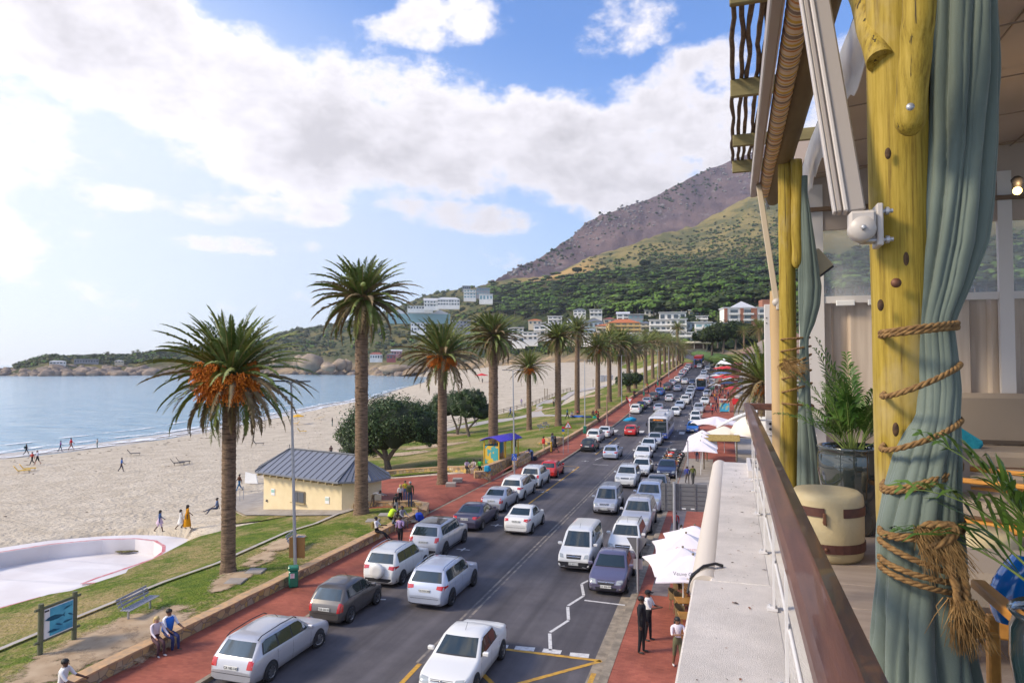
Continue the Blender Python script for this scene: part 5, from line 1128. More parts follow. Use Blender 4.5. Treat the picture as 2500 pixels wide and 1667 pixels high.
# --- near cars, each its own build
near=[
(car('silver estate car with black roof rails parked nearest on the left','wagon',4.5,1.72,1.46,PS,rails='k',plate='CA 185-142',tail='square',grille='wide',hlw=.30,spokes=8,steer=-.35,narrow=.86),dict(px=562,py=1684,L=4.5)),
(car('dark grey hatchback with tall red tail lights parked behind the silver estate','hatch',3.55,1.6,1.48,PGR,plate='CGB 244 EC',tail='tall',spokes=5),dict(px=790,py=1530,L=3.55)),
(car('white compact SUV with a white spare wheel cover on its tailgate, parked','suv',4.1,1.76,1.62,PW,plate='CA 989-681',spare=PW,cladding=True,rails='c',tail='mid',spokes=5,wr=.33),dict(px=922,py=1436,L=4.1)),
(car('pale silver blue SUV driving away beside the parked white one','suv',4.45,1.84,1.63,PSB,plate='CA 532-206',tail='mid',rails='c',spokes=5,wr=.36,rim=RMD),dict(px=1035,py=1490,L=4.45)),
(car('silver SUV with black roof and yellow flower sticker on its doors','suv',4.6,1.9,1.72,PS,roof=PBK,plate='CE 10-75 GP',tail='square',cladding=True,rim=RMD,spokes=5,wr=.37,boxy=.6),dict(px=1032,py=1364,L=4.6)),
(car('dark plum saloon parked ahead of the stickered SUV','sedan',4.5,1.8,1.42,PBM,plate='CA 827-525',tail='mid',wr=.32),dict(px=1133,py=1299,L=4.5)),
(car('silver saloon with bright red tail lights parked by the plaza','sedan',4.4,1.7,1.5,PS,plate='CA 303-115',tail='tall'),dict(px=1198,py=1253,L=4.4)),
(car('white small saloon driving away in the left lane','sedan',4.1,1.7,1.5,PW,plate='NB 602-142',tail='mid'),dict(px=1259,py=1308,L=4.1)),
(car('white SUV with black window band parked near the plaza end','suv',4.5,1.8,1.68,PW,plate='CA 101-300',rails='c',tail='mid',wr=.35),dict(px=1246,py=1224,L=4.5)),
(car('boxy cream white off-roader with black spare wheel parked before the red car','suv',4.0,1.72,1.75,PW,tail='square',spare='side',dark_bumper=True,boxy=1,wr=.36,spokes=6,narrow=.9),dict(px=1293,py=1193,L=4.0)),
(car('red hatchback parked beyond the boxy off-roader','hatch',3.8,1.62,1.45,PRD,tail='square'),dict(px=1336,py=1168,L=3.8)),
(car('black hatchback parked past the yellow road line','hatch',3.9,1.68,1.47,PBK,plate='CA 77-012',tail='square'),dict(px=1433,py=1104,L=3.9)),
(car('white hatchback with its driver visible, coming at the front of the picture','sedan',4.4,1.74,1.42,PW,plate='CA 40-311',hlw=.40,grille='thin',spokes=5,dark_bumper=False,narrow=.76),dict(px=1075,py=1716,L=4.4,away=False)),
(car('white minibus with black bumper coming in the right lane','van',4.4,1.66,1.84,PW,plate='CA 567-119',dark_bumper=True,boxy=.8,hlw=.26,grille='wide',tail='tall',narrow=.93),dict(px=1400,py=1398,L=4.4,away=False)),
(car('silver people carrier coming in the right lane ahead of the minibus','van',4.2,1.66,1.70,PS,plate='CA 614-220',hlw=.34,grille='slot',tail='tall',narrow=.84),dict(px=1475,py=1258,L=4.2,away=False)),
(car('violet grey saloon parked first on the right with a chrome grille','sedan',4.35,1.72,1.47,PVI,plate='CA 420-999',hlw=.36,grille='wide',spokes=5,narrow=.78),dict(X=-4.95,Y=30.6,L=4.35,away=False)),
(car('white pickup based estate with roof rails parked behind the violet saloon','wagon',4.3,1.72,1.58,PW,rails='k',grille='wide',hlw=.3),dict(X=-5.0,Y=36.4,L=4.3,away=False)),
(car('silver large SUV with square bonnet parked third on the right','suv',4.7,1.85,1.82,PS,grille='wide',hlw=.34,wr=.38,boxy=.3),dict(X=-5.0,Y=42.0,L=4.7,away=False)),
(car('second silver large SUV parked partly behind the road sign board','suv',4.7,1.85,1.84,PSB,grille='wide',hlw=.34,wr=.38,boxy=.3,name='parked_car'),dict(X=-4.9,Y=48.2,L=4.7,away=False)),
(car('grey green saloon parked behind the road sign board','sedan',4.5,1.76,1.45,PDG),dict(X=-4.9,Y=54.2,L=4.5,away=False)),
(car('black and navy saloon parked beside the motorcycles','sedan',4.6,1.78,1.45,PNV,grille='wide',hlw=.30,wr=.33),dict(X=-4.75,Y=63.2,L=4.6,away=False)),
]
for c,k in near: park(c,**k)
# driver in the foreground white car, seen through the windscreen is left to the glass; sticker on the silver SUV
disc=near[4][0]
for (x,z,r,c_) in ((1.75,.95,.17,'y'),(1.55,.72,.15,'y'),(1.95,.68,.13,'y'),(1.75,.80,.08,'k')):
    b=MB(); b.lathe([(0.001,0),(r,0),(r,.004),(0.001,.004)],16,M4=Matrix.Translation((x,-.957,z))@Matrix.Rotation(PI/2,4,'X')); b.build('sticker',M('sticker_yellow',(.75,.55,.03),.5) if c_=='y' else INK,disc)
# shared models for the rest of the traffic
PROTO={}
def proto(key):
    if key in PROTO: return None
def place(key,col,label,name='parked_car',group='cars along the beach road',**k):
    T={'hatch':('hatch',3.9,1.68,1.47),'sedan':('sedan',4.4,1.74,1.44),'suv':('suv',4.4,1.80,1.66),'van':('van',4.2,1.68,1.70),'wagon':('wagon',4.4,1.74,1.5)}[key]
    if key not in PROTO:
        c=car(label,T[0],T[1],T[2],T[3],PW,tail='mid',name=name); c['group']=group; PROTO[key]=c
        if col is not PW:
            for ch in c.children:
                for sl in ch.material_slots:
                    if sl.material is PW: sl.link='OBJECT'; sl.material=col
    else:
        c=dup(PROTO[key],(0,0,0),0,label,group); c.name=name
        def rec(o):
            for ch in o.children:
                for sl in ch.material_slots:
                    if sl.material and sl.material.name.startswith('paint_'): sl.link='OBJECT'; sl.material=col
                rec(ch)
        rec(c)
    return park(c,L=T[1],**k)
LST=[ # key,colour,px,py,away,label
('suv',PW,1447,1082,1,'white SUV parked between the black hatchback and a white saloon'),
('sedan',PW,1472,1070,1,'white saloon parked last before the zigzag line'),
('hatch',PSB,1489,1123,1,'pale silver hatchback driving away beyond the yellow line'),
('hatch',PRD,1538,1065,1,'bright red hatchback driving away beside the first bus'),
('suv',PW,1550,1011,1,'white SUV with round spare cover parked past the crossing'),
('sedan',PBM,1563,1001,1,'dark saloon half hidden behind the attendant in yellow vest'),
('sedan',PS,1577,990,1,'silver saloon parked behind the dark one past the crossing'),
('suv',PGR,1594,978,1,'dark grey SUV parked before the blue one'),
('suv',PBL,1609,966,1,'blue SUV parked on the left beside a yellow vested man'),
('suv',PGR,1626,954,1,'dark SUV parked just past the blue one'),
('hatch',PMR,1631,947,1,'maroon hatchback parked past the blue SUV'),
('sedan',PS,1640,941,1,'silver saloon in the parked row left of the bin lamp'),
('hatch',PW,1653,933,1,'white hatchback standing out in the far parked row'),
('sedan',PDG,1661,924,1,'grey saloon in the far parked row after the white hatch'),
('suv',PW,1665,918,1,'white SUV with dark roof shade in the far parked row'),
('hatch',PS,1670,912,1,'silver hatchback far up the parked row'),
('sedan',PW,1675,906,1,'white saloon far up the parked row near the red cone'),
('suv',PS,1680,901,1,'last silver SUV of the far parked row'),
('sedan',PS,1606,1007,1,'silver saloon driving away just past the crossing'),
('hatch',PW,1633,981,1,'white hatchback with orange lights driving away mid road'),
('sedan',PS,1653,956,1,'silver saloon driving away beyond the white hatchback'),
('sedan',PW,1671,938,1,'white saloon driving away level with the second bus'),
('hatch',PW,1707,899,1,'white hatchback far ahead behind the red and blue bus'),
('suv',PW,1525,1193,0,'white crossover coming behind the silver people carrier'),
('sedan',PW,1562,1164,0,'white saloon with one amber lamp coming behind the crossover'),
('sedan',PW,1566,1127,0,'white saloon with black grille coming in the queue'),
('sedan',PW,1580,1105,0,'white saloon third in the queue before the bus'),
('sedan',PS,1596,1089,0,'silver saloon right in front of the first bus'),
('hatch',PW,1647,1017,0,'white hatchback with lit headlamp following the first bus'),
('sedan',PW,1658,1000,0,'white saloon second behind the first bus'),
('suv',PW,1671,988,0,'white SUV in the middle of the oncoming queue'),
('sedan',PW,1679,979,0,'white saloon tucked behind the oncoming white SUV'),
('suv',PW,1683,970,0,'another white SUV further back in the oncoming queue'),
('suv',PW,1686,961,0,'white SUV just ahead of the second bus'),
('sedan',PNV,1690,941,0,'dark saloon left beside the second bus'),
('sedan',PS,1716,923,0,'silver saloon behind the second bus'),
('sedan',PW,1718,916,0,'pale saloon second behind the second bus'),
('sedan',PS,1727,905,0,'silver saloon alone further up the oncoming lane'),
('sedan',PW,1736,896,0,'white saloon near the road crest, oncoming'),
('suv',PW,1738,888,0,'white SUV at the road crest, oncoming'),
('hatch',PBL,1690,1058,0,'bright blue hatchback parked on the right past the umbrellas'),
('sedan',PW,1697,1042,0,'white saloon parked right behind the bright blue hatchback'),
('hatch',PW,1697,1028,0,'white hatchback parked second behind the blue one'),
('suv',PS,1705,1010,0,'silver SUV parked on the right before the striped police like car'),
('hatch',PW,1720,990,0,'white hatchback with blue bonnet edge among pedestrians'),
('wagon',PS,1726,970,0,'silver estate parked beyond the crowd on the right'),
('sedan',PW,1752,903,0,'white saloon parked by the white market tent'),
('suv',PS,1756,893,0,'silver SUV parked beyond the white market tent'),
('sedan',PW,1758,884,0,'white saloon parked farthest on the right'),
]
for key,col,px,py,aw,lb in LST: place(key,col,lb,px=px,py=py,away=bool(aw),name='driving_car' if 'driving' in lb or 'coming' in lb or 'oncoming' in lb else 'parked_car')
for i,(px,py,l) in enumerate([(1662,876,'small pale car left of the bend, leftmost'),(1669,877,'small grey car at the bend, second from left'),(1676,878,'small white car at the bend, third from left'),(1683,880,'silver car at the bend, nearest the red bus'),(1690,880,'white car partly behind the red and blue bus')]):
    c=dup(PROTO['hatch'],tuple(at(px,py,300)-Vector((0,0,.1))),1.9,l,'cars along the beach road'); c.name='parked_car'
# --- buses
def bus(label,px,py,L=10.5,W=2.5,Hh=3.05,low=M('bus_blue',(.03,.07,.32),.3,coat=.5),top=M('bus_white',(.62,.63,.68),.3,coat=.5),deck=False,sign='108 Hout Bay'):
    root=thing('bus',label,'bus'); b=MB(); hw=W/2
    def ring(x,w,z1,z0): return [Vector((x,-w,z0)),Vector((x,w,z0)),Vector((x,w*1.0,z1-.35)),Vector((x,w*.96,z1-.08)),Vector((x,w*.8,z1)),Vector((x,-w*.8,z1)),Vector((x,-w*.96,z1-.08)),Vector((x,-w,z1-.35))]
    b.loft([ring(-.02,hw*.90,Hh-.12,.4),ring(.12,hw*.985,Hh,.3),ring(L-.1,hw,Hh,.3),ring(L,hw*.95,Hh-.1,.35)],sm=False); b.build('body',top,root)
    b=MB(); b.box((.05,0,.62),(.26,W*.955,.66),bev=.07); b.box((L/2+.1,0,.55),(L-.1,W+.03,.55)); b.build('skirt',low,root)
    b=MB(); b.box((-.03,0,1.72),(.06,W*.86,1.45),bev=.02); b.build('windscreen',GL,root)
    b=MB(); b.box((-.035,0,2.66),(.07,W*.84,.34),bev=.02); sg=b.build('destination_sign',PL,root)
    text('sign_text',sign,.24,M('amber_led',(.8,.25,.02),.4,emis=(1,.32,.03),es=1.0),sg,(-.08,0,2.66),(PI/2,0,-PI/2))
    for s in (1,-1):
        n=6
        for i in range(n): b=MB(); x0=.5+i*(L-1)/n; b.box((x0+(L-1)/n/2,s*(hw+.005),1.85),((L-1)/n-.12,.03,1.0)); b.build('side_window',GL,root)
        b=MB(); b.box((-.06,s*hw*.72,.72),(.1,.32,.18),bev=.04); b.build('headlight',HL,root)
        b=MB(); b.tube([(-.0,s*hw*.95,2.7),(-.35,s*(hw+.18),2.6),(-.38,s*(hw+.2),2.2)],.03,6); b.box((-.36,s*(hw+.2),2.1),(.12,.22,.42),bev=.04); b.build('mirror',PL,root)
        for xw in (2.3,L-2.9): wheel(root,xw,s*(hw-.14),.48,.28,RM,8,0,s)
    b=MB(); b.box((-.05,0,.47),(.05,.5,.13)); b.build('number_plate',PLT,root)
    for rx,rl in ((3.0,2.2),(L-2.4,1.2)): b=MB(); b.box((rx,0,Hh+.12),(rl,1.4,.26),bev=.08); b.build('roof_unit',M('bus_roof_grey',(.42,.42,.45),.5),root)
    if deck:
        b=MB(); b.box((L/2,0,Hh+.45),(L-.2,W,.9)); b.build('open_deck',M('bus_red',(.45,.03,.03),.4),root)
    return park(root,px=px,py=py,L=L,away=False)
bus('blue and white city bus with amber sign, nearest in the oncoming lane',1607,1075)
bus('second blue and white bus further up the road',1712,954,sign='Camps Bay')
bus('red and blue open top sightseeing bus at the top of the road',1704,898,L=9,Hh=3.0,low=M('bus_red',(.45,.03,.03),.4),top=M('bus_mid_blue',(.05,.14,.45),.4),deck=True,sign='City Tour')
# --- motorcycles
def motorcycle(label,loc,rz,col,group='motorcycles parked in a tight row'):
    root=thing('motorcycle',label,'motorcycle',loc,rz,group)
    for x in (-.72,.72):
        b=MB(); M4=Matrix.Translation((x,0,.31))@Matrix.Rotation(PI/2,4,'X'); b.lathe([(.22,-.06),(.29,-.055),(.31,0),(.29,.055),(.22,.06),(.22,-.06)],18,M4=M4,cap=False); w=b.build('wheel',TY,root)
        b=MB(); b.lathe([(.03,-.03),(.22,-.015),(.22,.015),(.03,.03)],12,M4=M4); b.build('rim',RM,w)
    b=MB(); b.box((0,0,.42),(.5,.28,.36),bev=.08); b.tube([(.1,.14,.4),(-.3,.2,.3),(-.8,.2,.42)],.05,8); b.tube([(.72,.07,.31),(.45,.07,.95)],.03,6); b.tube([(.72,-.07,.31),(.45,-.07,.95)],.03,6); b.tube([(-.72,0,.31),(-.2,0,.5)],.04,6); b.build('frame',CHR,root)
    b=MB(); b.ball((.15,0,.80),(.32,.17,.15),12,8); b.ball((.52,0,.82),(.18,.14,.16),10,6); b.box((-.75,0,.72),(.3,.16,.05),bev=.02); b.build('tank',col,root)
    b=MB(); b.box((-.32,0,.78),(.62,.26,.12),bev=.05); b.build('seat',PL,root)
    b=MB(); b.tube([(.35,-.38,1.02),(.45,-.15,.98),(.45,.15,.98),(.35,.38,1.02)],.018,6); b.tube([(.4,.3,1.0),(.42,.36,1.2)],.01,5); b.tube([(.4,-.3,1.0),(.42,-.36,1.2)],.01,5); b.build('handlebar',PL,root)
    b=MB(); b.ball((.68,0,.86),(.07,.1,.1),10,8); b.build('headlight',HL,root)
    b=MB(); b.slab([(.62,-.17,.92),(.62,.17,.92),(.42,.14,1.22),(.42,-.14,1.22)],(-.8,0,-.5),.01); b.build('windshield',GL,root); return root
MC=[(PBK,'black motorcycle at the near end of the row'),(M('paint_yellow',(.62,.42,.02),.3,coat=.6),'yellow motorcycle in the middle of the row'),(PBK,'black motorcycle behind the yellow one'),(M('paint_orange',(.6,.15,.02),.3,coat=.6),'orange and black motorcycle in the row'),(PS,'silver motorcycle near the far end of the row'),(PRD,'red motorcycle in the row'),(PBK,'dark touring motorcycle second from the far end'),(PW,'white scooter like motorcycle last in the row')]
for i,(c,l) in enumerate(MC): Y=68.7+i*1.25; motorcycle(l,(-4.9+sx(Y)+.1*math.sin(i*3),Y,zr(Y)),PI+R(-12+6*math.sin(i*2)),c)
# ================================================================= PEOPLE
def cloth(c): return M('cloth_%02x%02x%02x'%tuple(int(min(1,v)*255) for v in c),c,.85,spec=.2)
SK=[M('skin_dark',(.095,.045,.028),.55),M('skin_brown',(.20,.10,.06),.55),M('skin_light',(.50,.28,.20),.55)]
HR=M('hair_black',(.012,.010,.009),.6); HBL=M('hair_blond',(.50,.36,.14),.6); HG=M('hair_grey',(.32,.31,.30),.6); SHO=M('shoe_dark',(.03,.025,.022),.6); SHW=M('shoe_light',(.6,.55,.52),.6)
def fk(P):
    """joints of a figure 1.75 m tall facing +x; returns points, radii, edges, tags"""
    J={};Rr={};E=[]
    lean=R(P.get('lean',0)); 
    legs={}
    def down(o,a,l): return o+Vector((math.sin(a)*l,0,-math.cos(a)*l))
    pel=Vector((0,0,0)); J['pel']=pel; Rr['pel']=.125
    def up(o,a,l): return o+Vector((math.sin(a)*l,0,math.cos(a)*l))
    J['waist']=up(pel,lean*.6,.16); Rr['waist']=.118; J['chest']=up(J['waist'],lean,.20); Rr['chest']=.142; J['top']=up(J['chest'],lean*1.1,.15); Rr['top']=.105
    J['neck']=up(J['top'],lean*.9,.075); Rr['neck']=.052; hd=R(P.get('head',0)); J['head']=up(J['neck'],lean*.5+hd,.10)+Vector((.012,0,0)); Rr['head']=.088; J['crown']=up(J['head'],lean*.3+hd,.085); Rr['crown']=.070
    E+=[('pel','waist','b'),('waist','chest','t'),('chest','top','t'),('top','neck','s'),('neck','head','s'),('head','crown','s')]
    for s,k in ((1,'L'),(-1,'R')):
        h_,kn=R(P.get('hip'+k,0)),R(P.get('knee'+k,0)); sp=P.get('spread',0)
        hip=pel+Vector((0,s*.085,-.04)); knee=down(hip,h_,.42)+Vector((0,s*sp*.5,0)); ank=down(knee,h_-kn,.41)+Vector((0,s*sp*.3,0)); toe=ank+Vector((.15*math.cos(R(P.get('foot',0))),s*.02,-.05 if abs(h_-kn)<1 else 0))
        heel=ank+Vector((-.02,0,-.045))
        for n,v,r in (('hip',hip,.088),('knee',knee,.060),('ank',ank,.042),('heel',heel,.036),('toe',toe,.034)): J[n+k]=v; Rr[n+k]=r
        E+=[('pel','hip'+k,'b'),('hip'+k,'knee'+k,'b'),('knee'+k,'ank'+k,'n'),('ank'+k,'heel'+k,'f'),('heel'+k,'toe'+k,'f')]
        a1,a2,ab=R(P.get('sh'+k,0)),R(P.get('el'+k,10)),R(P.get('ab',8)); inn=P.get('in',0)
        sh=J['top']+Vector((0,s*.175,-.02)); el=sh+Vector((math.sin(a1+lean*.3)*.28,s*math.sin(ab)*.28,-math.cos(a1+lean*.3)*.28*math.cos(ab)))
        wr=el+Vector((math.sin(a1+a2)*.25,-s*inn*.25,-math.cos(a1+a2)*.25)); hn=wr+(wr-el).normalized()*.075
        for n,v,r in (('sh',sh,.060),('el',el,.043),('wr',wr,.029),('hn',hn,.034)): J[n+k]=v; Rr[n+k]=r
        E+=[('top','sh'+k,'t'),('sh'+k,'el'+k,'t'),('el'+k,'wr'+k,'a'),('wr'+k,'hn'+k,'s')]
    return J,Rr,E
BODY={}
SLOT={'s':0,'t':1,'b':2,'f':3,'a':4,'n':5}
def body_proto(pose):
    key=tuple(sorted(pose.items()))
    if key in BODY: return BODY[key]
    J,Rr,E=fk(pose); names=list(J); idx={n:i for i,n in enumerate(names)}
    me=bpy.data.meshes.new('body'); me.from_pydata([tuple(J[n]) for n in names],[(idx[a],idx[b]) for a,b,_ in E],[])
    o=bpy.data.objects.new('tmp',me); COL.objects.link(o); md=o.modifiers.new('s','SKIN'); 
    for n in names:
        sv=me.skin_vertices[0].data[idx[n]]; r=Rr[n]; ax=(1.12,.80) if n in('chest','top','waist','pel') else (1,1); sv.radius=(r*ax[0],r*ax[1]); sv.use_root=(n=='pel')
    sb=o.modifiers.new('u','SUBSURF'); sb.levels=1
    dg=bpy.context.evaluated_depsgraph_get(); m2=bpy.data.meshes.new_from_object(o.evaluated_get(dg)); bpy.data.objects.remove(o)
    bm=bmesh.new(); bm.from_mesh(m2)
    for f in bm.faces:
        c=f.calc_center_median(); best=1e9;tg='s'
        for a,b,t in E:
            A,B=J[a],J[b]; ab=B-A; u=max(0,min(1,(c-A).dot(ab)/max(1e-6,ab.length_squared))); dd=(c-(A+ab*u)).length-Rr[a]*.7
            if dd<best: best=dd;tg=t
        f.material_index=SLOT[tg]; f.smooth=True
    # fingers, thumb, nose and eyes share the body mesh
    def addtube(p,q,r,mi,n=5):
        t=MB(); t.tube([p,(Vector(p)+Vector(q))/2,q],[r,r*.95,r*.7],n); vs=[bm.verts.new(v) for v in t.v]
        for f in t.f:
            try: ff=bm.faces.new([vs[i] for i in f]); ff.material_index=mi; ff.smooth=True
            except ValueError: pass
    for k,s in (('L',1),('R',-1)):
        d=(J['hn'+k]-J['wr'+k]).normalized(); fx=Vector((1,0,0)); fx=(fx-d*fx.dot(d)).normalized() if abs(d.x)<.95 else Vector((0,0,1)); h_=J['hn'+k]
        for i,l in enumerate((.060,.070,.066,.052)): st=h_+fx*(.024-.016*i); addtube(st,st+d*l+d.cross(fx)*.012*s,.0085,0)
        addtube(h_-d*.03+fx*.02,h_+d*.015+fx*.052,.010,0)
    hx=J['head']; addtube(hx+Vector((.078,0,.0)),hx+Vector((.104,0,-.018)),.014,0)
    for s in (1,-1): addtube(hx+Vector((.072,s*.031,.022)),hx+Vector((.088,s*.031,.022)),.009,6); addtube(hx+Vector((0,s*.084,-.01)),hx+Vector((-.01,s*.094,.02)),.018,0)
    addtube(hx+Vector((.083,.018,-.042)),hx+Vector((.083,-.018,-.042)),.006,7)
    m3=bpy.data.meshes.new('body'); bm.to_mesh(m3); bm.free()
    for i in range(8): m3.materials.append(SK[0])
    lo=min(v.co.z for v in m3.vertices); BODY[key]=(m3,lo,J); return BODY[key]
POSE={
'stand':dict(shL=4,shR=-3,hipL=3,hipR=-3,kneeL=2,kneeR=2),
'walk':dict(hipL=24,kneeL=6,hipR=-16,kneeR=22,shL=-22,elL=14,shR=24,elR=22),
'walk2':dict(hipL=-14,kneeL=20,hipR=18,kneeR=8,shL=14,elL=30,shR=-12,elR=14,lean=4),
'clasp':dict(shL=25,elL=75,shR=25,elR=75,hipL=4,hipR=-4,kneeL=2,kneeR=2,**{'in':.65}),
'phone':dict(shL=28,elL=95,shR=5,elR=12,hipL=6,hipR=-5,kneeL=5,kneeR=3,head=12),
'fold':dict(shL=35,elL=80,shR=35,elR=80,hipL=12,hipR=-8,kneeL=6,kneeR=14,**{'in':.75}),
'sit':dict(hipL=82,kneeL=78,hipR=78,kneeR=82,shL=30,elL=40,shR=32,elR=38,lean=8),
'sitlean':dict(hipL=72,kneeL=25,hipR=80,kneeR=50,shL=35,elL=55,shR=20,elR=70,lean=-4),
'hunch':dict(hipL=85,kneeL=88,hipR=80,kneeR=80,shL=45,elL=55,shR=48,elR=60,lean=28,head=12),
'ground':dict(hipL=95,kneeL=60,hipR=88,kneeR=20,shL=20,elL=40,shR=-20,elR=10,lean=2),
'bend':dict(lean=78,hipL=8,hipR=-4,kneeL=10,kneeR=12,shL=52,elL=20,shR=62,elR=16),
'recline':dict(lean=-32,hipL=62,kneeL=8,hipR=66,kneeR=18,shL=10,elL=20,shR=-10,elR=40),
}
def person(px,py,hpx,pose,da,top,bot,label,skin=0,hair='short',hc=HR,sleeve=False,shorts=False,dress=None,shoes=SHO,seat=0,hat=None,vest=None,bag=None,hf=h,pos=None,group=None,hm=None,off=.04):
    me,lo,J=body_proto(POSE[pose]); p=Vector(pos) if pos else G(px,py,off,hf); d=(p-CAML).dot(FWD)
    full=1.75; sit=pose in('sit','sitlean','hunch','ground','recline'); sc=(hm/full) if hm else (hpx*d/F)/( (1.72 if not sit else (J['crown'].z+.08-lo)))
    if hm is None: sc=max(.55,min(1.18,sc))
    root=thing('person',label,'person',(p.x,p.y,p.z),math.atan2(-p.y,-p.x)+R(da),group); root.scale=(sc*1.12,sc*1.12,sc)
    dz=-lo
    if sit: dz=-lo if seat==0 else (seat/sc+.11)   # pelvis rests on the seat height
    ob=bpy.data.objects.new('body',me); COL.objects.link(ob); ob.parent=root; ob.location=(0,0,dz)
    tm=cloth(top) if isinstance(top,tuple) else top; bmn=cloth(bot) if isinstance(bot,tuple) else bot; s=SK[skin]
    for i,m in enumerate([s,tm,bmn,shoes,tm if sleeve else s,s if (shorts or dress) else bmn,INK,M('lips',(.22,.07,.06),.5)]): ob.material_slots[i].link='OBJECT'; ob.material_slots[i].material=m
    hd=J['head']; hp_=(hd.x-.012,0,hd.z+dz)
    if hair!='none':
        b=MB(); b.ball((hp_[0]-.014,0,hp_[2]+.045),(.098,.094,.088),12,8,nz=.12,seed=px)
        if hair=='long': b.ball((hp_[0]-.055,0,hp_[2]-.07),(.065,.105,.17),10,8,nz=.3,seed=px); b.ball((hp_[0]-.065,0,hp_[2]-.2),(.05,.09,.13),8,6,nz=.3,seed=px+3)
        b.build('hair',hc,root)
    if hat: b=MB(); b.ball((hp_[0],0,hp_[2]+.075),(.104,.10,.07),12,8); b.box((hp_[0]+.12,0,hp_[2]+.065),(.11,.13,.014),bev=.005); b.build('cap',hat,root)
    if vest:
        b=MB(); c=(J['chest']+J['waist'])/2; a=math.atan2(J['top'].x-J['waist'].x,J['top'].z-J['waist'].z); M4=Matrix.Translation((c.x,0,c.z+dz+.02))@Matrix.Rotation(a,4,'Y'); b.lathe([(.135,-.24),(.142,-.1),(.150,.05),(.135,.2),(.09,.26)],14,M4=M4@Matrix.Diagonal((1,1.30,1,1))); b.build('vest',vest,root)
    if dress:
        b=MB(); L_=dress[1]; w=J['waist']; vs=[]; prof=[(.115,.02),(.14,-.12),(.19,-.12-L_*.5),(.235,-.12-L_)]; k=16; rings=[[Vector((r*(1+.12*math.sin(j*3+r*9))*math.cos(2*PI*j/k)+w.x,r*1.05*(1+.12*math.sin(j*3+r*9))*math.sin(2*PI*j/k),w.z+z+dz)) for j in range(k)] for r,z in prof]; b.loft(rings[::-1]); b.build('dress',cloth(dress[0]),root)
    if bag: b=MB(); c=J['chest']; b.box((c.x-.20,0,c.z+dz-.06),(.17,.28,.40),bev=.06); b.build('backpack',cloth(bag),root)
    return root
K=(.02,.02,.024); JN=(.035,.05,.10); WTc=(.70,.68,.68); GRYc=(.22,.22,.24); RDc=(.5,.03,.03); BLc=(.03,.12,.42)
zp=lambda X,Y:zr(Y)+.13
# nearest figures
person(1567,1592,131,'stand',75,K,K,'man in black jacket and trousers seen from the side at the kerb corner',0,sleeve=True,hf=zp,off=0)
person(1583,1562,116,'clasp',70,WTc,K,'man in white shirt and black cap with hands clasped behind the black clad man',0,hat=cloth(K),hf=zp,off=0)
person(1655,1631,120,'fold',15,(.66,.60,.66),(.12,.12,.07),'woman with long dark curls, white and black top and olive shorts',1,'long',shorts=True,shoes=SHW,vest=None,hf=zp,off=0)
person(977,1335,73,'phone',-25,(.34,.24,.42),K,'man in lavender tee shirt walking along the stone wall',0,hf=zp,off=0,shoes=SHO)
WY=lambda px,py:G(px,py,0,lambda X,Y:zr(Y)+.56)
def onwall(px,py): 
    q=WY(px,py); return (min(q.x,-19.25),q.y,zr(q.y)+.13)
def seated(px,py,pose,da,top,bot,label,hm=1.7,**k):
    q=WY(px,py); a=k.pop('x',-19.2+sx(q.y)); return person(px,py,50,pose,da,top,bot,label,pos=(a,q.y,zr(q.y)+.13),seat=.44,hm=hm,**k)
seated(935,1300,'sitlean',70,WTc,K,'man in white tee shirt and backpack sitting on the wall with legs stretched out',skin=0,bag=(.30,.24,.08))
seated(375,1562,'sit',25,(.62,.55,.60),(.09,.05,.06),'blonde woman in pale cardigan sitting on the stone wall',skin=2,hair='long',hc=HBL,shoes=SHW,hm=1.62,sleeve=True)
seated(404,1548,'sit',35,(.66,.66,.70),(.04,.05,.14),'man in bright blue gilet and white sleeves sitting beside the blonde woman',skin=1,vest=cloth((.03,.16,.60)),hm=1.78)
person(152,1690,50,'sit',60,M('stripe_shirt',(.70,.70,.70),.8),K,'person in a black and white striped shirt bending at the bottom edge',0,pos=tuple(G(150,1700,.3)),hm=1.75,seat=.2)
# plaza group
person(967,1259,53,'stand',160,K,GRYc,'person in black hoodie with back turned beside the plaza group',0,sleeve=True)
person(977,1234,50,'stand',-150,(.62,.58,.62),K,'blonde woman in white top with red bag round her waist',2,'long',HBL)
person(989,1222,47,'stand',20,(.50,.42,.03),(.10,.16,.30),'woman in mustard yellow jacket hugging the man in olive',2,'long')
person(1001,1237,60,'stand',170,(.085,.085,.035),JN,'tall man in olive jacket and blue jeans with back turned',1,hc=HG,sleeve=True,bag=(.05,.05,.03))
person(909,1238,30,'bend',60,GRYc,(.20,.16,.12),'person bending down beside the end of the kiosk',0,sleeve=True,hm=1.6)
seated(990,1270,'hunch',120,(.45,.62,.05),K,'seated man in fluorescent yellow vest with his back turned',skin=0,vest=cloth((.50,.72,.04)),x=-20.0)
seated(1000,1282,'hunch',60,(.06,.045,.04),(.16,.20,.26),'seated person in dark jacket and pale jeans on the wall corner',skin=0,sleeve=True)
seated(1015,1272,'sit',40,(.26,.26,.30),(.13,.12,.12),'seated person in grey hooded top beside a blue rucksack',skin=0,sleeve=True)
def bagobj(px,py,c,label,s=.35,hf=h,name='backpack',off=.0,pos=None):
    p=Vector(pos) if pos else G(px,py,off,hf); b=MB(); b.box((0,0,s*.55),(s*.8,s*.95,s*1.1),bev=s*.22,rz=px*.3); b.box((s*.38,0,s*.4),(s*.2,s*.6,s*.5),bev=s*.08,rz=px*.3); o=b.build(name,cloth(c),loc=tuple(p)); tag(o,label,'bag'); return o
bagobj(1023,1272,(.02,.06,.42),'blue rucksack on the promenade by the seated group',.5,zp)
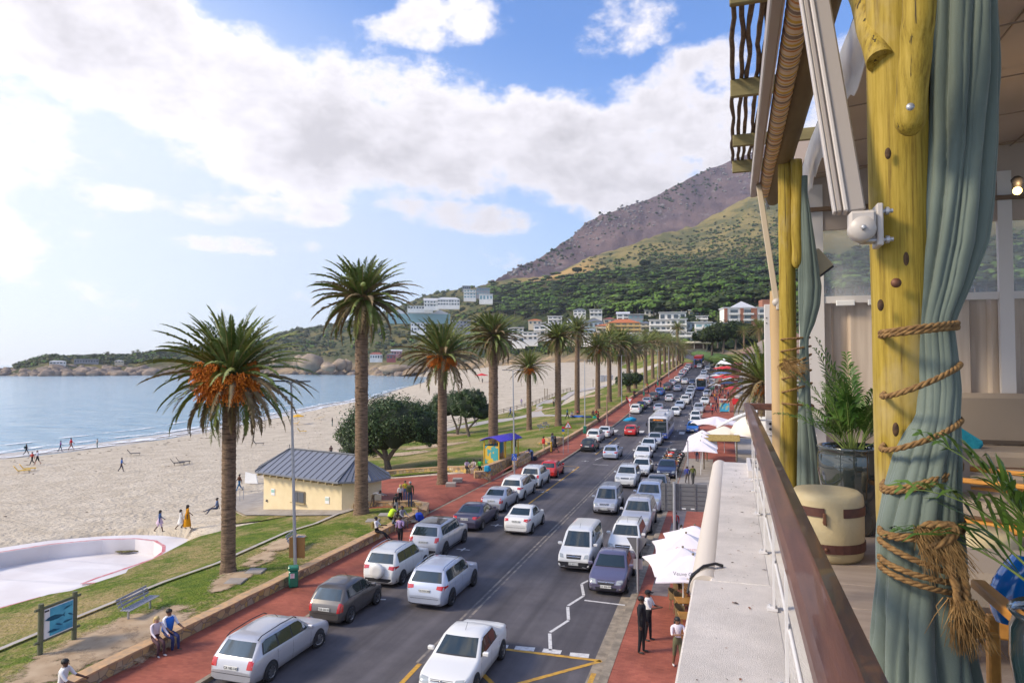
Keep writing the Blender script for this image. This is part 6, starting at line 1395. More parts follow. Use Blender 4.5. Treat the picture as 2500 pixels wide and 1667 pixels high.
bagobj(1189,1156,(.03,.30,.50),'turquoise bag on the plaza wall beside the children',.5,pos=tuple(G(1189,1152,.55)))
# children on the curved wall
for (px,da,c,b_,l,sc,hr) in [(1139,20,(.55,.45,.55),K,'girl in white and purple top sitting on the curved wall',1.3,'long'),(1157,-20,(.60,.50,.45),(.5,.4,.35),'girl in pale dress sitting on the curved wall, middle child',1.4,'short'),(1171,170,(.10,.50,.08),K,'child in bright green shirt with back turned on the curved wall',1.35,'short')]:
    q=G(px,1160); person(px,1158,28,'sit',da,c,b_,l,0,hr,pos=(q.x,q.y,q.z+.1),hm=sc+.2,seat=.52)
# beach
person(389,1298,52,'walk2',90,(.05,.10,.24),(.5,.38,.48),'woman in denim jacket and pale skirt walking on the sand',0,'long',dress=((.55,.42,.52),.30),sleeve=True)
person(441,1292,49,'walk',80,(.68,.66,.62),(.6,.6,.6),'woman in knee length white dress on the sand',0,'long',dress=((.70,.68,.64),.42),sleeve=True)
person(456,1290,57,'walk2',95,(.55,.23,.01),(.5,.2,.01),'woman in long orange dress beside the one in white',0,'long',dress=((.58,.25,.01),.80))
person(530,1252,16,'ground',-90,(.12,.16,.28),JN,'person sitting on sand half hidden by the nearest palm trunk',0,hm=1.7)
person(584,1199,42,'walk',-70,(.10,.045,.03),(.04,.13,.26),'man in maroon top and jeans dragging a white board on the sand',0,sleeve=True)
person(296,1151,33,'walk2',90,BLc,(.02,.02,.05),'person in blue top walking alone on the middle of the beach',0)
person(64,1110,26,'walk',80,K,K,'person in dark clothes carrying a bag at the water edge',0,bag=(.03,.1,.1))
person(78,1134,31,'walk',-60,(.48,.08,.06),K,'person in red top strolling at the left end of the beach',1)
person(91,1134,34,'walk2',-70,(.55,.55,.66),K,'person in pale top and dark shorts next to the one in red',2,shorts=True)
person(147,1102,26,'walk2',90,(.22,.08,.30),(.05,.10,.18),'person in purple top at the surf line',1)
person(173,1098,29,'walk',100,(.55,.03,.05),(.3,.12,.08),'person in red at the surf line beside the purple one',1,shorts=True)
person(237,1093,21,'stand',-90,(.55,.45,.38),(.1,.2,.2),'child in pale top standing at the surf',1)
person(811,1040,20,'stand',90,K,(.04,.12,.12),'dark figure standing on sand at the edge of the round tree',0)
person(808,1107,9,'ground',0,(.1,.05,.05),K,'tiny seated figure above the kiosk ridge',0,hm=1.6)
person(1178,935,9,'stand',0,K,K,'tiny figure on far sand between palm trunks',0,hm=1.7)
# shelter and lawn
hfL=h
person(1259,1091,33,'stand',90,(.04,.03,.07),K,'person in dark clothes waiting behind the purple shelter',0,sleeve=True,hf=hfL)
person(1327,1105,39,'stand',-60,(.50,.04,.04),(.42,.34,.22),'person in red gilet and beige trousers by the shelter',0,vest=cloth((.5,.04,.04)),sleeve=True,hf=zp)
person(1349,1100,42,'stand',60,(.12,.13,.18),GRYc,'person in grey jacket standing by the yellow post',1,'long',sleeve=True,hf=zp)
person(1355,1104,40,'walk',-120,K,(.35,.2,.14),'woman in black coat walking by the shelter steps',1,'long',dress=(K,.40),sleeve=True,hf=zp)
person(1299,1124,29,'bend',-30,(.22,.30,.55),(.10,.14,.26),'man in pale blue shirt bending over a bag on the kerb wall',0,sleeve=True,hf=zp,hm=1.72)
bagobj(1306,1124,(.03,.03,.04),'black bag held down on the paving by the bending man',.4,zp)
for a in [(1159,1036,25,'walk',100,(.10,.12,.20),(.08,.07,.06),'walker in grey blue on the footpath below the trees'),(1246,1017,25,'walk',-90,(.10,.15,.35),(.04,.06,.14),'walker in blue on the footpath, left of a pair'),(1254,1015,24,'walk2',-90,K,K,'walker in black on the footpath, right of a pair'),(1273,990,16,'stand',0,(.30,.20,.45),(.3,.3,.35),'person in lilac on the sand by the fence'),(1352,993,21,'walk',0,(.45,.36,.25),K,'walker in tan top where the footpath bends'),(1385,1023,25,'walk',60,(.10,.18,.22),K,'man standing beside the picnic group'),(1410,1012,12,'ground',0,(.5,.1,.1),K,'picnicker in red on the lawn')]: person(*a[:8],hm=None)
for (px,py,c,l) in [(1396,1020,(.6,.5,.5),'picnicker in white and red lying on the lawn'),(1448,1018,(.10,.04,.05),'picnicker in dark top beside a green bag'),(1456,1016,(.5,.04,.04),'picnicker in red top near the wall')]: person(px,py,12,'ground',30,c,K,l,0,hm=1.65)
def heap(name,px,py,c,w,l,label,z=.22,cat='blanket',hf=h):
    p=G(px,py,0,hf); b=MB(); b.ball((0,0,z*.2),(w/2,l/2,z),14,8,nz=.6,seed=px); o=b.build(name,cloth(c),loc=tuple(p)); tag(o,label,cat); return o
heap('blanket',1413,1018,(.04,.12,.42),2.6,1.2,'bright blue blanket spread at the picnic by the slim palm'); heap('blanket',1398,1017,(.5,.08,.07),.8,.7,'red bundle at the left end of the picnic'); heap('blanket',1432,1019,(.04,.05,.10),1.8,1.0,'dark blanket with bags at the right of the picnic'); heap('bag_heap',1452,1021,(.01,.30,.22),.7,.6,'teal green bag on the lawn by the wall',.3,'bag')
person(1461,1029,24,'stand',-100,(.30,.05,.04),K,'person in dark red standing on the wall edge by the benches',0,hf=zp); seated(1469,1024,'sit',40,(.35,.05,.05),K,'person in red and black sitting with others at the wall',skin=0)
for i,(px,py,pose,da,c,l) in enumerate([(1533,981,'sit',60,(.45,.06,.07),'seated person in red and white before the yield sign'),(1556,968,'sit',40,(.05,.05,.06),'dark seated figure in a wall group beside the second bin lamp'),(1561,969,'sit',30,(.20,.04,.05),'seated figure in dark red in the same wall group'),(1599,948,'sit',60,(.5,.05,.05),'seated figure in bright red far along the wall'),(1630,932,'sit',60,(.25,.05,.08),'seated figure in maroon far along the wall'),(1637,928,'sit',60,(.04,.05,.05),'dark seated figure far along the wall')]):
    q=G(px,py,0,zp); person(px,py,12,pose,da,c,K,l,0,pos=(-19.25+sx(q.y),q.y,zr(q.y)+.13),hm=1.7,seat=.44)
for a in [(1583,962,13,'walk',-150,(.30,.04,.06),K,'walker in dark red on the far promenade'),(1601,950,13,'walk2',160,(.55,.03,.03),K,'walker in bright red on the far promenade'),(1613,946,15,'stand',150,K,K,'person in black beside the third bin lamp'),(1616,932,12,'stand',20,(.04,.05,.04),K,'dark figure by the lamp further up the promenade'),(1667,893,9,'walk',180,(.1,.04,.06),K,'tiny walker at the top of the promenade')]: person(*a[:8],hf=zp,off=0)
YV=cloth((.50,.72,.04))
person(1569,1006,21,'stand',180,K,K,'parking attendant in fluorescent vest beside the dark saloon',0,vest=YV,hf=lambda X,Y:zr(Y),off=0); person(1622,961,18,'stand',200,K,K,'attendant in yellow vest beside the blue SUV',0,vest=YV,hf=lambda X,Y:zr(Y),off=0)
# right pavement
for a in [(1678,1181,43,'walk',10,(.06,.07,.30),(.12,.10,.09),'woman in long blue coat walking beside the man in green',1,'long'),(1692,1182,45,'walk2',-170,(.10,.11,.03),(.05,.05,.05),'man in dark green jacket walking away',1,'short'),(1702,1127,38,'walk',180,(.13,.04,.04),JN,'man in maroon jacket and jeans under the white umbrellas',0,'short'),(1650,1305,54,'stand',180,(.35,.04,.04),K,'man in red shirt seen below the sign board',0,'short'),(1664,1330,48,'stand',90,(.62,.56,.50),K,'curly haired woman in pale top under the first umbrella',1,'long')]:
    r=person(*a[:8],skin=a[8],hair=a[9],hf=zp,off=0,sleeve=True)
CL=[(.5,.03,.04),(.02,.02,.03),(.5,.5,.52),(.05,.08,.25),(.03,.1,.3),(.6,.25,.03),(.25,.05,.05),(.3,.28,.26),(.04,.2,.12),(.55,.48,.4)]
CN=['red','black','white','navy','blue','orange','maroon','grey','green','cream']
WH=['nearest in the pavement crowd','by the vendor cart','next to the parked silver SUV','mid way in the pavement crowd','near the blue patterned stall','at the kerb by the white saloon','below the red parasol','beside the bus stop panel','close to the palm fronds','at the back of the pavement crowd','by the boat like awning','near the white tent','behind the red parasol','next to the tent poles']
CR_=[(1739,1013,0),(1747,1008,1),(1736,1000,2),(1749,987,3),(1745,978,5),(1751,966,2),(1759,965,1),(1765,962,9),(1733,951,6),(1742,960,8),(1757,978,0),(1728,985,0),(1772,958,7),(1722,986,3)]
for i,(px,py,c) in enumerate(CR_): person(px,py,18,['stand','walk','walk2','phone'][i%4],i*77,CL[c],[K,JN,GRYc][i%3],'pedestrian in %s top %s'%(CN[c],WH[i]),i%3 if i%3<2 else 0,'long' if i%3==0 else 'short',hf=lambda X,Y:zr(Y)+.13,off=0,group='pedestrians crowding the right pavement')
for i in range(10):
    px=1755+i*3.1; py=948-i*4.5; person(px,py,10,['stand','walk2'][i%2],i*60,CL[i],K,'distant pedestrian in %s beyond the red parasol'%CN[i],0,hf=lambda X,Y:zr(Y)+.13,off=0,group='pedestrians crowding the right pavement')
# ================================================================= STREET AND BEACH FURNITURE
GALV=M('galvanised',(.42,.43,.46),.4,metal=.5); GRNB=M('bin_green',(.01,.17,.10),.4,coat=.3); WD=M('weathered_wood',(.24,.19,.13),.8,col2=(.15,.12,.08),vs=8); WDG=M('bench_slat',(.30,.30,.33),.6); YLP=M('lounger_yellow',(.70,.42,.02),.6); BRD=M('brown_board',(.30,.15,.045),.7)
SGW=M('sign_white',(.75,.75,.75),.5); SGR=M('sign_red',(.62,.02,.03),.5); SGB=M('sign_blue',(.02,.12,.55),.5); SGG=M('sign_grey_back',(.17,.17,.175),.5,metal=.2)
hprom=lambda X,Y:zr(Y)+.13
def lamp(px,py,top,label,double=True,lean=0,r=.085,hf=h):
    p=G(px,py,.0,hf); d=(p-CAML).dot(FWD); Ht=H+(HOR-top)*d/F-p.z; root=thing('street_lamp',label,'street lamp',tuple(p),0,'street lamps along the lawn')
    b=MB(); b.tube([(0,0,0),(lean*.5,0,Ht*.5),(lean,0,Ht)],[r,r*.8,r*.55],10); b.tube([(0,0,0),(0,0,.05)],r*1.8,10); b.build('pole',GALV,root)
    for s in ((-1,1) if double else (1,)):
        b=MB(); b.tube([(lean,0,Ht-.05),(lean+s*.25,0,Ht+.02)],.03,6); b.box((lean+s*.62,0,Ht+.03),(.78,.30,.07),bev=.02); b.build('lamp_head',SGG,root)
    return root
lamp(721,1386,932,'tall lamp post with two flat heads behind the green bin',lean=-.35)
lamp(1256,1160,904,'lamp post carrying the blue parking sign',lean=-.15,hf=hprom)
lamp(1428,1042,880,'lamp post with a green bin at its foot near the benches')
lamp(1518,990,868,'tall slim pale lamp post before the far lawn')
lamp(1572,962,880,'lamp post beside the second small green bin',False)
lamp(1606,937,854,'lamp post where the dense palm row starts')
lamp(1633,921,846,'lamp post in the far palm row, second from the bend')
lamp(1651,905,838,'last lamp post before the road bend')
p=G(1482,1042,0,hprom); root=thing('old_lamp_post','short rose painted cast post on the promenade','lamp post',tuple(p)); d=(p-CAML).dot(FWD); Ht=(1042-968)*d/F
b=MB(); b.lathe([(.26,0),(.26,.35),(.18,.5),(.15,1.1),(.09,1.3),(.08,Ht-.1),(.12,Ht)],12); b.build('post',M('rose_paint',(.30,.17,.14),.6),root)
def bin_(px,py,hpx,label,hf=hprom,sticker=False):
    p=G(px,py,0,hf); d=(p-CAML).dot(FWD); s=hpx*d/F/1.0; root=thing('litter_bin',label,'litter bin',tuple(p),math.atan2(-p.y,-p.x)+PI/2,'green litter bins along the promenade',s)
    b=MB(); b.box((0,0,.40),(.44,.40,.80),bev=.06); b.build('bin_body',GRNB,root); b=MB(); b.box((0,0,.90),(.50,.46,.20),bev=.09); b.build('lid',GRNB,root)
    if sticker:
        b=MB(); b.box((-.05,-.206,.58),(.20,.01,.22)); st=b.build('label_sticker',SGW,root); 
        b=MB()
        for zz in (.50,.56,.62,.66): b.box((-.05,-.213,zz),(.12,.006,.018))
        b.build('label_print',SGR,st)
bin_(716,1432,50,'large green litter bin with white sticker against the stone wall',hprom,True); bin_(1428,1058,18,'green litter bin below the lamp near the benches'); bin_(1572,966,10,'small green litter bin half way up the promenade'); bin_(1606,941,9,'distant green litter bin beside seated people')
def bench(px,py,w,rz,label,s=1.0):
    p=G(px,py); root=thing('park_bench',label,'bench',tuple(p),rz,'slatted benches on the lawn',s)
    for x in (-w*.36,w*.36): b=MB(); b.tube([(x,0,0),(x,0,.42)],.045,8); b.tube([(x,0,.42),(x,-.2,.44)],.03,6); b.tube([(x,.0,.42),(x,.24,.44),(x,.36,.85)],.028,6); b.build('leg',GALV,root)
    b=MB()
    for y in (-.20,-.09,.02,.13): b.box((0,y,.46),(w,.085,.03),bev=.008)
    b.build('seat',WDG,root); b=MB()
    for i in range(3): b.box((0,.25+.05*i,.58+.12*i),(w,.03,.09),bev=.008)
    b.build('backrest',WDG,root)
bench(340,1500,1.8,R(100)+.0,'near bench with its back to the beach beside the dirt patch'); bench(724,1338,1.7,R(108),'bench right behind the tall lamp post')
bench(1322,1050,1.7,R(80),'left bench of a pair behind the purple shelter'); bench(1335,1044,1.7,R(80),'right bench of a pair behind the purple shelter')
# brown board on the lamp, concrete lids in the grass
p=G(721,1386); b=MB(); b.box((0,0,0),(.78,.05,1.0),bev=.01); o=b.build('brown_board',BRD,loc=(p.x,p.y+.12,p.z+.95)); o.rotation_euler=(0,0,R(14)); tag(o,'plain brown board fixed behind the lamp post above the bin','board')
for (x,y,l,g) in [(668,1395,'upper square concrete lid in the lawn right of the nearest palm',(.36,.34,.32)),(588,1420,'lower square concrete lid in the lawn right of the nearest palm',(.34,.32,.3)),(940,1257,'concrete lid near the tallest palm',(.36,.34,.32)),(910,1271,'flat grey lid in the grass before the tallest palm',(.3,.3,.3)),(1101,1186,'concrete block beside the third palm, front one',(.4,.37,.33)),(1117,1175,'concrete block beside the third palm, back one',(.4,.37,.33)),(1220,1123,'grey lid in the lawn by the fourth palm',(.34,.32,.3))]:
    if y==1395: x=624
    if y==1420: x=575
    p=G(x,y,.05); b=MB(); b.box((0,0,.02),(.8,.8,.10 if 'block' not in l else .5),bev=.02,rz=.3); o=b.build('concrete_lid',MATS['concrete_mat'],loc=tuple(p)); tag(o,l,'slab')
# information board
def info_board():
    a=G(97,1602); c=G(180,1565); root=thing('information_board','wooden framed board showing blue sea animal pictures','information board',tuple(a),math.atan2(c.y-a.y,c.x-a.x)); W=(c-a).length; d=(a-CAML).dot(FWD); Ht=125*d/F; G_=M('green_post',(.10,.12,.065),.8,col2=(.14,.13,.08),vs=6)
    for x in (0,W): b=MB(); b.tube([(x,0,-.2),(x,0,Ht)],.085,10); b.build('post',G_,root)
    for z in (Ht-.18,Ht-1.28): b=MB(); b.tube([(-.22,.0,z),(W+.22,.0,z)],.05,8); b.build('rail',G_,root)
    P=M('board_print',(.03,.25,.42),.35,col2=(.10,.48,.62),vs=2.2,vd=4,lo=.3,hi=.7); b=MB(); b.box((W/2,-.03,Ht-.73),(W-.2,.04,1.0)); pn=b.build('panel',SGW,root)
    b=MB(); b.box((W/2+.09,-.055,Ht-.72),(W-.42,.02,.93)); pr=b.build('picture',P,pn); rnd=random.Random(3)
    b=MB(); b.box((.18,-.056,Ht-.30),(.16,.015,.05)); b.build('heading',INK,pn)
    D=M('fish_print',(.02,.17,.30),.4)
    for (x,z,l,an) in [(.55,-.62,.75,.05),(1.15,-.42,.35,-.2),(.75,-.9,.3,.4),(1.15,-.9,.35,0),(.5,-1.05,.45,.1),(1.3,-.7,.25,.5)]:
        q=MB(); M4=Matrix.Translation((x*W/1.6+.02,-.067,Ht+z))@Matrix.Rotation(an,4,'Y'); pts=[(-.5,0),(-.3,.10),(0,.14),(.3,.07),(.42,.03),(.55,.13),(.5,0),(.55,-.10),(.42,-.02),(.2,-.08),(-.2,-.09)]
        q.add([M4@Vector((u*l,0,v*l)) for u,v in pts],[tuple(range(len(pts)))[::-1],tuple(range(len(pts)))]); q.build('fish_drawing',D,pr)
info_board()
# --- signs
def post(root,h_,r=.03,mat=GALV,name='post'): b=MB(); b.tube([(0,0,0),(0,0,h_)],r,8); return b.build(name,mat,root)
def signroot(px,py,label,hf=hprom,name='traffic_sign'):
    p=G(px,py,0,hf); return thing(name,label,'sign',tuple(p),math.atan2(-p.y,-p.x)+PI/2),(p-CAML).dot(FWD)   # local -y faces the camera
def tri(b,cx,z,w,up=1,y=0,t=.02,mi=0):
    hgt=w*.87*up; b.add([(cx-w/2,y-t,z),(cx+w/2,y-t,z),(cx,y-t,z+hgt),(cx-w/2,y,z),(cx+w/2,y,z),(cx,y,z+hgt)],[(0,1,2),(5,4,3),(0,3,4,1),(1,4,5,2),(2,5,3,0)] if up>0 else [(2,1,0),(3,4,5),(0,3,4,1)[::-1],(1,4,5,2)[::-1],(2,5,3,0)[::-1]],mi)
r_,d=signroot(1387,1104,'red triangle warning sign with a digging figure on a tall post'); ht=75*d/F; post(r_,ht-.1); b=MB(); tri(b,0,ht-.78,.92,1,-.03); b.build('sign_plate',SGR,r_); b=MB(); tri(b,0,ht-.70,.66,1,-.052,.006); pl_=b.build('sign_face',SGW,r_); b=MB(); b.ball((-.02,-.066,ht-.38),.045,8,6); b.tube([(-.02,-.066,ht-.42),(.03,-.066,ht-.52),(-.06,-.066,ht-.66)],.022,5); b.tube([(.03,-.066,ht-.52),(.08,-.066,ht-.66)],.02,5); b.tube([(0,-.066,ht-.45),(.1,-.066,ht-.5)],.015,5); b.build('pictogram',INK,pl_)
r_,d=signroot(1375,1109,'slim post with a cluster of small coloured notices'); ht=70*d/F; post(r_,ht); 
for i,c in enumerate((SGR,SGB,M('sign_yellow',(.7,.5,.03),.5))): b=MB(); b.box((.0,-.04,ht-.25-.3*i),(.28,.02,.26)); b.build('notice',c,r_)
r_,d=signroot(1538,1026,'red bordered yield triangle on a red and white banded post',lambda X,Y:zr(Y)); ht=54*d/F; b=MB()
post(r_,ht-.3,.05,SGW)
for i in range(5): b=MB(); b.tube([(0,0,.3+i*.42),(0,0,.5+i*.42)],.056,8); b.build('red_band',SGR,r_)
b=MB(); tri(b,0,ht,1.05,-1,-.06); b.build('sign_plate',SGR,r_); b=MB(); tri(b,0,ht-.10,.66,-1,-.085,.006); b.build('sign_face',SGW,r_)
heap('plastic_wrap',1538,1027,(.02,.28,.50),1.9,1.5,'crumpled light blue plastic wrapped round the yield sign foot',.45,'plastic sheet',hf=lambda X,Y:zr(Y))
r_,d=signroot(1670,925,'distant yield triangle on the far promenade'); ht=2.4; post(r_,ht); b=MB(); tri(b,0,ht,1.1,-1,-.06); b.build('sign_plate',SGR,r_); b=MB(); tri(b,0,ht-.12,.7,-1,-.085,.006); b.build('sign_face',SGW,r_)
# blue parking plate, hangs on the lamp pole
p=G(1256,1160,0,hprom); d=(p-CAML).dot(FWD); z=H+(HOR-1114)*d/F; r_=thing('parking_sign','blue parking plate with white P and wheelchair mark','sign',(p.x,p.y,z),math.atan2(-p.y,-p.x)+PI/2); b=MB(); b.box((-.02,-.14,0),(.46,.03,.60),bev=.01); pl_=b.build('plate',SGB,r_); text('letter','P',.26,SGW,pl_,(-.1,-.165,.13),(PI/2,0,0)); b=MB(); b.tube([(.02+.1*math.cos(a/10*2*PI),-.16,-.12+.1*math.sin(a/10*2*PI)) for a in range(10)],.014,5,close=True); b.tube([(-.02,-.16,.1),(-.02,-.16,-.05),(.08,-.16,-.06),(.12,-.16,-.18)],.016,5); b.build('wheelchair_mark',SGW,pl_)
# big grey back of a road sign on the right, with post
r_,d=signroot(1647,1312,'large grey back of a road direction board on a round steel post',hprom,'road_sign_board'); k=d/F; post(r_,(1312-1183)*k+.1,.09); z0=(1312-1248)*k; z1=(1312-1183)*k; x0=(1616-1647)*k; x1=(1724-1647)*k
b=MB(); b.box(((x0+x1)/2,.13,(z0+z1)/2),(x1-x0,.03,z1-z0)); bo=b.build('board',SGG,r_)
for i in range(6): b=MB(); b.box(((x0+x1)/2,.10,z0+(i+.5)*(z1-z0)/6),(x1-x0,.03,.03)); b.build('stiffener',SGG,bo)
for x in (-.55,.3,1.2): b=MB(); b.box((x,.085,(z0+z1)/2),(.05,.05,z1-z0)); b.build('bracket',SGG,bo)
for x in (.55,1.05): b=MB(); b.box((x,.10,z0+.14),(.22,.035,.06)); b.build('sticker',SGW,bo)
r_,d=signroot(1557,1448,'grey back of an inverted triangle sign with a small plate below'); k=d/F; post(r_,(1448-1316)*k,.045,GALV); b=MB(); tri(b,-.0,(1448-1316)*k,.96,-1,.08,.02); b.build('sign_plate',SGG,r_); b=MB(); b.box((.02,.06,(1448-1379)*k),(.40,.02,.44)); b.build('sign_plate',GALV,r_)
for x,y,t,l in [(1680,1165,1076,'slim steel post at the kerb by the motorcycles'),(1652,1205,1150,'short steel post above the grey sign board'),(1690,992,955,'slim post between the traffic lanes beyond the crossing')]:
    r_,d=signroot(x,y,l,hprom,'steel_post'); r_['category']='post'; post(r_,(y-t)*d/F,.05)
# --- kiosk
def kiosk():
    KW=M('kiosk_wall',(.76,.63,.40),.85,col2=(.71,.58,.36),vs=1.5); KR=M('kiosk_roof',(.20,.21,.245),.45,metal=.3); SM=M('roof_seam',(.10,.11,.13),.5); TB=M('timber_trim',(.42,.33,.18),.8)
    A=G(643,1245); B=G(834,1247); C_=G(889,1236); D0=G(625,1238)
    ex=(B-A); ex.z=0; W=ex.length; ex.normalize(); ey=Vector((-ex.y,ex.x,0)); zb=A.z; d=(A-CAML).dot(FWD); wh=(1245-1172+4)*d/F+.0
    root=thing('kiosk','cream octagonal kiosk with grey metal hipped roof between the palms','kiosk',(A.x,A.y,zb),math.atan2(ex.y,ex.x))
    dep=3.9; ch=1.25; wh=3.0
    plan=[(0,0),(W,0),(W+ch,ch),(W+ch,dep-ch),(W,dep),(0,dep),(-ch,dep-ch),(-ch,ch)]
    b=MB(); b.prism(plan,-.6,wh); b.build('wall',KW,root)
    o=.62; ep=[(-.25,-o),(W+.25,-o),(W+ch+o,ch-.3),(W+ch+o,dep-ch+.3),(W+.25,dep+o),(-.25,dep+o),(-ch-o,dep-ch+.3),(-ch-o,ch-.3)]
    rz0=wh+.0; rh=1.5; k=-.15; r0=(.55,dep/2,rz0+rh); r1=(W-.35,dep/2,rz0+rh)
    vs=[(x,y,rz0) for x,y in ep]+[r0,r1]+[(x,y,rz0-.12) for x,y in ep]
    fs=[(0,1,9,8),(1,2,9),(2,3,9),(3,4,9),(4,5,8,9),(5,6,8),(6,7,8),(7,0,8)]+[(10+i,10+(i+1)%8,(i+1)%8,i) for i in range(8)]+[tuple(range(17,9,-1))]
    b=MB(); b.add(vs,fs); rf=b.build('roof',KR,root)
    def seam(p,q,w=.05,n='roof_seam'): 
        b=MB(); b.tube([Vector(p)+Vector((0,0,.02)),Vector(q)+Vector((0,0,.02))],w/2,4); return b
    b=MB()
    for i in range(14):
        t=(i+.5)/14; x=lerp(ep[0][0],ep[1][0],t); u=min(1,(x-ep[0][0])/max(.01,(r0[0]-ep[0][0]))) ; v=min(1,(ep[1][0]-x)/max(.01,(ep[1][0]-r1[0]))); e=min(u,v,1)
        b.tube([(x,-o,rz0+.03),(x,lerp(-o,dep/2,e),lerp(rz0,rz0+rh,e)+.03)],.022,4)
    for i0,i1,rr in ((1,2,r1),(2,3,r1),(6,7,r0),(7,0,r0)):
        for t in (.2,.4,.6,.8): p=Vector((*ep[i0],rz0)).lerp(Vector((*ep[i1],rz0)),t); q=p.lerp(Vector(rr),.93 if i0 in(2,6) else .75); b.tube([p+Vector((0,0,.03)),q+Vector((0,0,.03))],.022,4)
    b.build('standing_seams',SM,rf)
    for p,q in ((0,r0),(1,r1),(2,r1),(7,r0),(3,r1),(6,r0)): b=MB(); b.tube([Vector((*ep[p],rz0+.04)),Vector(q)+Vector((0,0,.04))],.045,5); b.build('hip_cap',SM,rf)
    b=MB(); b.tube([Vector(r0)+Vector((0,0,.04)),Vector(r1)+Vector((0,0,.04))],.06,6); b.build('ridge_cap',SM,rf)
    for r in (r0,r1): b=MB(); b.tube([r,(r[0],r[1],r[2]+.35)],.03,5); b.build('finial',SM,rf)
    for i in range(12): b=MB(); x=lerp(.15,W-.15,i/11); b.box((x,-.36,wh-.20),(.07,.70,.16)); b.build('rafter_end',TB,root)
    b=MB(); b.box((W/2,-.02,wh-.30),(W,.05,.16)); b.build('fascia',TB,root)
    wx=(734-643)/(834-643)*W; b=MB(); b.box((wx,-.03,1.42),(1.35,.10,.86),bev=.01); fr=b.build('window',M('window_frame',(.20,.17,.13),.6),root)
    for s in (-.31,.31): b=MB(); b.box((wx+s,-.09,1.42),(.54,.03,.70)); b.build('pane',M('kiosk_glass',(.10,.11,.13),.15),fr)
    b=MB(); b.box((wx,-.12,.98),(1.5,.2,.05)); b.build('sill',TB,root)
    for x,c in ((.24*W*.55,M('notice_teal',(.30,.52,.46),.5)),(W*.83,M('notice_pale',(.45,.55,.48),.5))): b=MB(); b.box((x,-.02,1.5),(.42,.04,.50),bev=.005); n=b.build('notice',SGW,root); b=MB(); b.box((x,-.045,1.56),(.34,.012,.2)); b.build('notice_print',c,n)
    b=MB(); b.box((.42,-.05,.78),(.12,.12,.16),bev=.02); b.build('tap_box',SGG,root)
kiosk()
# railing at the beach steps, white board beside the walker
p=G(566,1236); root=thing('step_railing','thin steel handrail at the beach steps left of the kiosk','railing',tuple(p),.4)
for i in range(4): b=MB(); b.tube([(0,i*1.1,-.3),(0,i*1.1,1.05)],.03,6); b.build('post',GALV,root)
b=MB(); b.tube([(0,0,1.05),(0,3.3,1.05)],.03,6); b.build('handrail',GALV,root)
p=G(597,1180); b=MB(); b.slab([(0,0,.05),(1.5,.1,.05),(1.2,.2,.95),(.0,.1,1.15)],(0,-1,0),.08); o=b.build('white_board',SGW,loc=tuple(p)); tag(o,'white board leaning behind the man in maroon by the kiosk','board')
# --- bus shelter with purple roof
def shelter():
    PU=M('purple_roof',(.07,.05,.48),.45); YE=M('shelter_yellow',(.68,.40,.02),.5); a=G(1262,1112); c=G(1322,1104,0,hprom)
    ex=c-a; ex.z=0; W=4.2; ang=math.atan2(ex.y,ex.x); root=thing('shelter','painted yellow shelter with a curved purple roof on the promenade','shelter',(-21.0,64.6,zr(65)+.13),R(78))
    W=4.0; dp=1.7; ht=2.5
    for x in (0,W*.33,W*.66,W):
        for y in (0,dp): b=MB(); b.box((x,y,ht/2),(.09,.09,ht)); b.build('post',YE,root)
    rr=[]
    for i in range(9): t=i/8; y=lerp(-.35,dp+.35,t); z=ht+.38*math.sin(PI*t); rr.append([Vector((-.3,y,z)),Vector((W+.3,y,z)),Vector((W+.3,y,z+.06)),Vector((-.3,y,z+.06))])
    b=MB(); b.loft(rr,sm=True); b.build('roof',PU,root)
    for i in range(9): b=MB(); x=-.2+i*(W+.4)/8; b.tube([(x,lerp(-.35,dp+.35,t/8),ht+.08+.38*math.sin(PI*t/8)) for t in range(9)],.02,4); b.build('roof_rib',M('purple_rib',(.05,.03,.32),.5),root)
    b=MB(); b.box((W/2,dp-.02,1.15),(W-.2,.05,1.9)); b.build('back_panel',M('mural',(.45,.20,.08),.6,col2=(.03,.22,.32),vs=1.6,vd=3,lo=.45,hi=.55),root)
    b=MB(); b.box((.02,dp/2,1.1),(.05,dp-.2,1.9)); b.build('end_panel',M('teal_panel',(.05,.32,.36),.6,col2=(.62,.40,.04),vs=1.5,lo=.48,hi=.52),root)
    b=MB(); b.box((W/2,dp-.4,.45),(W-.6,.4,.06)); b.build('seat',YE,root)
shelter()
p=G(1346,1104,0,hprom); b=MB(); b.tube([(0,0,0),(0,0,1.1)],.09,8); b.ball((0,0,1.12),.1,8,6); o=b.build('yellow_post',M('shelter_yellow',(.68,.40,.02),.5),loc=(p.x,p.y,p.z)); tag(o,'short yellow post between the shelter and the steps','bollard')
# --- wooden beach fence, rail by rail
FP=[(1050,1048),(1085,1038),(1120,1031),(1160,1022),(1196,1015),(1230,1007),(1262,999),(1300,989),(1325,979),(1348,969),(1375,959),(1401,951)]
P=GP(FP); root=thing('wooden_fence','rustic post and rail fence between the lawn path and the sand','fence',tuple(P[0])); cnt=0; prev=None
for a,c in zip(P,P[1:]):
    n=max(1,int((c-a).length/2.6))
    for i in range(n):
        q=a.lerp(c,i/n)-P[0]; b=MB(); b.tube([q+Vector((0,0,-.2)),q+Vector((0,0,.95))],.08,6); b.build('post',WD,root)
        if prev is not None:
            for z in (.45,.82): b=MB(); b.tube([prev+Vector((0,0,z)),q+Vector((0,0,z))],.05,5); b.build('rail',WD,root)
        prev=q
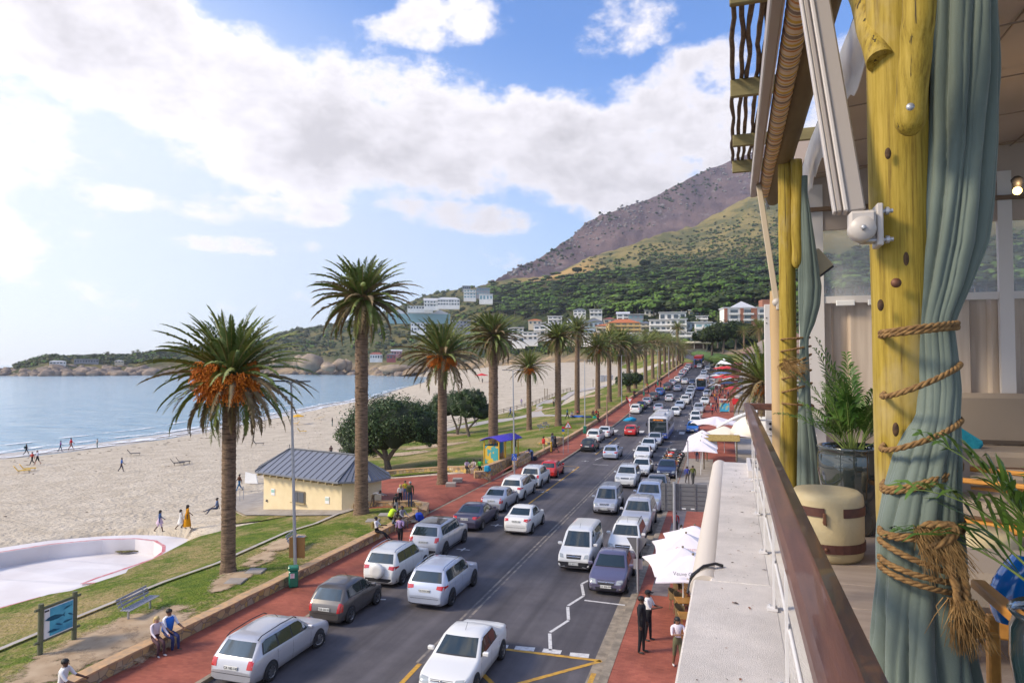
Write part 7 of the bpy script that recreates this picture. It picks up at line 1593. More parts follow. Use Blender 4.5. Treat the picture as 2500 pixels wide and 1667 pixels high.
# tall timber poles and beach bits
for x,y,t,l in [(1330,975,948,'pair of timber goal poles on the sand, left one'),(1336,974,948,'pair of timber goal poles on the sand, right one'),(1448,945,925,'timber pole by the grey beach lockers')]:
    p=G(x,y); d=(p-CAML).dot(FWD); b=MB(); b.tube([(0,0,-.3),(0,0,(y-t)*d/F)],.1,6); o=b.build('timber_pole',WD,loc=tuple(p)); tag(o,l,'pole')
p=G(1470,932); b=MB()
root=thing('beach_lockers','row of grey beach cabins behind the palm trunks','lockers',tuple(p),.3)
for i in range(3): b=MB(); b.box((i*1.5,0,1.1),(1.3,1.3,2.2),bev=.1); b.build('cabin',GALV,root)
p=G(1173,1017); root=thing('lifebuoy_sign','yellow rescue ring board on a post by the footpath','sign',tuple(p),math.atan2(-p.y,-p.x)+PI/2); post(root,1.2); b=MB(); b.box((0,0,1.35),(.75,.08,1.5),bev=.03); b.build('board',M('rescue_yellow',(.72,.42,.02),.5),root); b=MB(); b.tube([(.26*math.cos(a/12*2*PI),-.07,1.45+.26*math.sin(a/12*2*PI)) for a in range(12)],.05,6,close=True); b.build('ring',SGW,root)
# --- loungers and parasols on the beach
def lounger(px,py,da,label,mat,group='sun loungers on the sand',back=55):
    p=G(px,py); root=thing('sun_lounger',label,'sun lounger',tuple(p),math.atan2(-p.y,-p.x)+R(da),group,1.0)
    b=MB(); b.box((.45,0,.34),(1.3,.62,.07),bev=.02); b.build('seat',mat,root)
    b=MB(); c,s=math.cos(R(back)),math.sin(R(back)); b.slab([(-.18,-.31,.34),(-.18,.31,.34),(-.18-.75*c,.31,.34+.75*s),(-.18-.75*c,-.31,.34+.75*s)],(s,0,c),.06); b.build('backrest',mat,root)
    for x in (-.1,1.0):
        for y in (-.28,.28): b=MB(); b.tube([(x,y,.32),(x-.05,y,0)],.025,5); b.build('leg',WD,root)
DKL=M('lounger_dark',(.085,.075,.07),.7); TNL=M('lounger_tan',(.55,.42,.24),.7)
lounger(48,1155,100,'front yellow lounger of the left pair',YLP); lounger(62,1150,100,'rear yellow lounger of the left pair',YLP)
lounger(322,1112,90,'single dark lounger left of the nearest palm trunk',DKL); lounger(428,1136,95,'left dark lounger of a pair before the palm',DKL); lounger(442,1133,95,'right dark lounger of a pair before the palm',DKL); lounger(627,1087,85,'dark lounger right of the nearest palm trunk',DKL)
lounger(734,1056,85,'yellow lounger lying low on open sand',YLP); lounger(724,1037,-90,'yellow lounger under the yellow parasol',YLP); lounger(778,1025,-90,'tan lounger left of the round tree, front',TNL); lounger(788,1022,-90,'tan lounger left of the round tree, behind',TNL)
def parasol(p,r,hgt,mat,label,n=8,drop=.28,cat='parasol',name='parasol',square=False,polec=None,rz=0,group=None,flat=.12):
    root=thing(name,label,cat,tuple(p),rz,group); b=MB(); b.tube([(0,0,0),(0,0,hgt)],.028,8); b.build('pole',polec or WD,root)
    n=4 if square else n; m=n*3; vs=[Vector((0,0,hgt))]
    rings=[]
    for k,(t,z) in enumerate(((.08,-.01),(.5,-drop*.5*r),(1,-drop*r))):
        ring=[]
        for j in range(m):
            a=2*PI*j/m+PI/4; sag=math.cos(n*(a-PI/4)/2*1.0)**2; rad=t*r
            if square: cx,sx_=math.cos(a),math.sin(a); rad=t*r/max(abs(cx),abs(sx_))*.80
            zz=z - (1-abs(math.cos(n/2*(a-PI/4))))*-.06*t*r*0
            ring.append(Vector((rad*math.cos(a)*(1-.05*(j%3!=0)*t),rad*math.sin(a)*(1-.05*(j%3!=0)*t),hgt+z-(.05*r*t if j%3==0 else 0))))
        rings.append(ring)
    lo=[v-Vector((0,0,flat)) for v in rings[-1]]
    b=MB(); b.loft([rings[0],rings[1],rings[2],lo],sm=False,cap=False); b.add([Vector((0,0,hgt+.02))]+rings[0],[(0,j+1,(j+1)%m+1) for j in range(m)]); cn=b.build('canopy',mat,root)
    b=MB(); b.ball((0,0,hgt+.06),.05,8,6); b.build('finial',WD,root)
    for j in range(n): a=2*PI*j/n+PI/4; q=rings[2][j*3]; b=MB(); b.tube([(0,0,hgt-.35),Vector(q)+Vector((0,0,-.03))],.014,4); b.build('rib',WD,root)
    return root
parasol(G(727,1036),1.35,2.3,M('parasol_yellow',(.75,.40,.01),.7),'bright yellow parasol on the sand')
parasol(G(1176,934),2.6,3.6,M('parasol_red',(.6,.03,.03),.7),'small red parasol on the far sand')
# concrete planter steps right of shelter
p=G(1352,1080); b=MB(); b.box((0,0,.2),(2.4,1.5,.9),bev=.04); b.box((-1.8,0,.0),(1.2,1.5,.5),bev=.03); o=b.build('stone_planter',MATS['stone_mat'],loc=tuple(p)); o.rotation_euler=(0,0,1.2); tag(o,'low stone planter block behind the yellow post','planter')
# --- right side street cafes
CAN=M('umbrella_canvas',(.74,.68,.70),.8,col2=(.70,.64,.66),vs=3); CRC=M('cream_canvas',(.72,.66,.54),.8)
def up_at(px,py,z,zg=None): 
    q=atz(px,py,z); return q
for i,(px,py,l,zt_) in enumerate([(1692,1356,'front white umbrella carrying dark script lettering',2.85),(1667,1338,'second white umbrella, set further left than the front one',2.85),(1675,1303,'third white umbrella with faded red print',2.85),(1696,1284,'fourth white umbrella at the back of the near group',2.85)]):
    q=up_at(px,py,zt_); u=parasol((q.x,q.y,zr(q.y)+.13),1.75,zt_-.13,CAN,l,square=True,drop=.36,cat='umbrella',name='umbrella',rz=[.05,.28,.15,.1][i],group='white umbrellas over the pavement tables',polec=SGW,flat=.04)
    if i==0: text('lettering','Veuve Clicquot',.20,INK,u,(-.12,-1.30,2.36),(R(70),0,0),.002); text('lettering','Ponsardin',.10,M('gold_print',(.5,.3,.05),.6),u,(-.05,-1.42,2.22),(R(70),0,0),.002)
    if i==2: text('lettering','Champagne',.2,M('faded_red_print',(.5,.22,.18),.7),u,(-.1,-1.28,2.38),(R(70),0,0),.002)
TAN=M('chair_mesh_tan',(.17,.12,.055),.6); TBL=M('table_wood',(.45,.24,.07),.45,col2=(.36,.18,.05),vs=6,stretch=(1,8,1))
def cafe_table(x,y,rz,label):
    root=thing('cafe_table',label,'table',(x,y,zr(y)+.13),rz,'wooden cafe tables below the terrace'); b=MB(); b.box((0,0,.73),(1.1,.75,.04),bev=.01); b.build('tabletop',TBL,root)
    for sx_ in (-.48,.48):
        for sy in (-.3,.3): b=MB(); b.box((sx_,sy,.355),(.05,.05,.71)); b.build('leg',TBL,root)
def cafe_chair(x,y,rz,label):
    root=thing('cafe_chair',label,'chair',(x,y,zr(y)+.13),rz,'tan mesh armchairs below the terrace'); b=MB(); b.box((0,0,.44),(.5,.5,.04),bev=.02); b.build('seat',TAN,root)
    rings=[]
    for i in range(9): a=R(90+lerp(-95,95,i/8)); rr=.28; c=Vector((rr*math.cos(a),rr*math.sin(a)*.95,0)); hh=.82 if 2<i<6 else lerp(.66,.82,min(i,8-i)/3); rings.append([c+Vector((0,0,.44)),c*1.05+Vector((0,0,.44)),c*1.22+Vector((0,0,hh)),c*1.15+Vector((0,0,hh))])
    b=MB(); b.loft(rings,sm=False); b.build('backrest',TAN,root)
    for sx_ in (-.2,.2):
        for sy in (-.2,.2): b=MB(); b.tube([(sx_,sy,.44),(sx_*1.15,sy*1.15,0)],.015,5); b.build('leg',TAN,root)
for (px,py,rz,l) in [(1680,1500,.2,'cafe table closest to the terrace wall'),(1672,1462,.3,'second cafe table with glasses'),(1690,1430,.2,'cafe table under the second umbrella'),(1688,1414,.2,'cafe table furthest from the camera')]:
    q=G(px,py,.75,zp); cafe_table(q.x+.2,q.y,rz,l)
for (px,py,rz,l) in [(1666,1490,1.4,'tan chair with its back to the road, nearest'),(1663,1460,1.2,'tan chair angled beside the second table'),(1650,1450,1.5,'tan chair standing furthest left on the pavement'),(1660,1425,1.3,'tan chair by the third table'),(1672,1412,1.7,'tan chair at the back of the cafe')]:
    q=G(px,py,.6,zp); cafe_chair(q.x,q.y,rz,l)
# further cafes: umbrellas, reed roof, dome, tents
for i,(px,py) in enumerate([(1715,1047),(1714,1054),(1713,1062),(1710,1071)]):
    q=up_at(px,py,3.3+zr(80)); parasol((q.x,q.y,zr(q.y)+.13),1.9,3.1,CAN,['last white umbrella of the row of four','third white umbrella of the row of four','second white umbrella of the row of four','nearest white umbrella of the row of four'][i],square=True,drop=.4,cat='umbrella',name='umbrella',group='row of four white umbrellas',polec=SGW,flat=.04)
q=up_at(1748,1019,3.2+.4); parasol((q.x,q.y,zr(q.y)+.13),3.1,3.2,CAN,'wide single white umbrella further up the pavement',n=8,drop=.22,cat='umbrella',name='umbrella',polec=SGW)
q=up_at(1768,1045,3.1); parasol((q.x,q.y,zr(q.y)+.13),2.6,3.0,CRC,'cream umbrella behind the reed roof',square=True,drop=.3,cat='umbrella',name='umbrella',polec=SGW)
q=atz(1760,1070,2.9); rr=thing('reed_roof','straw coloured reed mat roof on poles over the pavement','roof',(q.x,q.y,zr(q.y)),-.03); b=MB(); rn=random.Random(5)
for i in range(90): y=lerp(-3.1,3.1,i/89); b.tube([(-1.7+rn.uniform(-.1,.1),y,2.86+rn.uniform(-.03,.03)),(1.7+rn.uniform(-.15,.15),y+rn.uniform(-.1,.1),2.9+rn.uniform(-.03,.05))],.035,4,cap=False)
b.build('reed_mat',M('reed',(.42,.30,.10),.9,col2=(.25,.17,.05),vs=7),rr)
for x in (-1.5,1.5):
    for y in (-2.9,2.9): b=MB(); b.tube([(x,y,0),(x,y,2.85)],.06,6); b.build('post',WD,rr)
# white dome canopy, arched rails, white sail
q=atz(1822,1050,3.2); rd=thing('dome_canopy','cream domed canopy with white arched rails beside the railing','canopy',(q.x+1.2,q.y,0)); b=MB(); b.lathe([(2.9,2.6),(2.8,3.2),(2.4,3.95),(1.7,4.5),(.9,4.8),(.01,4.9)],28); b.build('dome',CRC,rd)
b=MB(); b.slab([(-2.6,-2.6,2.9),(2.4,-3.0,2.5),(2.4,1,2.9),(-2.0,1,3.1)],(0,0,1),.05); b.build('sail',CAN,rd)
for x,y in ((-2.3,-2.3),(2.2,-2.6),(-2.2,1.2)): b=MB(); b.tube([(x,y,0),(x,y,2.9)],.07,8); b.build('post',SGW,rd)
for k in range(2): b=MB(); b.tube([(-4.3+6.5*t/10,3.2+k*1.6,3.1+2.0*math.sin(PI*(t/10)*.62)) for t in range(11)],.08,8); b.build('arched_rail',SGW,rd)
# vendor cart, market stalls, parasols further up
def stall(px,py,w,hgt,c,label,roof=None,name='market_stall'):
    q=G(px,py,0,hprom); d=(q-CAML).dot(FWD); W=w*d/F; Ht=hgt*d/F; root=thing(name,label,'stall',tuple(q),math.atan2(-q.y,-q.x)+PI/2); b=MB(); b.box((0,.5,Ht*.36),(W,1.0,Ht*.62)); b.build('counter',c,root); b=MB(); b.box((0,.5,Ht*.95),(W*1.08,1.3,.12)); b.build('roof',roof or SGW,root)
    for x in (-W*.47,W*.47): b=MB(); b.box((x,.05,Ht*.5),(.07,.07,Ht)); b.build('post',SGW,root)
    return root
v=stall(1769,1006,23,32,M('cart_blue',(.04,.35,.55),.5,col2=(.55,.50,.12),vs=1.2,lo=.5,hi=.6),'vendor cart with a blue beach picture panel and white roof')
stall(1796,988,15,22,SGR,'red and white drinks stall beside the palm fronds'); stall(1738,948,13,24,SGW,'glass sided white bus stop box on the pavement',name='bus_stop')
q=G(1767,908,0,hprom); rt=thing('market_tent','white peaked market tent beside the road','tent',tuple(q)); b=MB(); b.add([(-2.2,-2.2,2.4),(2.2,-2.2,2.4),(2.2,2.2,2.4),(-2.2,2.2,2.4),(0,0,4.2)],[(0,1,4),(1,2,4),(2,3,4),(3,0,4),(3,2,1,0)]); b.build('canopy',SGW,rt)
for x in (-2.1,2.1):
    for y in (-2.1,2.1): b=MB(); b.tube([(x,y,0),(x,y,2.4)],.04,5); b.build('post',SGW,rt)
for (px,py,z,c,r,l) in [(1769,933,3,'parasol_red',3.0,'bright red parasol over the far pavement, front one'),(1764,909,3,'parasol_red',2.6,'red parasol next to the white tent'),(1768,922,3,'cloth_blue',2.8,'blue grey parasol between the two red ones')]:
    q=G(px,py+10,0,hprom); parasol(tuple(q),r,2.9,M(c,(.6,.03,.03) if 'red' in c else (.12,.20,.38),.7),l,drop=.2,polec=SGW)
# tiled roof building beyond the palm on the right
q=at(1822,985,118); rb=thing('shop_building','grey shop building with a red and brown tiled roof behind the right palm','building',tuple(q),-.05)
b=MB(); b.box((6,9,4.2),(13,18,9)); b.build('wall',M('shop_wall',(.36,.33,.30),.8),rb)
b=MB(); b.add([(-1.3,-.8,8.6),(14,-.8,8.6),(14,19,8.6),(-1.3,19,8.6),(6.5,-.8,13),(6.5,19,13)],[(0,1,4),(1,2,5,4),(2,3,5),(3,0,4,5),(3,2,1,0)]); b.build('roof',M('roof_mixed_tile',(.30,.17,.13),.8,col2=(.42,.36,.33),vs=.4,coord='Pos'),rb)
for z in (2.2,5.4):
    for x in (1.5,4.5,7.5): b=MB(); b.box((x,-.05,z),(1.8,.2,1.7)); w=b.build('window',GLZ,rb); b=MB(); b.box((x,-.17,z),(.08,.05,1.7)); b.build('mullion',SGW,w)
    for y in (3,7,11): b=MB(); b.box((-.52,y,z),(.2,1.8,1.7)); b.build('window',GLZ,rb)
# hedge bank at the bend, low wall
b=MB(); 
for i in range(26): t=i/25; p=at(lerp(1705,1768,t),lerp(868,884,t),lerp(300,215,t)); b.ball((p.x,p.y,p.z+.6),(3,3,1.6),8,6,nz=.4,seed=i)
o=b.build('hedge',M('hedge_green',(.05,.10,.02),.9,col2=(.08,.13,.03),vs=.6,coord='Pos')); tag(o,'clipped green hedge bank on the outside of the bend','hedge')
P=[at(1700,874,290),at(1730,880,255),at(1762,889,215)]; b=MB(); rings=[[p+Vector((0,0,-1)),p+Vector((.4,0,-1)),p+Vector((.4,0,.9)),p+Vector((0,0,.9))] for p in P]; b.loft(rings,sm=False); o=b.build('boundary_wall',CRM); tag(o,'low sand coloured wall following the bend','wall')

# more stalls, tents and parasols in the busy stretch of the right pavement
for i,(px,py,c,r,sq,l) in enumerate([(1745,957,(.62,.60,.60),1.6,True,'small white tent roof by the bus stop box'),(1778,951,(.03,.05,.12),2.2,True,'navy awning behind the bright red parasol'),(1787,966,(.5,.04,.04),1.8,False,'small red parasol next to the drinks stall'),(1783,940,(.55,.52,.50),2.4,True,'grey white tent beyond the navy awning'),(1776,918,(.02,.03,.05),2.6,True,'black tent left of the tiled shop'),(1781,905,(.6,.06,.05),2.2,False,'red parasol furthest up near the tiled shop'),(1748,930,(.66,.64,.62),1.8,True,'white stall roof across from the second bus')]):
    q=G(px,py+9,0,hprom); parasol(tuple(q),r,2.7,M('canopy_%d'%i,c,.7),l,drop=.2,polec=SGW,square=sq,cat='canopy' if sq else 'parasol',name='canopy' if sq else 'parasol')
for i,(px,py) in enumerate([(1752,1000),(1763,992),(1770,978),(1741,1004),(1756,953),(1768,947),(1762,936),(1743,942),(1772,935),(1736,962),(1731,972),(1778,972)]): person(px,py,17,['walk','stand','walk2','clasp'][i%4],i*101,CL[(i*3+1)%10],[K,JN,GRYc][(i+1)%3],'passer by in %s clothes %s'%(CN[(i*3+1)%10],['in front of the vendor cart','between cart and stalls','near the navy awning','at the kerb opposite the queue','by the small white tent','under the red parasol rim','beyond the red parasol','next to the white stall roof','beside the grey white tent','stepping off the kerb','closest to the silver estate','by the small red parasol'][i]),i%2,'long' if i%4==1 else 'short',hf=hprom,off=0,group='pedestrians crowding the right pavement')
# ================================================================= RESTAURANT TERRACE (foreground)
BA=math.atan(540/F)-YAW
BT=Vector((math.sin(BA),math.cos(BA),0)); BS=Vector((math.cos(BA),-math.sin(BA),0)); BANG=-BA
def Bp(s,t,z): return BS*s+BT*t+Vector((0,0,H+z))
BM=Matrix((BS,BT,Vector((0,0,1)))).transposed().to_4x4(); BM.translation=(0,0,H)
def st(px,d,z=0):   # local s,t of a point seen in column px at depth d
    lat=(px-1250)/F*d; c,s_=math.cos(math.atan(540/F)),math.sin(math.atan(540/F)); return lat*c-d*s_, lat*s_+d*c
def loc_at(px,py,d): p=at(px,py,d)-Vector((0,0,H)); return Vector((p.dot(BS),p.dot(BT),p.z))
def bthing(name,label,cat,s=0,t=0,z=0,group=None): return thing(name,label,cat,tuple(Bp(s,t,z)),BANG,group)
class LB(MB):      # coordinates given in terrace axes relative to the thing's own origin
    pass
PLS=M('plaster_white',(.70,.66,.62),.75,col2=(.60,.56,.52),vs=2.5,vd=7,bump=.5,bs=120,bd=3)
def ledge_mat():
    m=M('ledge_paint',(.62,.58,.56),.7,bump=.6,bs=230,bd=2); N,L,b=nodes(m); tc=N.new('ShaderNodeTexCoord').outputs['Object']
    n=N.new('ShaderNodeTexNoise'); n.inputs['Scale'].default_value=160; n.inputs['Detail'].default_value=3; L.new(tc,n.inputs['Vector'])
    n2=N.new('ShaderNodeTexNoise'); n2.inputs['Scale'].default_value=2.2; n2.inputs['Detail'].default_value=8; n2.inputs['Roughness'].default_value=.7; L.new(tc,n2.inputs['Vector'])
    r=N.new('ShaderNodeMapRange'); r.inputs[1].default_value=.30; r.inputs[2].default_value=.52; r.inputs[3].default_value=.74; r.inputs[4].default_value=1; L.new(n.outputs[0],r.inputs[0])
    r2=N.new('ShaderNodeMapRange'); r2.inputs[1].default_value=.35; r2.inputs[2].default_value=.65; r2.inputs[3].default_value=.80; r2.inputs[4].default_value=1.05; L.new(n2.outputs[0],r2.inputs[0])
    mu=N.new('ShaderNodeMath'); mu.operation='MULTIPLY'; L.new(r.outputs[0],mu.inputs[0]); L.new(r2.outputs[0],mu.inputs[1])
    v=N.new('ShaderNodeVectorMath'); v.operation='SCALE'; v.inputs[0].default_value=(.76,.70,.66); L.new(mu.outputs[0],v.inputs['Scale']); L.new(v.outputs[0],b.inputs['Base Color']); return m
LG=ledge_mat()
# --- building body under the terrace
root=bthing('restaurant_building','white walled restaurant building carrying the terrace and its ledge','building')
b=MB(); b.box((3.3,2.2,-6.15),(7.06,15.6,8.6)); b.build('wall',PLS,root)
b=MB(); b.box((-.015,-.1,-1.66),(.53,10.2,.32),bev=.012); b.box((.03,8.05,-1.66),(.40,6.1,.32),bev=.012); b.build('ledge',LG,root)
b=MB(); b.tube([(-.20,5.06,-1.60),(-.205,8.2,-1.60),(-.215,11.2,-1.60)],.115,20); b.build('gutter_pipe',M('pipe_cream',(.62,.55,.48),.5),root)
b=MB(); b.tube([(-.09,5.35,-1.49),(-.14,5.32,-1.47),(-.22,5.25,-1.475),(-.30,5.15,-1.52),(-.325,5.05,-1.62)],.011,8); b.tube([(-.09,5.33,-1.488),(-.15,5.29,-1.462),(-.23,5.21,-1.47),(-.31,5.1,-1.53)],.008,8); b.build('black_cable',PL,root)
b=MB(); b.box((3.15,3.6,-1.533),(6.0,12.4,.06)); b.build('floor_slab',PLS,root)
# floor boards
FLB=M('deck_board',(.36,.29,.24),.55,col2=(.27,.215,.18),vs=1.6,vd=8,stretch=(1,9,1),lo=.3,hi=.7,bump=.3,bs=20); q=thing('terrace_floor','pale wide wooden floor boards of the terrace','floor',tuple(Bp(0,0,0)),BANG)
q['kind']='structure'; del q['label']; del q['category']
t0=.2; i=0
while t0<9.6:
    b=MB(); b.box((3.25,t0+.245,-1.485),(5.7,.482,.03),bev=.004); b.build('floor_board',FLB,q); t0+=.49; i+=1
RUGM=M('rug_dark',(.035,.03,.03),.95,col2=(.16,.14,.125),vs=38,vd=2,lo=.5,hi=.62,stretch=(.25,1,1))
b=MB(); b.box((2.75,1.75,-1.462),(4.2,2.9,.016)); o=b.build('rug',RUGM); o.location=Bp(0,0,0); o.rotation_euler=(0,0,BANG); tag(o,'dark woven rug with pale flecks on the terrace floor','rug')
# dry leaves on the ledge: litter nobody would count
b=MB(); rn=random.Random(9)
for i in range(170):
    t=rn.uniform(1.6,10.5)**1.0; s=rn.uniform(-.2,.2); 
    if t>5.05: s=rn.uniform(-.08,.2)
    r=rn.uniform(.003,.011) if rn.random()<.8 else rn.uniform(.014,.024); a=rn.uniform(0,6.3); z=-1.497+.002
    b.add([(s+r*math.cos(a),t+r*math.sin(a),z),(s-r*.4*math.sin(a),t+r*.4*math.cos(a),z+r*.25),(s-r*math.cos(a),t-r*math.sin(a),z),(s+r*.4*math.sin(a),t-r*.4*math.cos(a),z+.001)],[(0,1,2,3)],0 if rn.random()<.6 else 1)
o=b.build('leaf_debris',[M('debris_dark',(.05,.03,.025),.9),M('debris_brown',(.28,.12,.06),.9)]); o.location=Bp(0,0,0); o.rotation_euler=(0,0,BANG); tag(o,'small dry leaves and specks littering the white ledge','leaf litter',kind='stuff')
# --- railing
RW=M('rail_wood',(.15,.062,.038),.42,col2=(.085,.036,.026),vs=5,vd=8,stretch=(6,.5,6),coat=.25,bump=.06,bs=60); RWP=M('rail_white',(.68,.66,.66),.35,coat=.3)
rl=bthing('balustrade','white steel balustrade with a dark brown wooden handrail along the ledge','balustrade')
def rail_prof(s,t,z,ax='t'):
    P=[(-.062,-.03),(-.062,.0),(-.050,.012),(-.002,.018),(.004,.018),(.060,-.028),(.064,-.06),(.05,-.075),(-.05,-.075)]
    return [Vector((s+x,t,z+y)) for x,y in P][::-1] if ax=='t' else [Vector((s,t-x,z+y)) for x,y in P]
b=MB(); b.loft([rail_prof(.187,t,-.515) for t in (-1.6,0,1,2,4,6,8,9.52)],sm=False); b.build('handrail',RW,rl)
b=MB(); b.box((.58,9.46,-.545),(.78,.12,.085),bev=.012); b.build('end_rail',RW,rl)
for t in (.85,2.15,3.44,4.53,5.86,7.33,8.6,9.45):
    b=MB(); b.box((.222,t,-1.02),(.012,.055,.94)); b.box((.212,t,-1.492),(.06,.09,.012)); pt=b.build('baluster',RWP,rl)
    b=MB()
    b.ball((.200,t+.02,-1.484),.010,8,6); b.build('bolt',GALV,pt)
for k,z in enumerate((-.74,-.98,-1.22)):
    b=MB(); b.tube([(.236,-1.5,z),(.236,9.4,z)],.010,10); b.build('rod',RWP,rl)
b=MB(); 
for z in (-.72,-.90,-1.08,-1.26): 
    b=MB(); b.tube([(.24,9.46,z),(1.0,9.46,z)],.011,8); b.build('rod',RWP,rl)
# --- timber posts
def polemat():
    m=M('treated_pole',(.42,.30,.06),.7,bump=.35,bs=24,bd=8,spec=.25); N,L,b=nodes(m); tc=N.new('ShaderNodeTexCoord').outputs['Object']
    def nz(sc,st_,d=8,r=.65):
        mp=N.new('ShaderNodeMapping'); mp.inputs['Scale'].default_value=st_; L.new(tc,mp.inputs[0]); n=N.new('ShaderNodeTexNoise'); n.inputs['Scale'].default_value=sc; n.inputs['Detail'].default_value=d; n.inputs['Roughness'].default_value=r; L.new(mp.outputs[0],n.inputs['Vector']); return n.outputs[0]
    N['Bump'].inputs['Distance'].default_value=.006; g=nz(44,(1,1,.04),9,.75); c=N.new('ShaderNodeValToRGB'); e=c.color_ramp.elements; e[0].position=.32; e[0].color=(.12,.07,.012,1); e[1].position=.68; e[1].color=(.45,.32,.065,1); x=e.new(.5); x.color=(.32,.225,.03,1); L.new(g,c.inputs[0])
    k=nz(3.2,(1,1,.5),5); r=N.new('ShaderNodeMapRange'); r.inputs[1].default_value=.52; r.inputs[2].default_value=.72; L.new(k,r.inputs[0])
    mx=N.new('ShaderNodeMix'); mx.data_type='RGBA'; L.new(r.outputs[0],mx.inputs[0]); L.new(c.outputs[0],mx.inputs[6]); mx.inputs[7].default_value=(.38,.29,.13,1)
    cr=nz(40,(1,1,.012),3,.5); r2=N.new('ShaderNodeMapRange'); r2.inputs[1].default_value=.325; r2.inputs[2].default_value=.345; L.new(cr,r2.inputs[0])
    m2=N.new('ShaderNodeMix'); m2.data_type='RGBA'; L.new(r2.outputs[0],m2.inputs[0]); m2.inputs[6].default_value=(.05,.035,.012,1); L.new(mx.outputs[2],m2.inputs[7]); L.new(m2.outputs[2],b.inputs['Base Color']); return m
PO=polemat(); KN=M('knot_dark',(.10,.05,.018),.8,col2=(.04,.02,.01),vs=60); RST=M('rusty_bolt',(.16,.07,.04),.6,metal=.4)
def logtube(b,a,c,r0,r1,n=22,k=24,seed=0,mi=0):
    a=Vector(a);c=Vector(c); pts=[a.lerp(c,i/k) for i in range(k+1)]; t=(c-a).normalized(); up=Vector((0,1,0)) if abs(t.z)>.8 else Vector((0,0,1)); x=t.cross(up).normalized(); y=x.cross(t); rings=[]
    for i,p in enumerate(pts):
        r=lerp(r0,r1,i/k)*(1+.025*noise.noise(Vector((i*.5,seed,0)))); off=(x*noise.noise(Vector((i*.22,seed,3)))+y*noise.noise(Vector((i*.22,seed,7))))*.008
        rings.append([p+off+(x*math.cos(2*PI*j/n)+y*math.sin(2*PI*j/n))*r*(1+.035*noise.noise(Vector((math.cos(2*PI*j/n)*1.5,math.sin(2*PI*j/n)*1.5,i*.12+seed)))) for j in range(n)])
    b.loft(rings,mi=mi)
s1,t1=st(2207,2.6); s2,t2=st(1930,7.0)
p1=bthing('timber_post','thick yellowish timber post in the foreground wrapped with rope and curtain','post',s1,t1,0)
b=MB(); logtube(b,(0,0,-1.47),(-.012,0,2.9),.098,.108,seed=1); b.build('trunk',PO,p1)
def onpole(px,py,d,r,L_,mat,root,s0,t0,name='knot',k=.35):
    q=loc_at(px,py,d)-Vector((s0,t0,0)); b=MB(); b.ball(q,(r,r*.6,L_),12,8); return b.build(name,mat,root)
for (px,py,L_) in [(2168,375,.022),(2212,632,.030),(2150,745,.022),(2187,1048,.026)]: onpole(px,py,2.508,.011,L_,KN,p1,s1,t1)
q=loc_at(2187,691,2.49)-Vector((s1,t1,0)); b=MB(); b.lathe([(.001,0),(.017,.001),(.018,.007),(.001,.010)],16,M4=Matrix.Translation(q)@Matrix.Rotation(PI/2,4,'X')); b.build('washer',RST,p1)
# knee braces rising from the post
def P1(px,py,d): return loc_at(px,py,d)-Vector((s1,t1,0))
b=MB(); logtube(b,P1(2222,280,2.40),P1(2262,-190,2.30),.050,.056,seed=4); b.ball(P1(2222,285,2.40),(.052,.052,.07),14,8); b.build('brace',PO,p1)
b=MB(); b.lathe([(.001,0),(.013,.001),(.013,.006),(.001,.009)],14,M4=Matrix.Translation(P1(2222,262,2.335))@Matrix.Rotation(PI/2,4,'X')); b.build('washer',GALV,p1)
b=MB(); logtube(b,P1(2150,150,2.55),P1(2075,-120,2.95),.050,.055,seed=6); b.build('brace',PO,p1)
p2=bthing('timber_post','second timber post further along the railing beside the green curtain','post',s2,t2,0)
b=MB(); logtube(b,(-.03,0,-1.47),(-.02,0,2.08),.088,.078,seed=11); b.build('trunk',PO,p2)
b=MB(); logtube(b,(.068,-.10,1.05),(.075,-.1,2.08),.055,.055,seed=13); b.ball((.068,-.10,1.05),(.055,.055,.08),12,8); b.build('brace',PO,p2)
b=MB(); logtube(b,(-.055,.9,-1.47),(-.065,.9,.85),.085,.085,seed=15); b.build('side_timber',M('pale_timber',(.50,.34,.17),.7,col2=(.42,.28,.14),vs=4,stretch=(1,1,.1)),p2)
# main beam over the posts
BMT=M('old_beam',(.20,.145,.06),.8,col2=(.115,.085,.04),vs=3,vd=8,stretch=(1,.25,1),bump=.8,bs=10)
bm_=bthing('log_beam','rough brown log beam running over the timber posts','beam'); b=MB(); logtube(b,(.58,-.5,2.28),(.50,9.3,2.14),.115,.105,k=40,seed=21); b.build('log',BMT,bm_)
# pergola: thin twisted sticks over flat slats
pg=bthing('stick_pergola','pergola overhang of crooked sticks on squared slats at the top of the picture','pergola'); STK=M('stick_bark',(.15,.105,.06),.85,col2=(.075,.05,.035),vs=12,bump=.8,bs=25); SLT=M('slat_wood',(.24,.20,.085),.8,col2=(.15,.12,.05),vs=4,stretch=(.2,1,1),bump=.5,bs=18)
for t,s0_,s1_,ht in ((6.75,.0,.62,.17),(8.35,.02,.95,.14),(9.45,.015,.70,.165),(5.0,.0,.6,.17),(3.3,.0,.6,.17)): b=MB(); b.box(((s0_+s1_)/2,t,2.62),(s1_-s0_,.05,ht),bev=.008); b.build('slat',SLT,pg)
rn=random.Random(4)
for k,s in enumerate((.022,.092,.157,.235,.285,.37,.47)):
    pts=[];n=46
    for i in range(n+1): t=1.5+8.1*i/n; pts.append((s+.03*noise.noise(Vector((t*2.1,k*3.3,0)))+.006*noise.noise(Vector((t*6,k,2))),t,2.72+.012*noise.noise(Vector((t*1.7,k*2.1,5)))))
    b=MB(); b.tube(pts,[.021*(1+.25*noise.noise(Vector((i*.6,k,1)))) for i in range(n+1)],7); b.build('stick',STK,pg)
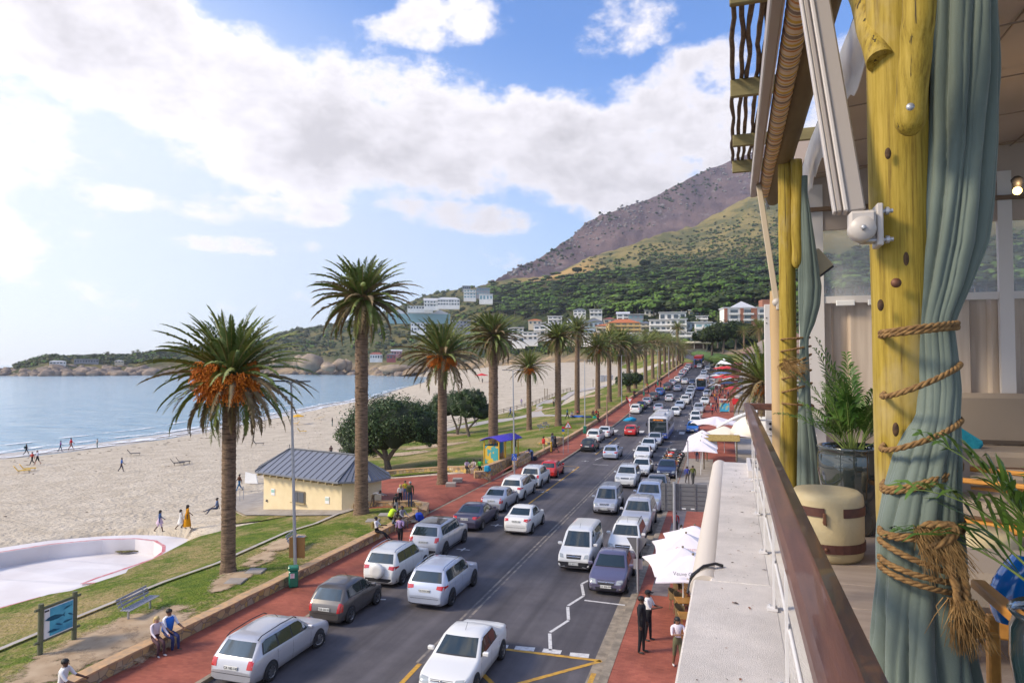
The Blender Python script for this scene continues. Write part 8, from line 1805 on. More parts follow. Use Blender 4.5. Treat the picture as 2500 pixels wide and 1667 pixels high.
# retractable awning: striped roll, front rail, folding arms
aw=bthing('rolled_awning','rolled up striped awning with grey beige frame and struts','awning')
def stripemat():
    m=M('awning_stripe',(.6,.4,.1),.75,bump=.2,bs=60); N,L,b=nodes(m); tc=N.new('ShaderNodeTexCoord').outputs['Object']; sp=N.new('ShaderNodeSeparateXYZ'); L.new(tc,sp.inputs[0])
    mu=N.new('ShaderNodeMath'); mu.operation='MULTIPLY'; mu.inputs[1].default_value=6.2; L.new(sp.outputs[1],mu.inputs[0])
    n=N.new('ShaderNodeTexNoise'); n.inputs['Scale'].default_value=4; L.new(tc,n.inputs['Vector']); m3=N.new('ShaderNodeMath'); m3.operation='MULTIPLY_ADD'; m3.inputs[1].default_value=.25; L.new(n.outputs[0],m3.inputs[0]); L.new(mu.outputs[0],m3.inputs[2])
    fr=N.new('ShaderNodeMath'); fr.operation='FRACT'; L.new(m3.outputs[0],fr.inputs[0]); c=N.new('ShaderNodeValToRGB'); c.color_ramp.interpolation='CONSTANT'; e=c.color_ramp.elements; e[0].position=0; e[0].color=(.66,.50,.33,1); e[1].position=.28; e[1].color=(.60,.36,.05,1)
    for p_,cc in ((.45,(.64,.52,.36,1)),(.55,(.24,.17,.12,1)),(.74,(.62,.48,.30,1)),(.86,(.50,.20,.05,1))): x=e.new(p_); x.color=cc
    L.new(fr.outputs[0],c.inputs[0]); L.new(c.outputs[0],b.inputs['Base Color']); return m
SM_=stripemat(); rings=[]; n=220
for i in range(n+1):
    t=1.2+7.75*i/n; r=.066+.010*abs(math.sin(i*PI/3.2)) ; sag=.0; rings.append([Vector((.395+r*math.cos(2*PI*j/18),t,2.14+r*math.sin(2*PI*j/18)*1.05)) for j in range(18)])
b=MB(); b.loft(rings); b.build('fabric_roll',SM_,aw)
ALU=M('awning_frame',(.36,.31,.27),.45,metal=.1); ALU2=M('awning_frame_light',(.50,.45,.41),.4)
b=MB(); b.box((.262,5.0,2.17),(.075,8.0,.16),bev=.01); b.build('front_rail',ALU,aw)
for x,z in ((.302,2.235),(.302,2.11)): b=MB(); b.box((x,5.0,z),(.012,8.0,.02)); b.build('rail_lip',ALU2,aw)
b=MB(); b.tube([(.40,8.98,2.06),(.43,9.0,1.98),(.45,9.0,1.93),(.425,9.0,1.93),(.41,9.0,2.0)],.008,6); b.build('hook',GALV,aw)
# near arm: twin profile from the bracket up to the roll
A0=P1(2090,520,2.52)+Vector((s1,t1,0)); A1=loc_at(1985,-110,2.75); dv=(A0-A1).normalized()
def armbox(off,w,h_,name,mat): b=MB(); b.bar(A0+Vector(off),A1+Vector(off),w,h_,up=(0,1,0),bev=.006); b.build(name,mat,aw)
armbox((.0,0,0),.062,.05,'folding_arm',ALU); armbox((-.036,-.01,.0),.016,.05,'arm_profile',ALU2); armbox((-.058,-.005,.0),.020,.045,'arm_profile',ALU); armbox((-.074,-.012,0),.010,.035,'arm_profile',ALU2)
b=MB(); c0=P1(2104,560,2.50)+Vector((s1,t1,0)); M4=Matrix.Translation(c0)@Matrix.Rotation(PI/2,4,'X'); b.lathe([(.001,-.035),(.042,-.035),(.047,-.02),(.047,.02),(.042,.035),(.001,.035)],20,M4=M4); b.box(tuple(c0+Vector((.0,0,.03))),(.09,.06,.07),bev=.01); b.build('elbow_joint',ALU2,aw)
b=MB(); b.lathe([(.001,0),(.010,0),(.009,.012),(.001,.013)],6,M4=Matrix.Translation(c0+Vector((0,-.036,.0)))@Matrix.Rotation(PI/2,4,'X')); b.build('bolt',GALV,aw)
c1=P1(2143,553,2.52)+Vector((s1,t1,0)); b=MB(); b.box(tuple(c1),(.022,.10,.155),bev=.004); b.build('wall_plate',ALU2,aw); b=MB(); b.box(tuple(c1+Vector((-.035,0,-.01))),(.06,.07,.10),bev=.008); b.build('bracket',ALU,aw)
for dz in (-.055,.05):
    b=MB(); b.tube([c1+Vector((-.045,-.03,dz)),c1+Vector((.045,-.03,dz))],.008,8); b.tube([c1+Vector((.02,-.03,dz)),c1+Vector((.032,-.03,dz))],.015,6); b.build('bolt',GALV,aw)
B0=loc_at(1896,738,7.35); B1=loc_at(1852,448,7.9); b=MB(); b.bar(B0,B1,.06,.05,up=(0,1,0),bev=.006); b.build('folding_arm',M('arm_beige',(.42,.34,.24),.5),aw)
b=MB(); b.ball(B0,(.045,.04,.045),12,8); b.box(tuple(B0+Vector((.05,0,-.04))),(.11,.07,.09),bev=.01); b.build('elbow_joint',ALU2,aw)
b=MB(); b.tube([loc_at(2052,175,5.4),loc_at(2056,255,5.4)],.02,8); b.build('bracket',PL,aw)
# ragged valance and canvas ceiling
CVM=M('canvas_white',(.80,.76,.73),.85,col2=(.70,.65,.61),vs=3,bump=.3,bs=8); rn=random.Random(2)
va=bthing('canvas_valance','torn white canvas strip hanging along the beam','canvas')
top=[];bot=[];k=70
for i in range(k+1):
    t=lerp(1.6,9.3,i/k); zt_=2.36-.01*i/k; dr=.40+.05*noise.noise(Vector((t*2.2,0,0)))+.02*((i%5)-2)/2; top.append(Vector((.80+.01*math.sin(t*3),t,zt_))); bot.append(Vector((.83+.015*math.sin(t*4),t,zt_-dr)))
b=MB(); rings=[[top[i],bot[i],bot[i]+Vector((.006,0,0)),top[i]+Vector((.006,0,0))] for i in range(k+1)]; b.loft(rings,sm=False); b.build('valance',CVM,va)
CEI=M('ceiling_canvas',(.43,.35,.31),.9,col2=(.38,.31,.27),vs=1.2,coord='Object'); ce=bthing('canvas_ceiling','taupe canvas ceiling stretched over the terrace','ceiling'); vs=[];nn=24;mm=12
for j in range(nn+1):
    for i in range(mm+1): s=lerp(.82,6.2,i/mm); t=lerp(-1,9.7,j/nn); vs.append((s,t,2.38+.13*(s-.8)**.8+.035*abs(math.sin(t*PI/1.15))*min(1,s-.6)))
vs2=[(x,y,z+.02) for x,y,z in vs]; w=mm+1; fs=[(j*w+i,(j+1)*w+i,(j+1)*w+i+1,j*w+i+1) for j in range(nn) for i in range(mm)]; b=MB(); b.add(vs,fs,0,True); b.add(vs2,[f[::-1] for f in fs],0,True); b.build('canvas',CEI,ce)
for k in range(9): t=k*1.15; b=MB(); b.bar((.85,t,2.365),(6,t+.0,2.365+.13*5.2**.8),.012,.01); b.build('seam',M('canvas_seam',(.25,.19,.15),.9),ce)
for k,s in enumerate((2.0,3.2,4.4)): b=MB(); b.bar((s,-.8,2.37+.13*(s-.8)**.8),(s,9.6,2.37+.13*(s-.8)**.8),.010,.01); b.build('seam',MATS['canvas_seam'],ce)
# --- far end screen: corrugated pale sheets below, clear plastic above, white frame
sc=bthing('terrace_screen','ribbed pale sheet screen with clear plastic windows closing the terrace end','screen'); TE=9.75
SHT=M('ribbed_sheet',(.60,.50,.41),.6,col2=(.42,.33,.26),vs=2.2,vd=6,stretch=(4,1,.35)); WF=M('frame_white',(.62,.58,.56),.5)
xs_=[];s=.75
b=MB(); prof=[]; s=1.0
while s<6.2: prof+=[(s,0),(s+.22,0),(s+.25,.07),(s+.42,.07),(s+.45,0)]; s+=.52
rings=[[Vector((x,TE+y,-1.47)),Vector((x,TE+y,.80)),Vector((x,TE+y+.01,.80)),Vector((x,TE+y+.01,-1.47))] for x,y in prof]; b.loft(rings,sm=False); b.build('ribbed_sheet',SHT,sc)
b=MB(); b.box((3.5,TE-.05,.84),(5.2,.06,.09)); b.build('rail',WF,sc)
for s in (1.38,1.75,2.2,4.0,4.7): b=MB(); b.box((s,TE-.10,.79),(.22,.03,.07),bev=.01); b.build('clip',SGW,sc)
for s,w in ((.98,.30),(3.15,.15),(5.9,.1)): b=MB(); b.box((s,TE-.06,.4),(w,.07,3.9)); b.build('frame_post',WF,sc)
b=MB(); b.box((3.5,TE-.05,2.35),(5.4,.05,1.2)); b.build('fabric_band',M('band_cloth',(.42,.34,.29),.9),sc)
b=MB(); b.box((3.5,TE-.12,2.02),(5.4,.05,.05)); b.build('pelmet_bar',M('bar_brown',(.16,.10,.06),.6),sc)
CLR=M('clear_plastic',(.80,.82,.85),.12,trans=0,alpha=.2,spec=.5,bump=.3,bs=6)
for s0_,s1_ in ((1.14,3.07),(3.23,5.85)): b=MB(); b.box(((s0_+s1_)/2,TE-.02,1.32),(s1_-s0_,.01,.9)); b.build('clear_window',CLR,sc)
b=MB(); b.box((3.6,TE-.25,-.55),(5.0,.08,.07),bev=.01); b.build('dark_rail',M('rail_dark',(.12,.07,.06),.5),sc)
sq=bthing('screen_post','slender white square post at the end of the railing','post',*st(1878,9.1),0); b=MB(); b.box((0,0,-.35),(.115,.10,2.3),bev=.006); b.build('post_body',WF,sq)
for dz in (.62,.55): b=MB(); b.ball((-.03,-.055,dz),.009,6,4); b.build('screw',INK,sq)
b=MB(); b.box((.03,0,-1.05),(.13,.09,.9)); b.build('hinge_plate',M('aged_frame',(.42,.38,.28),.6),sq)
for dz in (-.78,-.85,-.92): b=MB(); b.tube([(.0,-.05,dz),(.0,-.07,dz)],.018,8); b.build('bolt',INK,sq)
# floodlight on the post
fl=bthing('floodlight','beige tilted floodlight box behind the far curtain','floodlight',*st(2002,7.1),loc_at(2002,640,7.1).z); b=MB(); M4=Matrix.Rotation(R(-38),4,'Y'); b.box((0,0,0),(.17,.12,.24),M4=M4,bev=.015); b.build('housing',M('flood_beige',(.42,.36,.24),.5),fl); b=MB(); b.box((0.0,-.0,-.125),(.15,.1,.02),M4=M4); b.build('lens',PL,fl)
# wall lamp at the far right, lit bulb
wl_=bthing('wall_lamp','small glowing bulb at the right edge under the ceiling','lamp',*st(2494,6.0),loc_at(2494,466,6.0).z); b=MB(); b.ball((0,0,0),.035,12,8); b.build('bulb',M('bulb_lit',(1,.6,.2),.3,emis=(1,.62,.18),es=9),wl_); b=MB(); b.lathe([(.03,.03),(.05,.10),(.02,.13)],12); b.build('fitting',PL,wl_)
pl_d=bpy.data.lights.new('wall_lamp_light','POINT'); pl_d.energy=6; pl_d.color=(1,.65,.3); pl_d.shadow_soft_size=.05; plo=bpy.data.objects.new('wall_lamp_light',pl_d); COL.objects.link(plo); plo.parent=wl_; plo.location=(0,-.12,0)
# --- curtains
CU=M('curtain_green',(.080,.108,.090),.75,col2=(.130,.165,.140),vs=1.5,sheen=.3,bump=.15,bs=240); CUB=CU
def curtain(name,label,secs,folds,d0,root_st,amp=.16,seed=0,n=150,kz=90,depth=.75):
    root=bthing(name,label,'curtain',root_st[0],root_st[1],0); ys_=[s[0] for s in secs]; rings=[]; k=kz
    for i in range(k+1):
        py=lerp(ys_[0],ys_[-1],i/k); l=pl([(s[0],s[1]) for s in secs],py); r=pl([(s[0],s[2]) for s in secs],py); tw=pl([(s[0],s[3]) for s in secs],py); am=pl([(s[0],s[4]) for s in secs],py)
        dd=d0(py); c=loc_at((l+r)/2,py,dd)-Vector((root_st[0],root_st[1],0)); hw=(r-l)/2/F*dd; ring=[]
        for j in range(n):
            a=2*PI*j/n; f=folds*a+tw+1.3*noise.noise(Vector((math.cos(a)*1.2,math.sin(a)*1.2,py*.0022+seed)))*2
            g=abs(math.sin(f*.5)); g2=abs(math.sin(f*.85+2+2*noise.noise(Vector((py*.003,seed,1))))); rr=1-am*((1-g**.45)*2.0+(1-g2**.5)*.7)+am*.35*noise.noise(Vector((math.cos(a)*3,math.sin(a)*3,py*.006+seed*3)))
            ring.append(c+Vector((math.cos(a)*hw*rr,math.sin(a)*hw*depth*rr,0)))
        rings.append(ring)
    b=MB(); b.loft(rings,cap=True); b.build('cloth',CU,root); return root
secA=[(-150,2262,2424,0,.16),(0,2262,2425,.2,.16),(200,2265,2430,.4,.17),(350,2258,2425,.7,.17),(500,2245,2415,1.1,.18),(600,2240,2400,1.4,.18),(700,2240,2365,1.7,.17),(770,2238,2334,1.9,.13),(800,2238,2325,2.0,.10),(860,2240,2332,2.3,.10),(950,2243,2340,2.8,.09),(1010,2238,2337,3.2,.09),(1060,2215,2338,3.5,.09),(1110,2192,2338,3.8,.10),(1200,2166,2337,4.3,.09),(1290,2150,2342,4.8,.10),(1340,2148,2345,5.0,.08),(1420,2148,2345,5.3,.08),(1480,2142,2352,5.5,.12),(1570,2138,2368,5.7,.22),(1667,2135,2385,5.9,.26),(1760,2125,2400,6.0,.27)]
CA=curtain('green_curtain','grey green curtain gathered round the foreground post and tied with rope',secA,9,lambda y:pl([(-150,2.55),(700,2.52),(950,2.50),(1150,2.46),(1700,2.42)],y),st(2300,2.5),seed=2,n=220,kz=130,depth=.80)
secB=[(430,1952,1972,0,.1),(470,1950,1972,0,.12),(560,1949,1985,.4,.14),(640,1949,1997,.7,.15),(700,1949,2006,1,.16),(745,1950,2003,1.1,.16),(790,1952,1990,1.3,.14),(822,1954,1975,1.5,.08),(850,1953,1974,1.8,.08),(900,1951,1976,2.2,.09),(985,1951,1979,2.8,.09),(1010,1950,1982,2.9,.10),(1080,1949,1994,3.1,.16),(1150,1949,2003,3.3,.18),(1260,1947,2012,3.5,.18)]
CB=curtain('green_curtain','second grey green curtain tied beside the further post',secB,6,lambda y:6.85,st(1975,6.85),seed=8,n=110,kz=80,depth=.7)
# --- ropes: three twisted strands
ROPE=M('rope_fibre',(.27,.155,.055),.9,col2=(.15,.08,.028),vs=60,vd=2)
def rope_pts(b,pts,r,turns=26,k=None):
    P_=[Vector(p) for p in pts]; 
    # resample
    seg=[(P_[i+1]-P_[i]).length for i in range(len(P_)-1)]; Lt=sum(seg); n=max(12,int(Lt/(r*.9))); out=[]
    for i in range(n+1):
        u=Lt*i/n; j=0
        while j<len(seg)-1 and u>seg[j]: u-=seg[j]; j+=1
        out.append(P_[j].lerp(P_[j+1],min(1,u/max(1e-6,seg[j]))))
    for s in range(3):
        q=[]
        for i,p in enumerate(out):
            t=(out[min(i+1,n)]-out[max(i-1,0)]).normalized(); x=t.cross(Vector((0,0,1))); x=x.normalized() if x.length>.05 else Vector((1,0,0)); y=x.cross(t); a=2*PI*(Lt*i/n)/(r*7.5)+s*2*PI/3; q.append(p+(x*math.cos(a)+y*math.sin(a))*r*.52)
        b.tube(q,r*.56,6,cap=True)
def wraprope(px0,py0,px1,py1,d,rad_f=1.0,front=True,over=.02):
    """front half of a loop going from left edge pixel to right edge pixel round the bundle"""
    a=loc_at(px0,py0,d); c=loc_at(px1,py1,d); pts=[]; ctr=(a+c)/2; hw=(c-a).length/2; ax=(c-a).normalized()
    for i in range(37): th=PI*2*i/36; pts.append(ctr-ax*math.cos(th)*hw*rad_f+Vector((0,-1,0))*math.sin(th)*hw*.93+Vector((0,0,0)))
    return pts
def ropes(label,defs,d,r,root_st,extra=None):
    root=bthing('rope',label,'rope',0,0,0)
    for (x0,y0,x1,y1) in defs:
        b=MB(); rope_pts(b,wraprope(x0,y0,x1,y1,d-(.075 if y0>1250 and d<3 else 0)),r); b.build('loop',ROPE,root)
    return root
rA=ropes('thick hemp rope spiralling round the foreground post and curtain, with a frayed knot',[(2152,820,2334,800),(2152,812,2334,790),(2156,968,2340,888),(2154,1097,2342,1022),(2156,1196,2342,1136),(2156,1188,2342,1128),(2150,1296,2348,1270),(2150,1300,2348,1284),(2150,1320,2348,1392),(2150,1362,2348,1408),(2150,1382,2348,1432)],2.50,.0105,None)
# knot, hanging ends and frayed fibre
K0=loc_at(2285,1302,2.30)
b=MB()
for k in range(4): rope_pts(b,[K0+Vector((.05*math.cos(a/12*2*PI+k),-.02*math.sin(a/6*PI+k*2)-.01*k,.035*math.sin(a/12*2*PI+k*1.3))) for a in range(13)],.014)
rope_pts(b,[K0+Vector((.03,-.02,0)),K0+Vector((.06,-.03,-.06)),K0+Vector((.075,-.03,-.17)),K0+Vector((.08,-.02,-.27))],.015); rope_pts(b,[K0+Vector((.0,-.02,0)),K0+Vector((.02,-.04,-.07)),K0+Vector((.045,-.045,-.16)),K0+Vector((.055,-.03,-.25))],.014)
b.build('knot',ROPE,rA)
FB=M('rope_fray',(.36,.22,.085),.9,col2=(.20,.11,.035),vs=20); rn=random.Random(6); b=MB()
for i in range(260):
    o=K0+Vector((rn.uniform(-.07,.03),rn.uniform(-.05,-.01),rn.uniform(-.02,.03))); dx=rn.gauss(.45,.22); L_=rn.uniform(.05,.15); p=o+Vector((dx*L_*.6,-.01,-L_*.55)); q=o+Vector((dx*L_+rn.uniform(-.02,.02),-.015,-L_)); b.tube([o,p,q],[.0014,.0012,.0007],3,cap=False)
for i in range(300):
    o=K0+Vector((.065+rn.gauss(0,.018),-.03+rn.gauss(0,.01),-.20)); L_=rn.uniform(.05,.19); q=o+Vector((rn.gauss(.02,.03),rn.gauss(0,.01),-L_)); b.tube([o,o.lerp(q,.5)+Vector((rn.gauss(0,.008),0,0)),q],[.0018,.0015,.0008],3,cap=False)
b.build('frayed_end',FB,rA)
rB=ropes('thinner rope wound round the further post and curtain',[(1908,829,1977,824),(1908,858,1979,845),(1908,900,1980,865),(1910,925,1980,903),(1910,957,1982,935),(1910,984,1982,988)],6.95,.011,None)
b=MB(); K1=loc_at(1920,882,6.78)
for i in range(120): a=rn.uniform(0,6.3); L_=rn.uniform(.04,.16); b.tube([K1,K1+Vector((math.cos(a)*L_*.8+.03,-.03,math.sin(a)*L_*.5-.03)),K1+Vector((math.cos(a)*L_+.08,-.02,math.sin(a)*L_*.6-.13*rn.random()))],[.004,.003,.002],3,cap=False)
b.build('frayed_end',FB,rB)
# --- pouf drum
sP,tP=st(2012,5.3); zf=-1.47
pf=bthing('drum_stool','cream leather drum stool with two brown straps','stool',sP,tP,zf); pf.scale=(1.12,1.12,1.2); hw=.232
HID=M('cream_hide',(.50,.41,.24),.55,col2=(.42,.34,.19),vs=3,vd=6,bump=.2,bs=30); b=MB(); b.lathe([(.20,0),(.222,.02),(.232,.07),(.233,.22),(.232,.37),(.226,.405),(.20,.425),(.12,.428),(.001,.425)],40); b.build('drum',HID,pf)
STP=M('strap_brown',(.09,.03,.02),.5,col2=(.06,.02,.015),vs=20)
def strap(z,a0,a1,nm='strap'):
    b=MB(); k=30; rings=[]
    for i in range(k+1): a=lerp(a0,a1,i/k); rings.append([Vector((r*math.cos(a),r*math.sin(a),zz)) for r,zz in ((.232,z-.027),(.240,z-.027),(.240,z+.027),(.232,z+.027))])
    b.loft(rings,sm=False); return b.build(nm,STP,pf)
f=math.atan2(-tP,-sP); strap(.315,f-2.4,f-.05); strap(.315,f+.45,f+2.6); strap(.095,f-3.1,f+3.1)
b=MB(); q=Vector((.243*math.cos(f-.05),.243*math.sin(f-.05),.30)); b.box(tuple(q+Vector((0,0,-.02))),(.02,.03,.07),bev=.004); b.tube([q,q+Vector((-.01,-.01,-.04)),q+Vector((.01,-.01,-.06)),q+Vector((0,-.01,-.02))],.005,5); b.build('buckle',RST,pf); b=MB(); q=Vector((.243*math.cos(f-.02),.243*math.sin(f-.02),.095)); b.ball(q,.012,8,6); b.build('rivet',RST,pf)
# --- potted palms
POT=M('glazed_pot',(.020,.028,.030),.08,coat=1,col2=(.055,.065,.065),vs=1.8,vd=8,lo=.45,hi=.62,spec=.8); POT2=M('glazed_pot_green',(.012,.035,.032),.1,coat=1,col2=(.02,.03,.05),vs=3,spec=.8); SOI=M('bark_mulch',(.16,.07,.035),.95,col2=(.07,.03,.018),vs=30,bump=1,bs=60)
IN=M('indoor_palm',(.035,.095,.012),.45,col2=(.11,.19,.035),vs=3,vd=3,spec=.4); INS=M('palm_stem',(.16,.22,.05),.6)
def pot(name_l,s,t,z,r,hh,mat,seed):
    root=bthing('plant_pot',name_l,'plant pot',s,t,z); b=MB(); b.lathe([(r*.55,0),(r*.62,.02),(r*.86,hh*.35),(r*1.0,hh*.72),(r*.99,hh*.9),(r*.95,hh*.97),(r*1.02,hh),(r*.97,hh+.008),(r*.90,hh*.97),(r*.88,hh*.9)],44); b.build('pot_body',mat,root); b=MB(); b.lathe([(.001,hh*.93),(r*.9,hh*.92)],24,sm=False); rn=random.Random(seed)
    for i in range(90): a=rn.uniform(0,6.3); rr=r*.85*math.sqrt(rn.random()); b.ball((rr*math.cos(a),rr*math.sin(a),hh*.93),(.02,.014,.012),5,4,nz=.5,seed=i)
    b.build('soil',SOI,root); return root
def pinnate(b,rnd,base,az,el,L,droop,nl,ll,lw,stem=.006):
    pts=[];p=Vector(base); e=el; sg=12
    for i in range(sg+1): pts.append(p.copy()); p=p+Vector((math.cos(e)*math.cos(az),math.cos(e)*math.sin(az),math.sin(e)))*(L/sg); e-=droop*(.2+1.5*i/sg)/sg
    b.tube(pts,[stem*(1-.8*i/sg) for i in range(sg+1)],5,1,cap=False)
    for k in range(nl):
        t=.34+.66*k/(nl-1); f_=t*sg; i=min(int(f_),sg-1); q=pts[i].lerp(pts[i+1],f_-i); T=(pts[i+1]-pts[i]).normalized(); S=T.cross(Vector((0,0,1))).normalized(); U=S.cross(T)
        l=ll*math.sin(PI*min(1,.28+.62*t))*(1.05-.25*t)*rnd.uniform(.85,1.1)
        for s in (-1,1):
            a=R(rnd.uniform(30,48)); v=(T*math.cos(a)+S*s*math.sin(a)+U*rnd.uniform(.0,.35)).normalized(); w=T.cross(v).cross(v).normalized()*lw
            m1=q+v*l*.4+Vector((0,0,.01)); m2=q+v*l*.75-Vector((0,0,l*.06)); tip=q+v*l-Vector((0,0,l*rnd.uniform(.12,.3))); b.add([q,m1-w,m2-w*.8,tip,m2+w*.8,m1+w],[(0,1,2,5),(2,3,4,5)],0,True)
def parlour(label,s,t,z,seed,n,L,el0,spread,nl=22,ll=.22,lw=.008,group=None,azs=None):
    root=bthing('parlour_palm',label,'potted palm',s,t,z); rnd=random.Random(seed); b=MB()
    for i in range(n):
        az=(azs[i%len(azs)]+rnd.uniform(-.35,.35)) if azs else rnd.uniform(0,2*PI); el=R(lerp(el0,85,rnd.random()**.7)); LL=L*rnd.uniform(.55,1.1); r0=spread*rnd.random(); pinnate(b,rnd,(r0*math.cos(az),r0*math.sin(az),0),az,el,LL,rnd.uniform(.5,1.5),nl,ll,lw)
    b.build('fronds',[IN,INS],root); return root
sQ,tQ=st(2078,6.05); pot('black glazed tall pot beside the further curtain',sQ,tQ,-1.47,.29,.75,POT,1); parlour('bushy parlour palm growing from the black glazed pot',sQ,tQ,-.78,3,34,.82,28,.10,nl=20,ll=.17,lw=.008)
b=None
pr_=bthing('parlour_palm','tall pale green spear fronds rising behind the bushy parlour palm','potted palm',sQ,tQ,-.78); b=MB(); rnd=random.Random(12)
for az,el,L_ in ((2.7,82,1.05),(2.4,77,.98),(1.6,84,.9)): pinnate(b,rnd,(0,0,0),az,R(el),L_,.5,16,.24,.010)
b.build('fronds',[IN,INS],pr_)
sR,tR=st(2625,2.1); zR=loc_at(2470,1508,2.1).z; pot('dark green glazed pot at the lower right corner',sR,tR,-1.3,.185,-.0+(zR+1.3),POT2,2)
parlour('large leafed palm reaching in from the right edge',sR,tR,zR-.03,5,14,.70,44,.05,nl=12,ll=.30,lw=.009,azs=[2.9,3.2,1.2,.3,5.9,2.5,.8,1.6])
# --- lounge furniture behind the post
TK=M('teak_orange',(.55,.25,.045),.5,col2=(.42,.18,.03),vs=5,stretch=(6,.6,6)); CSH=M('cushion_taupe',(.28,.225,.175),.9,bump=.3,bs=180); 
def cushion(b,c,d,bev=.05): b.box(c,d,bev=bev)
sf=bthing('sofa','taupe cushioned wooden sofa along the terrace end','sofa',0,0,0)
for s in (2.75,3.7,4.65): b=MB(); cushion(b,(s,8.85,-1.02),(.92,.85,.20),.06); b.build('seat_cushion',CSH,sf); b=MB(); cushion(b,(s,9.22,-.62),(.92,.22,.58),.08); b.build('back_cushion',CSH,sf)
b=MB(); b.box((3.7,8.85,-1.17),(3.0,.95,.08),bev=.01); b.build('frame',TK,sf)
for s in (2.3,5.1):
    for t in (8.45,9.25): b=MB(); b.box((s,t,-1.34),(.08,.08,.27)); b.build('leg',TK,sf)
qc=loc_at(2350,1100,7.6); b=MB(); M4=Matrix.Translation((qc.x,qc.y,qc.z+.06))@Matrix.Rotation(R(35),4,'Y'); b.box((0,0,0),(.30,.12,.30),M4=M4,bev=.065); o=b.build('cushion',M('cushion_turquoise',(.01,.22,.30),.85,col2=(.02,.30,.38),vs=20)); o.location=Bp(0,0,0); o.rotation_euler=(0,0,BANG); tag(o,'turquoise scatter cushion lying on the taupe sofa','cushion')
def armchair(label,s,t,rz):
    root=thing('armchair',label,'armchair',tuple(Bp(s,t,-1.47)),BANG+rz); b=MB(); cushion(b,(0,0,.40),(.62,.60,.13),.05); b.build('seat_cushion',CSH,root); b=MB(); b.box((0,.29,.62),(.60,.14,.44),bev=.06,taper=.95); b.build('back_cushion',CSH,root)
    for x in (-.34,.34):
        for y,hh in ((-.28,.62),(.32,.86)): b=MB(); b.box((x,y,hh/2),(.05,.06,hh),bev=.01); b.build('leg',TK,root)
        b=MB(); b.box((x,0,.62),(.055,.66,.035),bev=.01); b.build('armrest',TK,root)
    b=MB(); b.box((0,0,.30),(.66,.60,.06),bev=.01); b.build('frame',TK,root); return root
armchair('teak armchair half hidden between the pot and the post',*st(2185,6.6),R(-100)); armchair('teak framed lounge chair seen right of the curtain',*st(2420,5.2),R(60))
# square upholstered bench with teak base near the curtain
bn=bthing('upholstered_bench','low taupe upholstered bench on a teak base right of the curtain','bench',*st(2440,3.55),-1.47); b=MB(); cushion(b,(.05,0,.36),(.80,.62,.20),.07); b.build('seat_cushion',CSH,bn); b=MB(); b.box((.05,0,.20),(.76,.56,.10),bev=.01); b.build('frame',TK,bn)
for x in (-.28,.38):
    for y in (-.22,.22): b=MB(); b.box((x,y,.08),(.06,.06,.16)); b.build('leg',TK,bn)
ot=bthing('round_ottoman','small round cream ottoman behind the bench','ottoman',*st(2372,4.7),-1.47); b=MB(); b.lathe([(.20,0),(.23,.03),(.235,.30),(.21,.345),(.001,.35)],32); b.build('drum',HID,ot)
ct=bthing('side_table','low teak table with a pale top behind the palm leaves','table',*st(2400,6.4),-1.47); b=MB(); b.box((0,0,.42),(.8,.6,.10),bev=.02); b.build('tabletop',CSH,ct)
for x in (-.33,.33): b=MB(); b.tube([(x,-.22,0),(x,-.22,.28),(x*.85,-.22,.36)],.028,8); b.build('leg',TK,ct)
b=MB(); b.box((0,-.24,.35),(.72,.03,.05)); b.build('frame',TK,ct)
# teak lounge chair arm with glossy blue seat shell at right edge
bc=bthing('blue_chair','teak framed chair with a glossy blue shell back at the right edge','chair',0,0,0); 
a0=loc_at(2388,1425,2.6); a1=loc_at(2500,1520,2.15); b=MB(); b.bar(a0,a1,.05,.035,bev=.006); b.build('armrest',TK,bc); 
for px,py,d in ((2422,1500,2.75),(2425,1545,2.7)): a2=loc_at(px,py,d); b=MB(); b.bar(a2,Vector((a2.x,a2.y,-1.47)),.04,.04,bev=.006,up=(0,1,0)); b.build('leg',TK,bc)
b=MB(); c0=loc_at(2535,1440,2.6); 
rings=[]
for i in range(9):
    v=i/8; hw=.05+.11*math.sin(PI*min(1,.30+v*.62)); z=c0.z-.13+.26*v; rings.append([Vector((c0.x+hw*math.cos(t/12*PI),c0.y-.06*math.sin(t/12*PI),z)) for t in range(13)]+[Vector((c0.x+hw*math.cos(PI-t/12*PI),c0.y-.06*math.sin(PI-t/12*PI)+.012,z)) for t in range(13)])
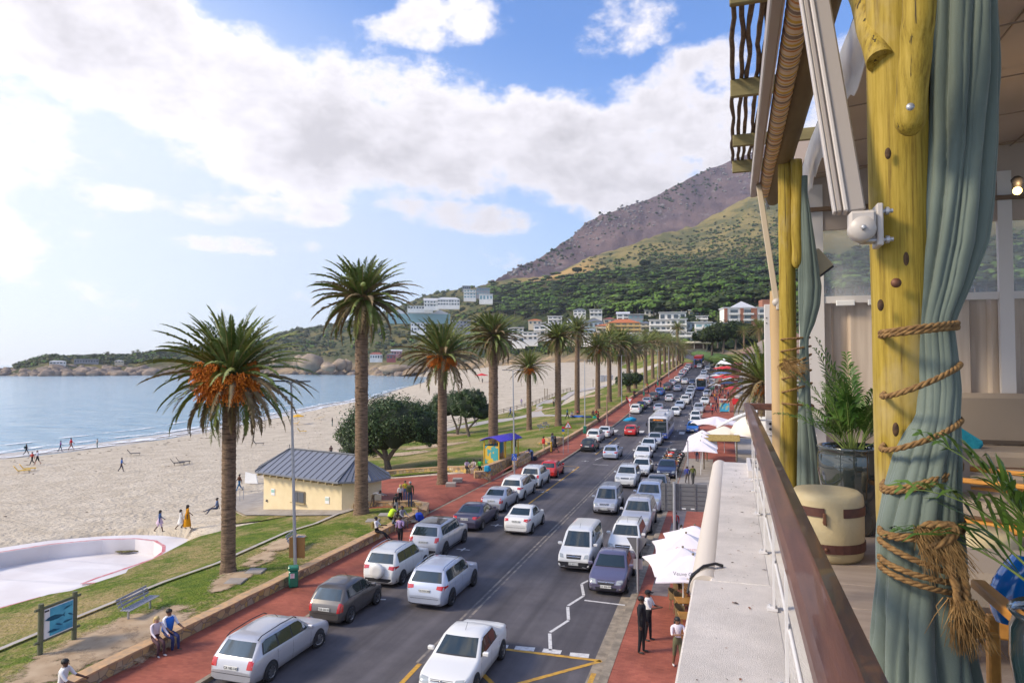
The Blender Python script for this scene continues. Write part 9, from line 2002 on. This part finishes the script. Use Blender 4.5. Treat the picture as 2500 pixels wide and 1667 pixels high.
b.loft(rings); b.build('shell_back',M('gloss_blue',(.005,.18,.62),.08,coat=1,spec=.8),bc)
pw=bthing('dining_table','edge of a teak table at the bottom right corner','table',*st(2480,1.75),-1.47); b=MB(); b.box((.05,.0,.36),(.5,.5,.04),bev=.01); b.build('tabletop',TK,pw); b=MB(); b.box((-.1,0,.17),(.06,.06,.34)); b.build('leg',TK,pw)
# --- neighbouring lower roof and its open grille box beyond the ledge
nb=bthing('neighbour_roof','white flat roof next door with an open grille box and rounded gutter','roof',0,0,0)
def L_(px,py,z): p=atz(px,py,H+z)-Vector((0,0,H)); return Vector((p.dot(BS),p.dot(BT),z))
b=MB(); b.box((.72,10.35,-1.64),(.96,1.55,.24),bev=.01); b.build('slab',LG,nb)
b=MB(); b.box((.62,10.35,-1.512),(.76,1.2,.02)); b.build('grille_dark_sheet',M('sheet_dark',(.10,.09,.09),.8),nb)  # flat dark sheet on the slab, painted as the grille's dark openings
for s in (.20,.56,1.04): b=MB(); b.box((s,10.35,-1.455),(.05,1.3,.09)); b.build('grille_frame',WF,nb)
for t in (9.74,10.35,10.98): b=MB(); b.box((.62,t,-1.455),(.79,.05,.086)); b.build('grille_frame',WF,nb)
for i in range(5): b=MB(); b.box((.30+.15*i,10.35,-1.47),(.03,1.2,.05)); b.build('grille_bar',SGG,nb)
b=MB(); b.box((.7,10.4,-5.9),(.9,1.4,8.2)); b.build('wall',PLS,nb)
# ================================================================= HAZE
def haze():
    b=MB(); b.box((300,1600,380),(5200,3400,780)); m=bpy.data.materials.new('haze_air'); m.use_nodes=True; nt=m.node_tree
    for n in list(nt.nodes): nt.nodes.remove(n)
    o=nt.nodes.new('ShaderNodeOutputMaterial'); v=nt.nodes.new('ShaderNodeVolumePrincipled'); v.inputs['Color'].default_value=(.78,.84,.97,1); v.inputs['Density'].default_value=.0001; v.inputs['Anisotropy'].default_value=.2
    nt.links.new(v.outputs[0],o.inputs['Volume']); ob=b.build('haze',m); ob['kind']='stuff'; ob['label']='pale sea air over the bay and mountain'
haze()
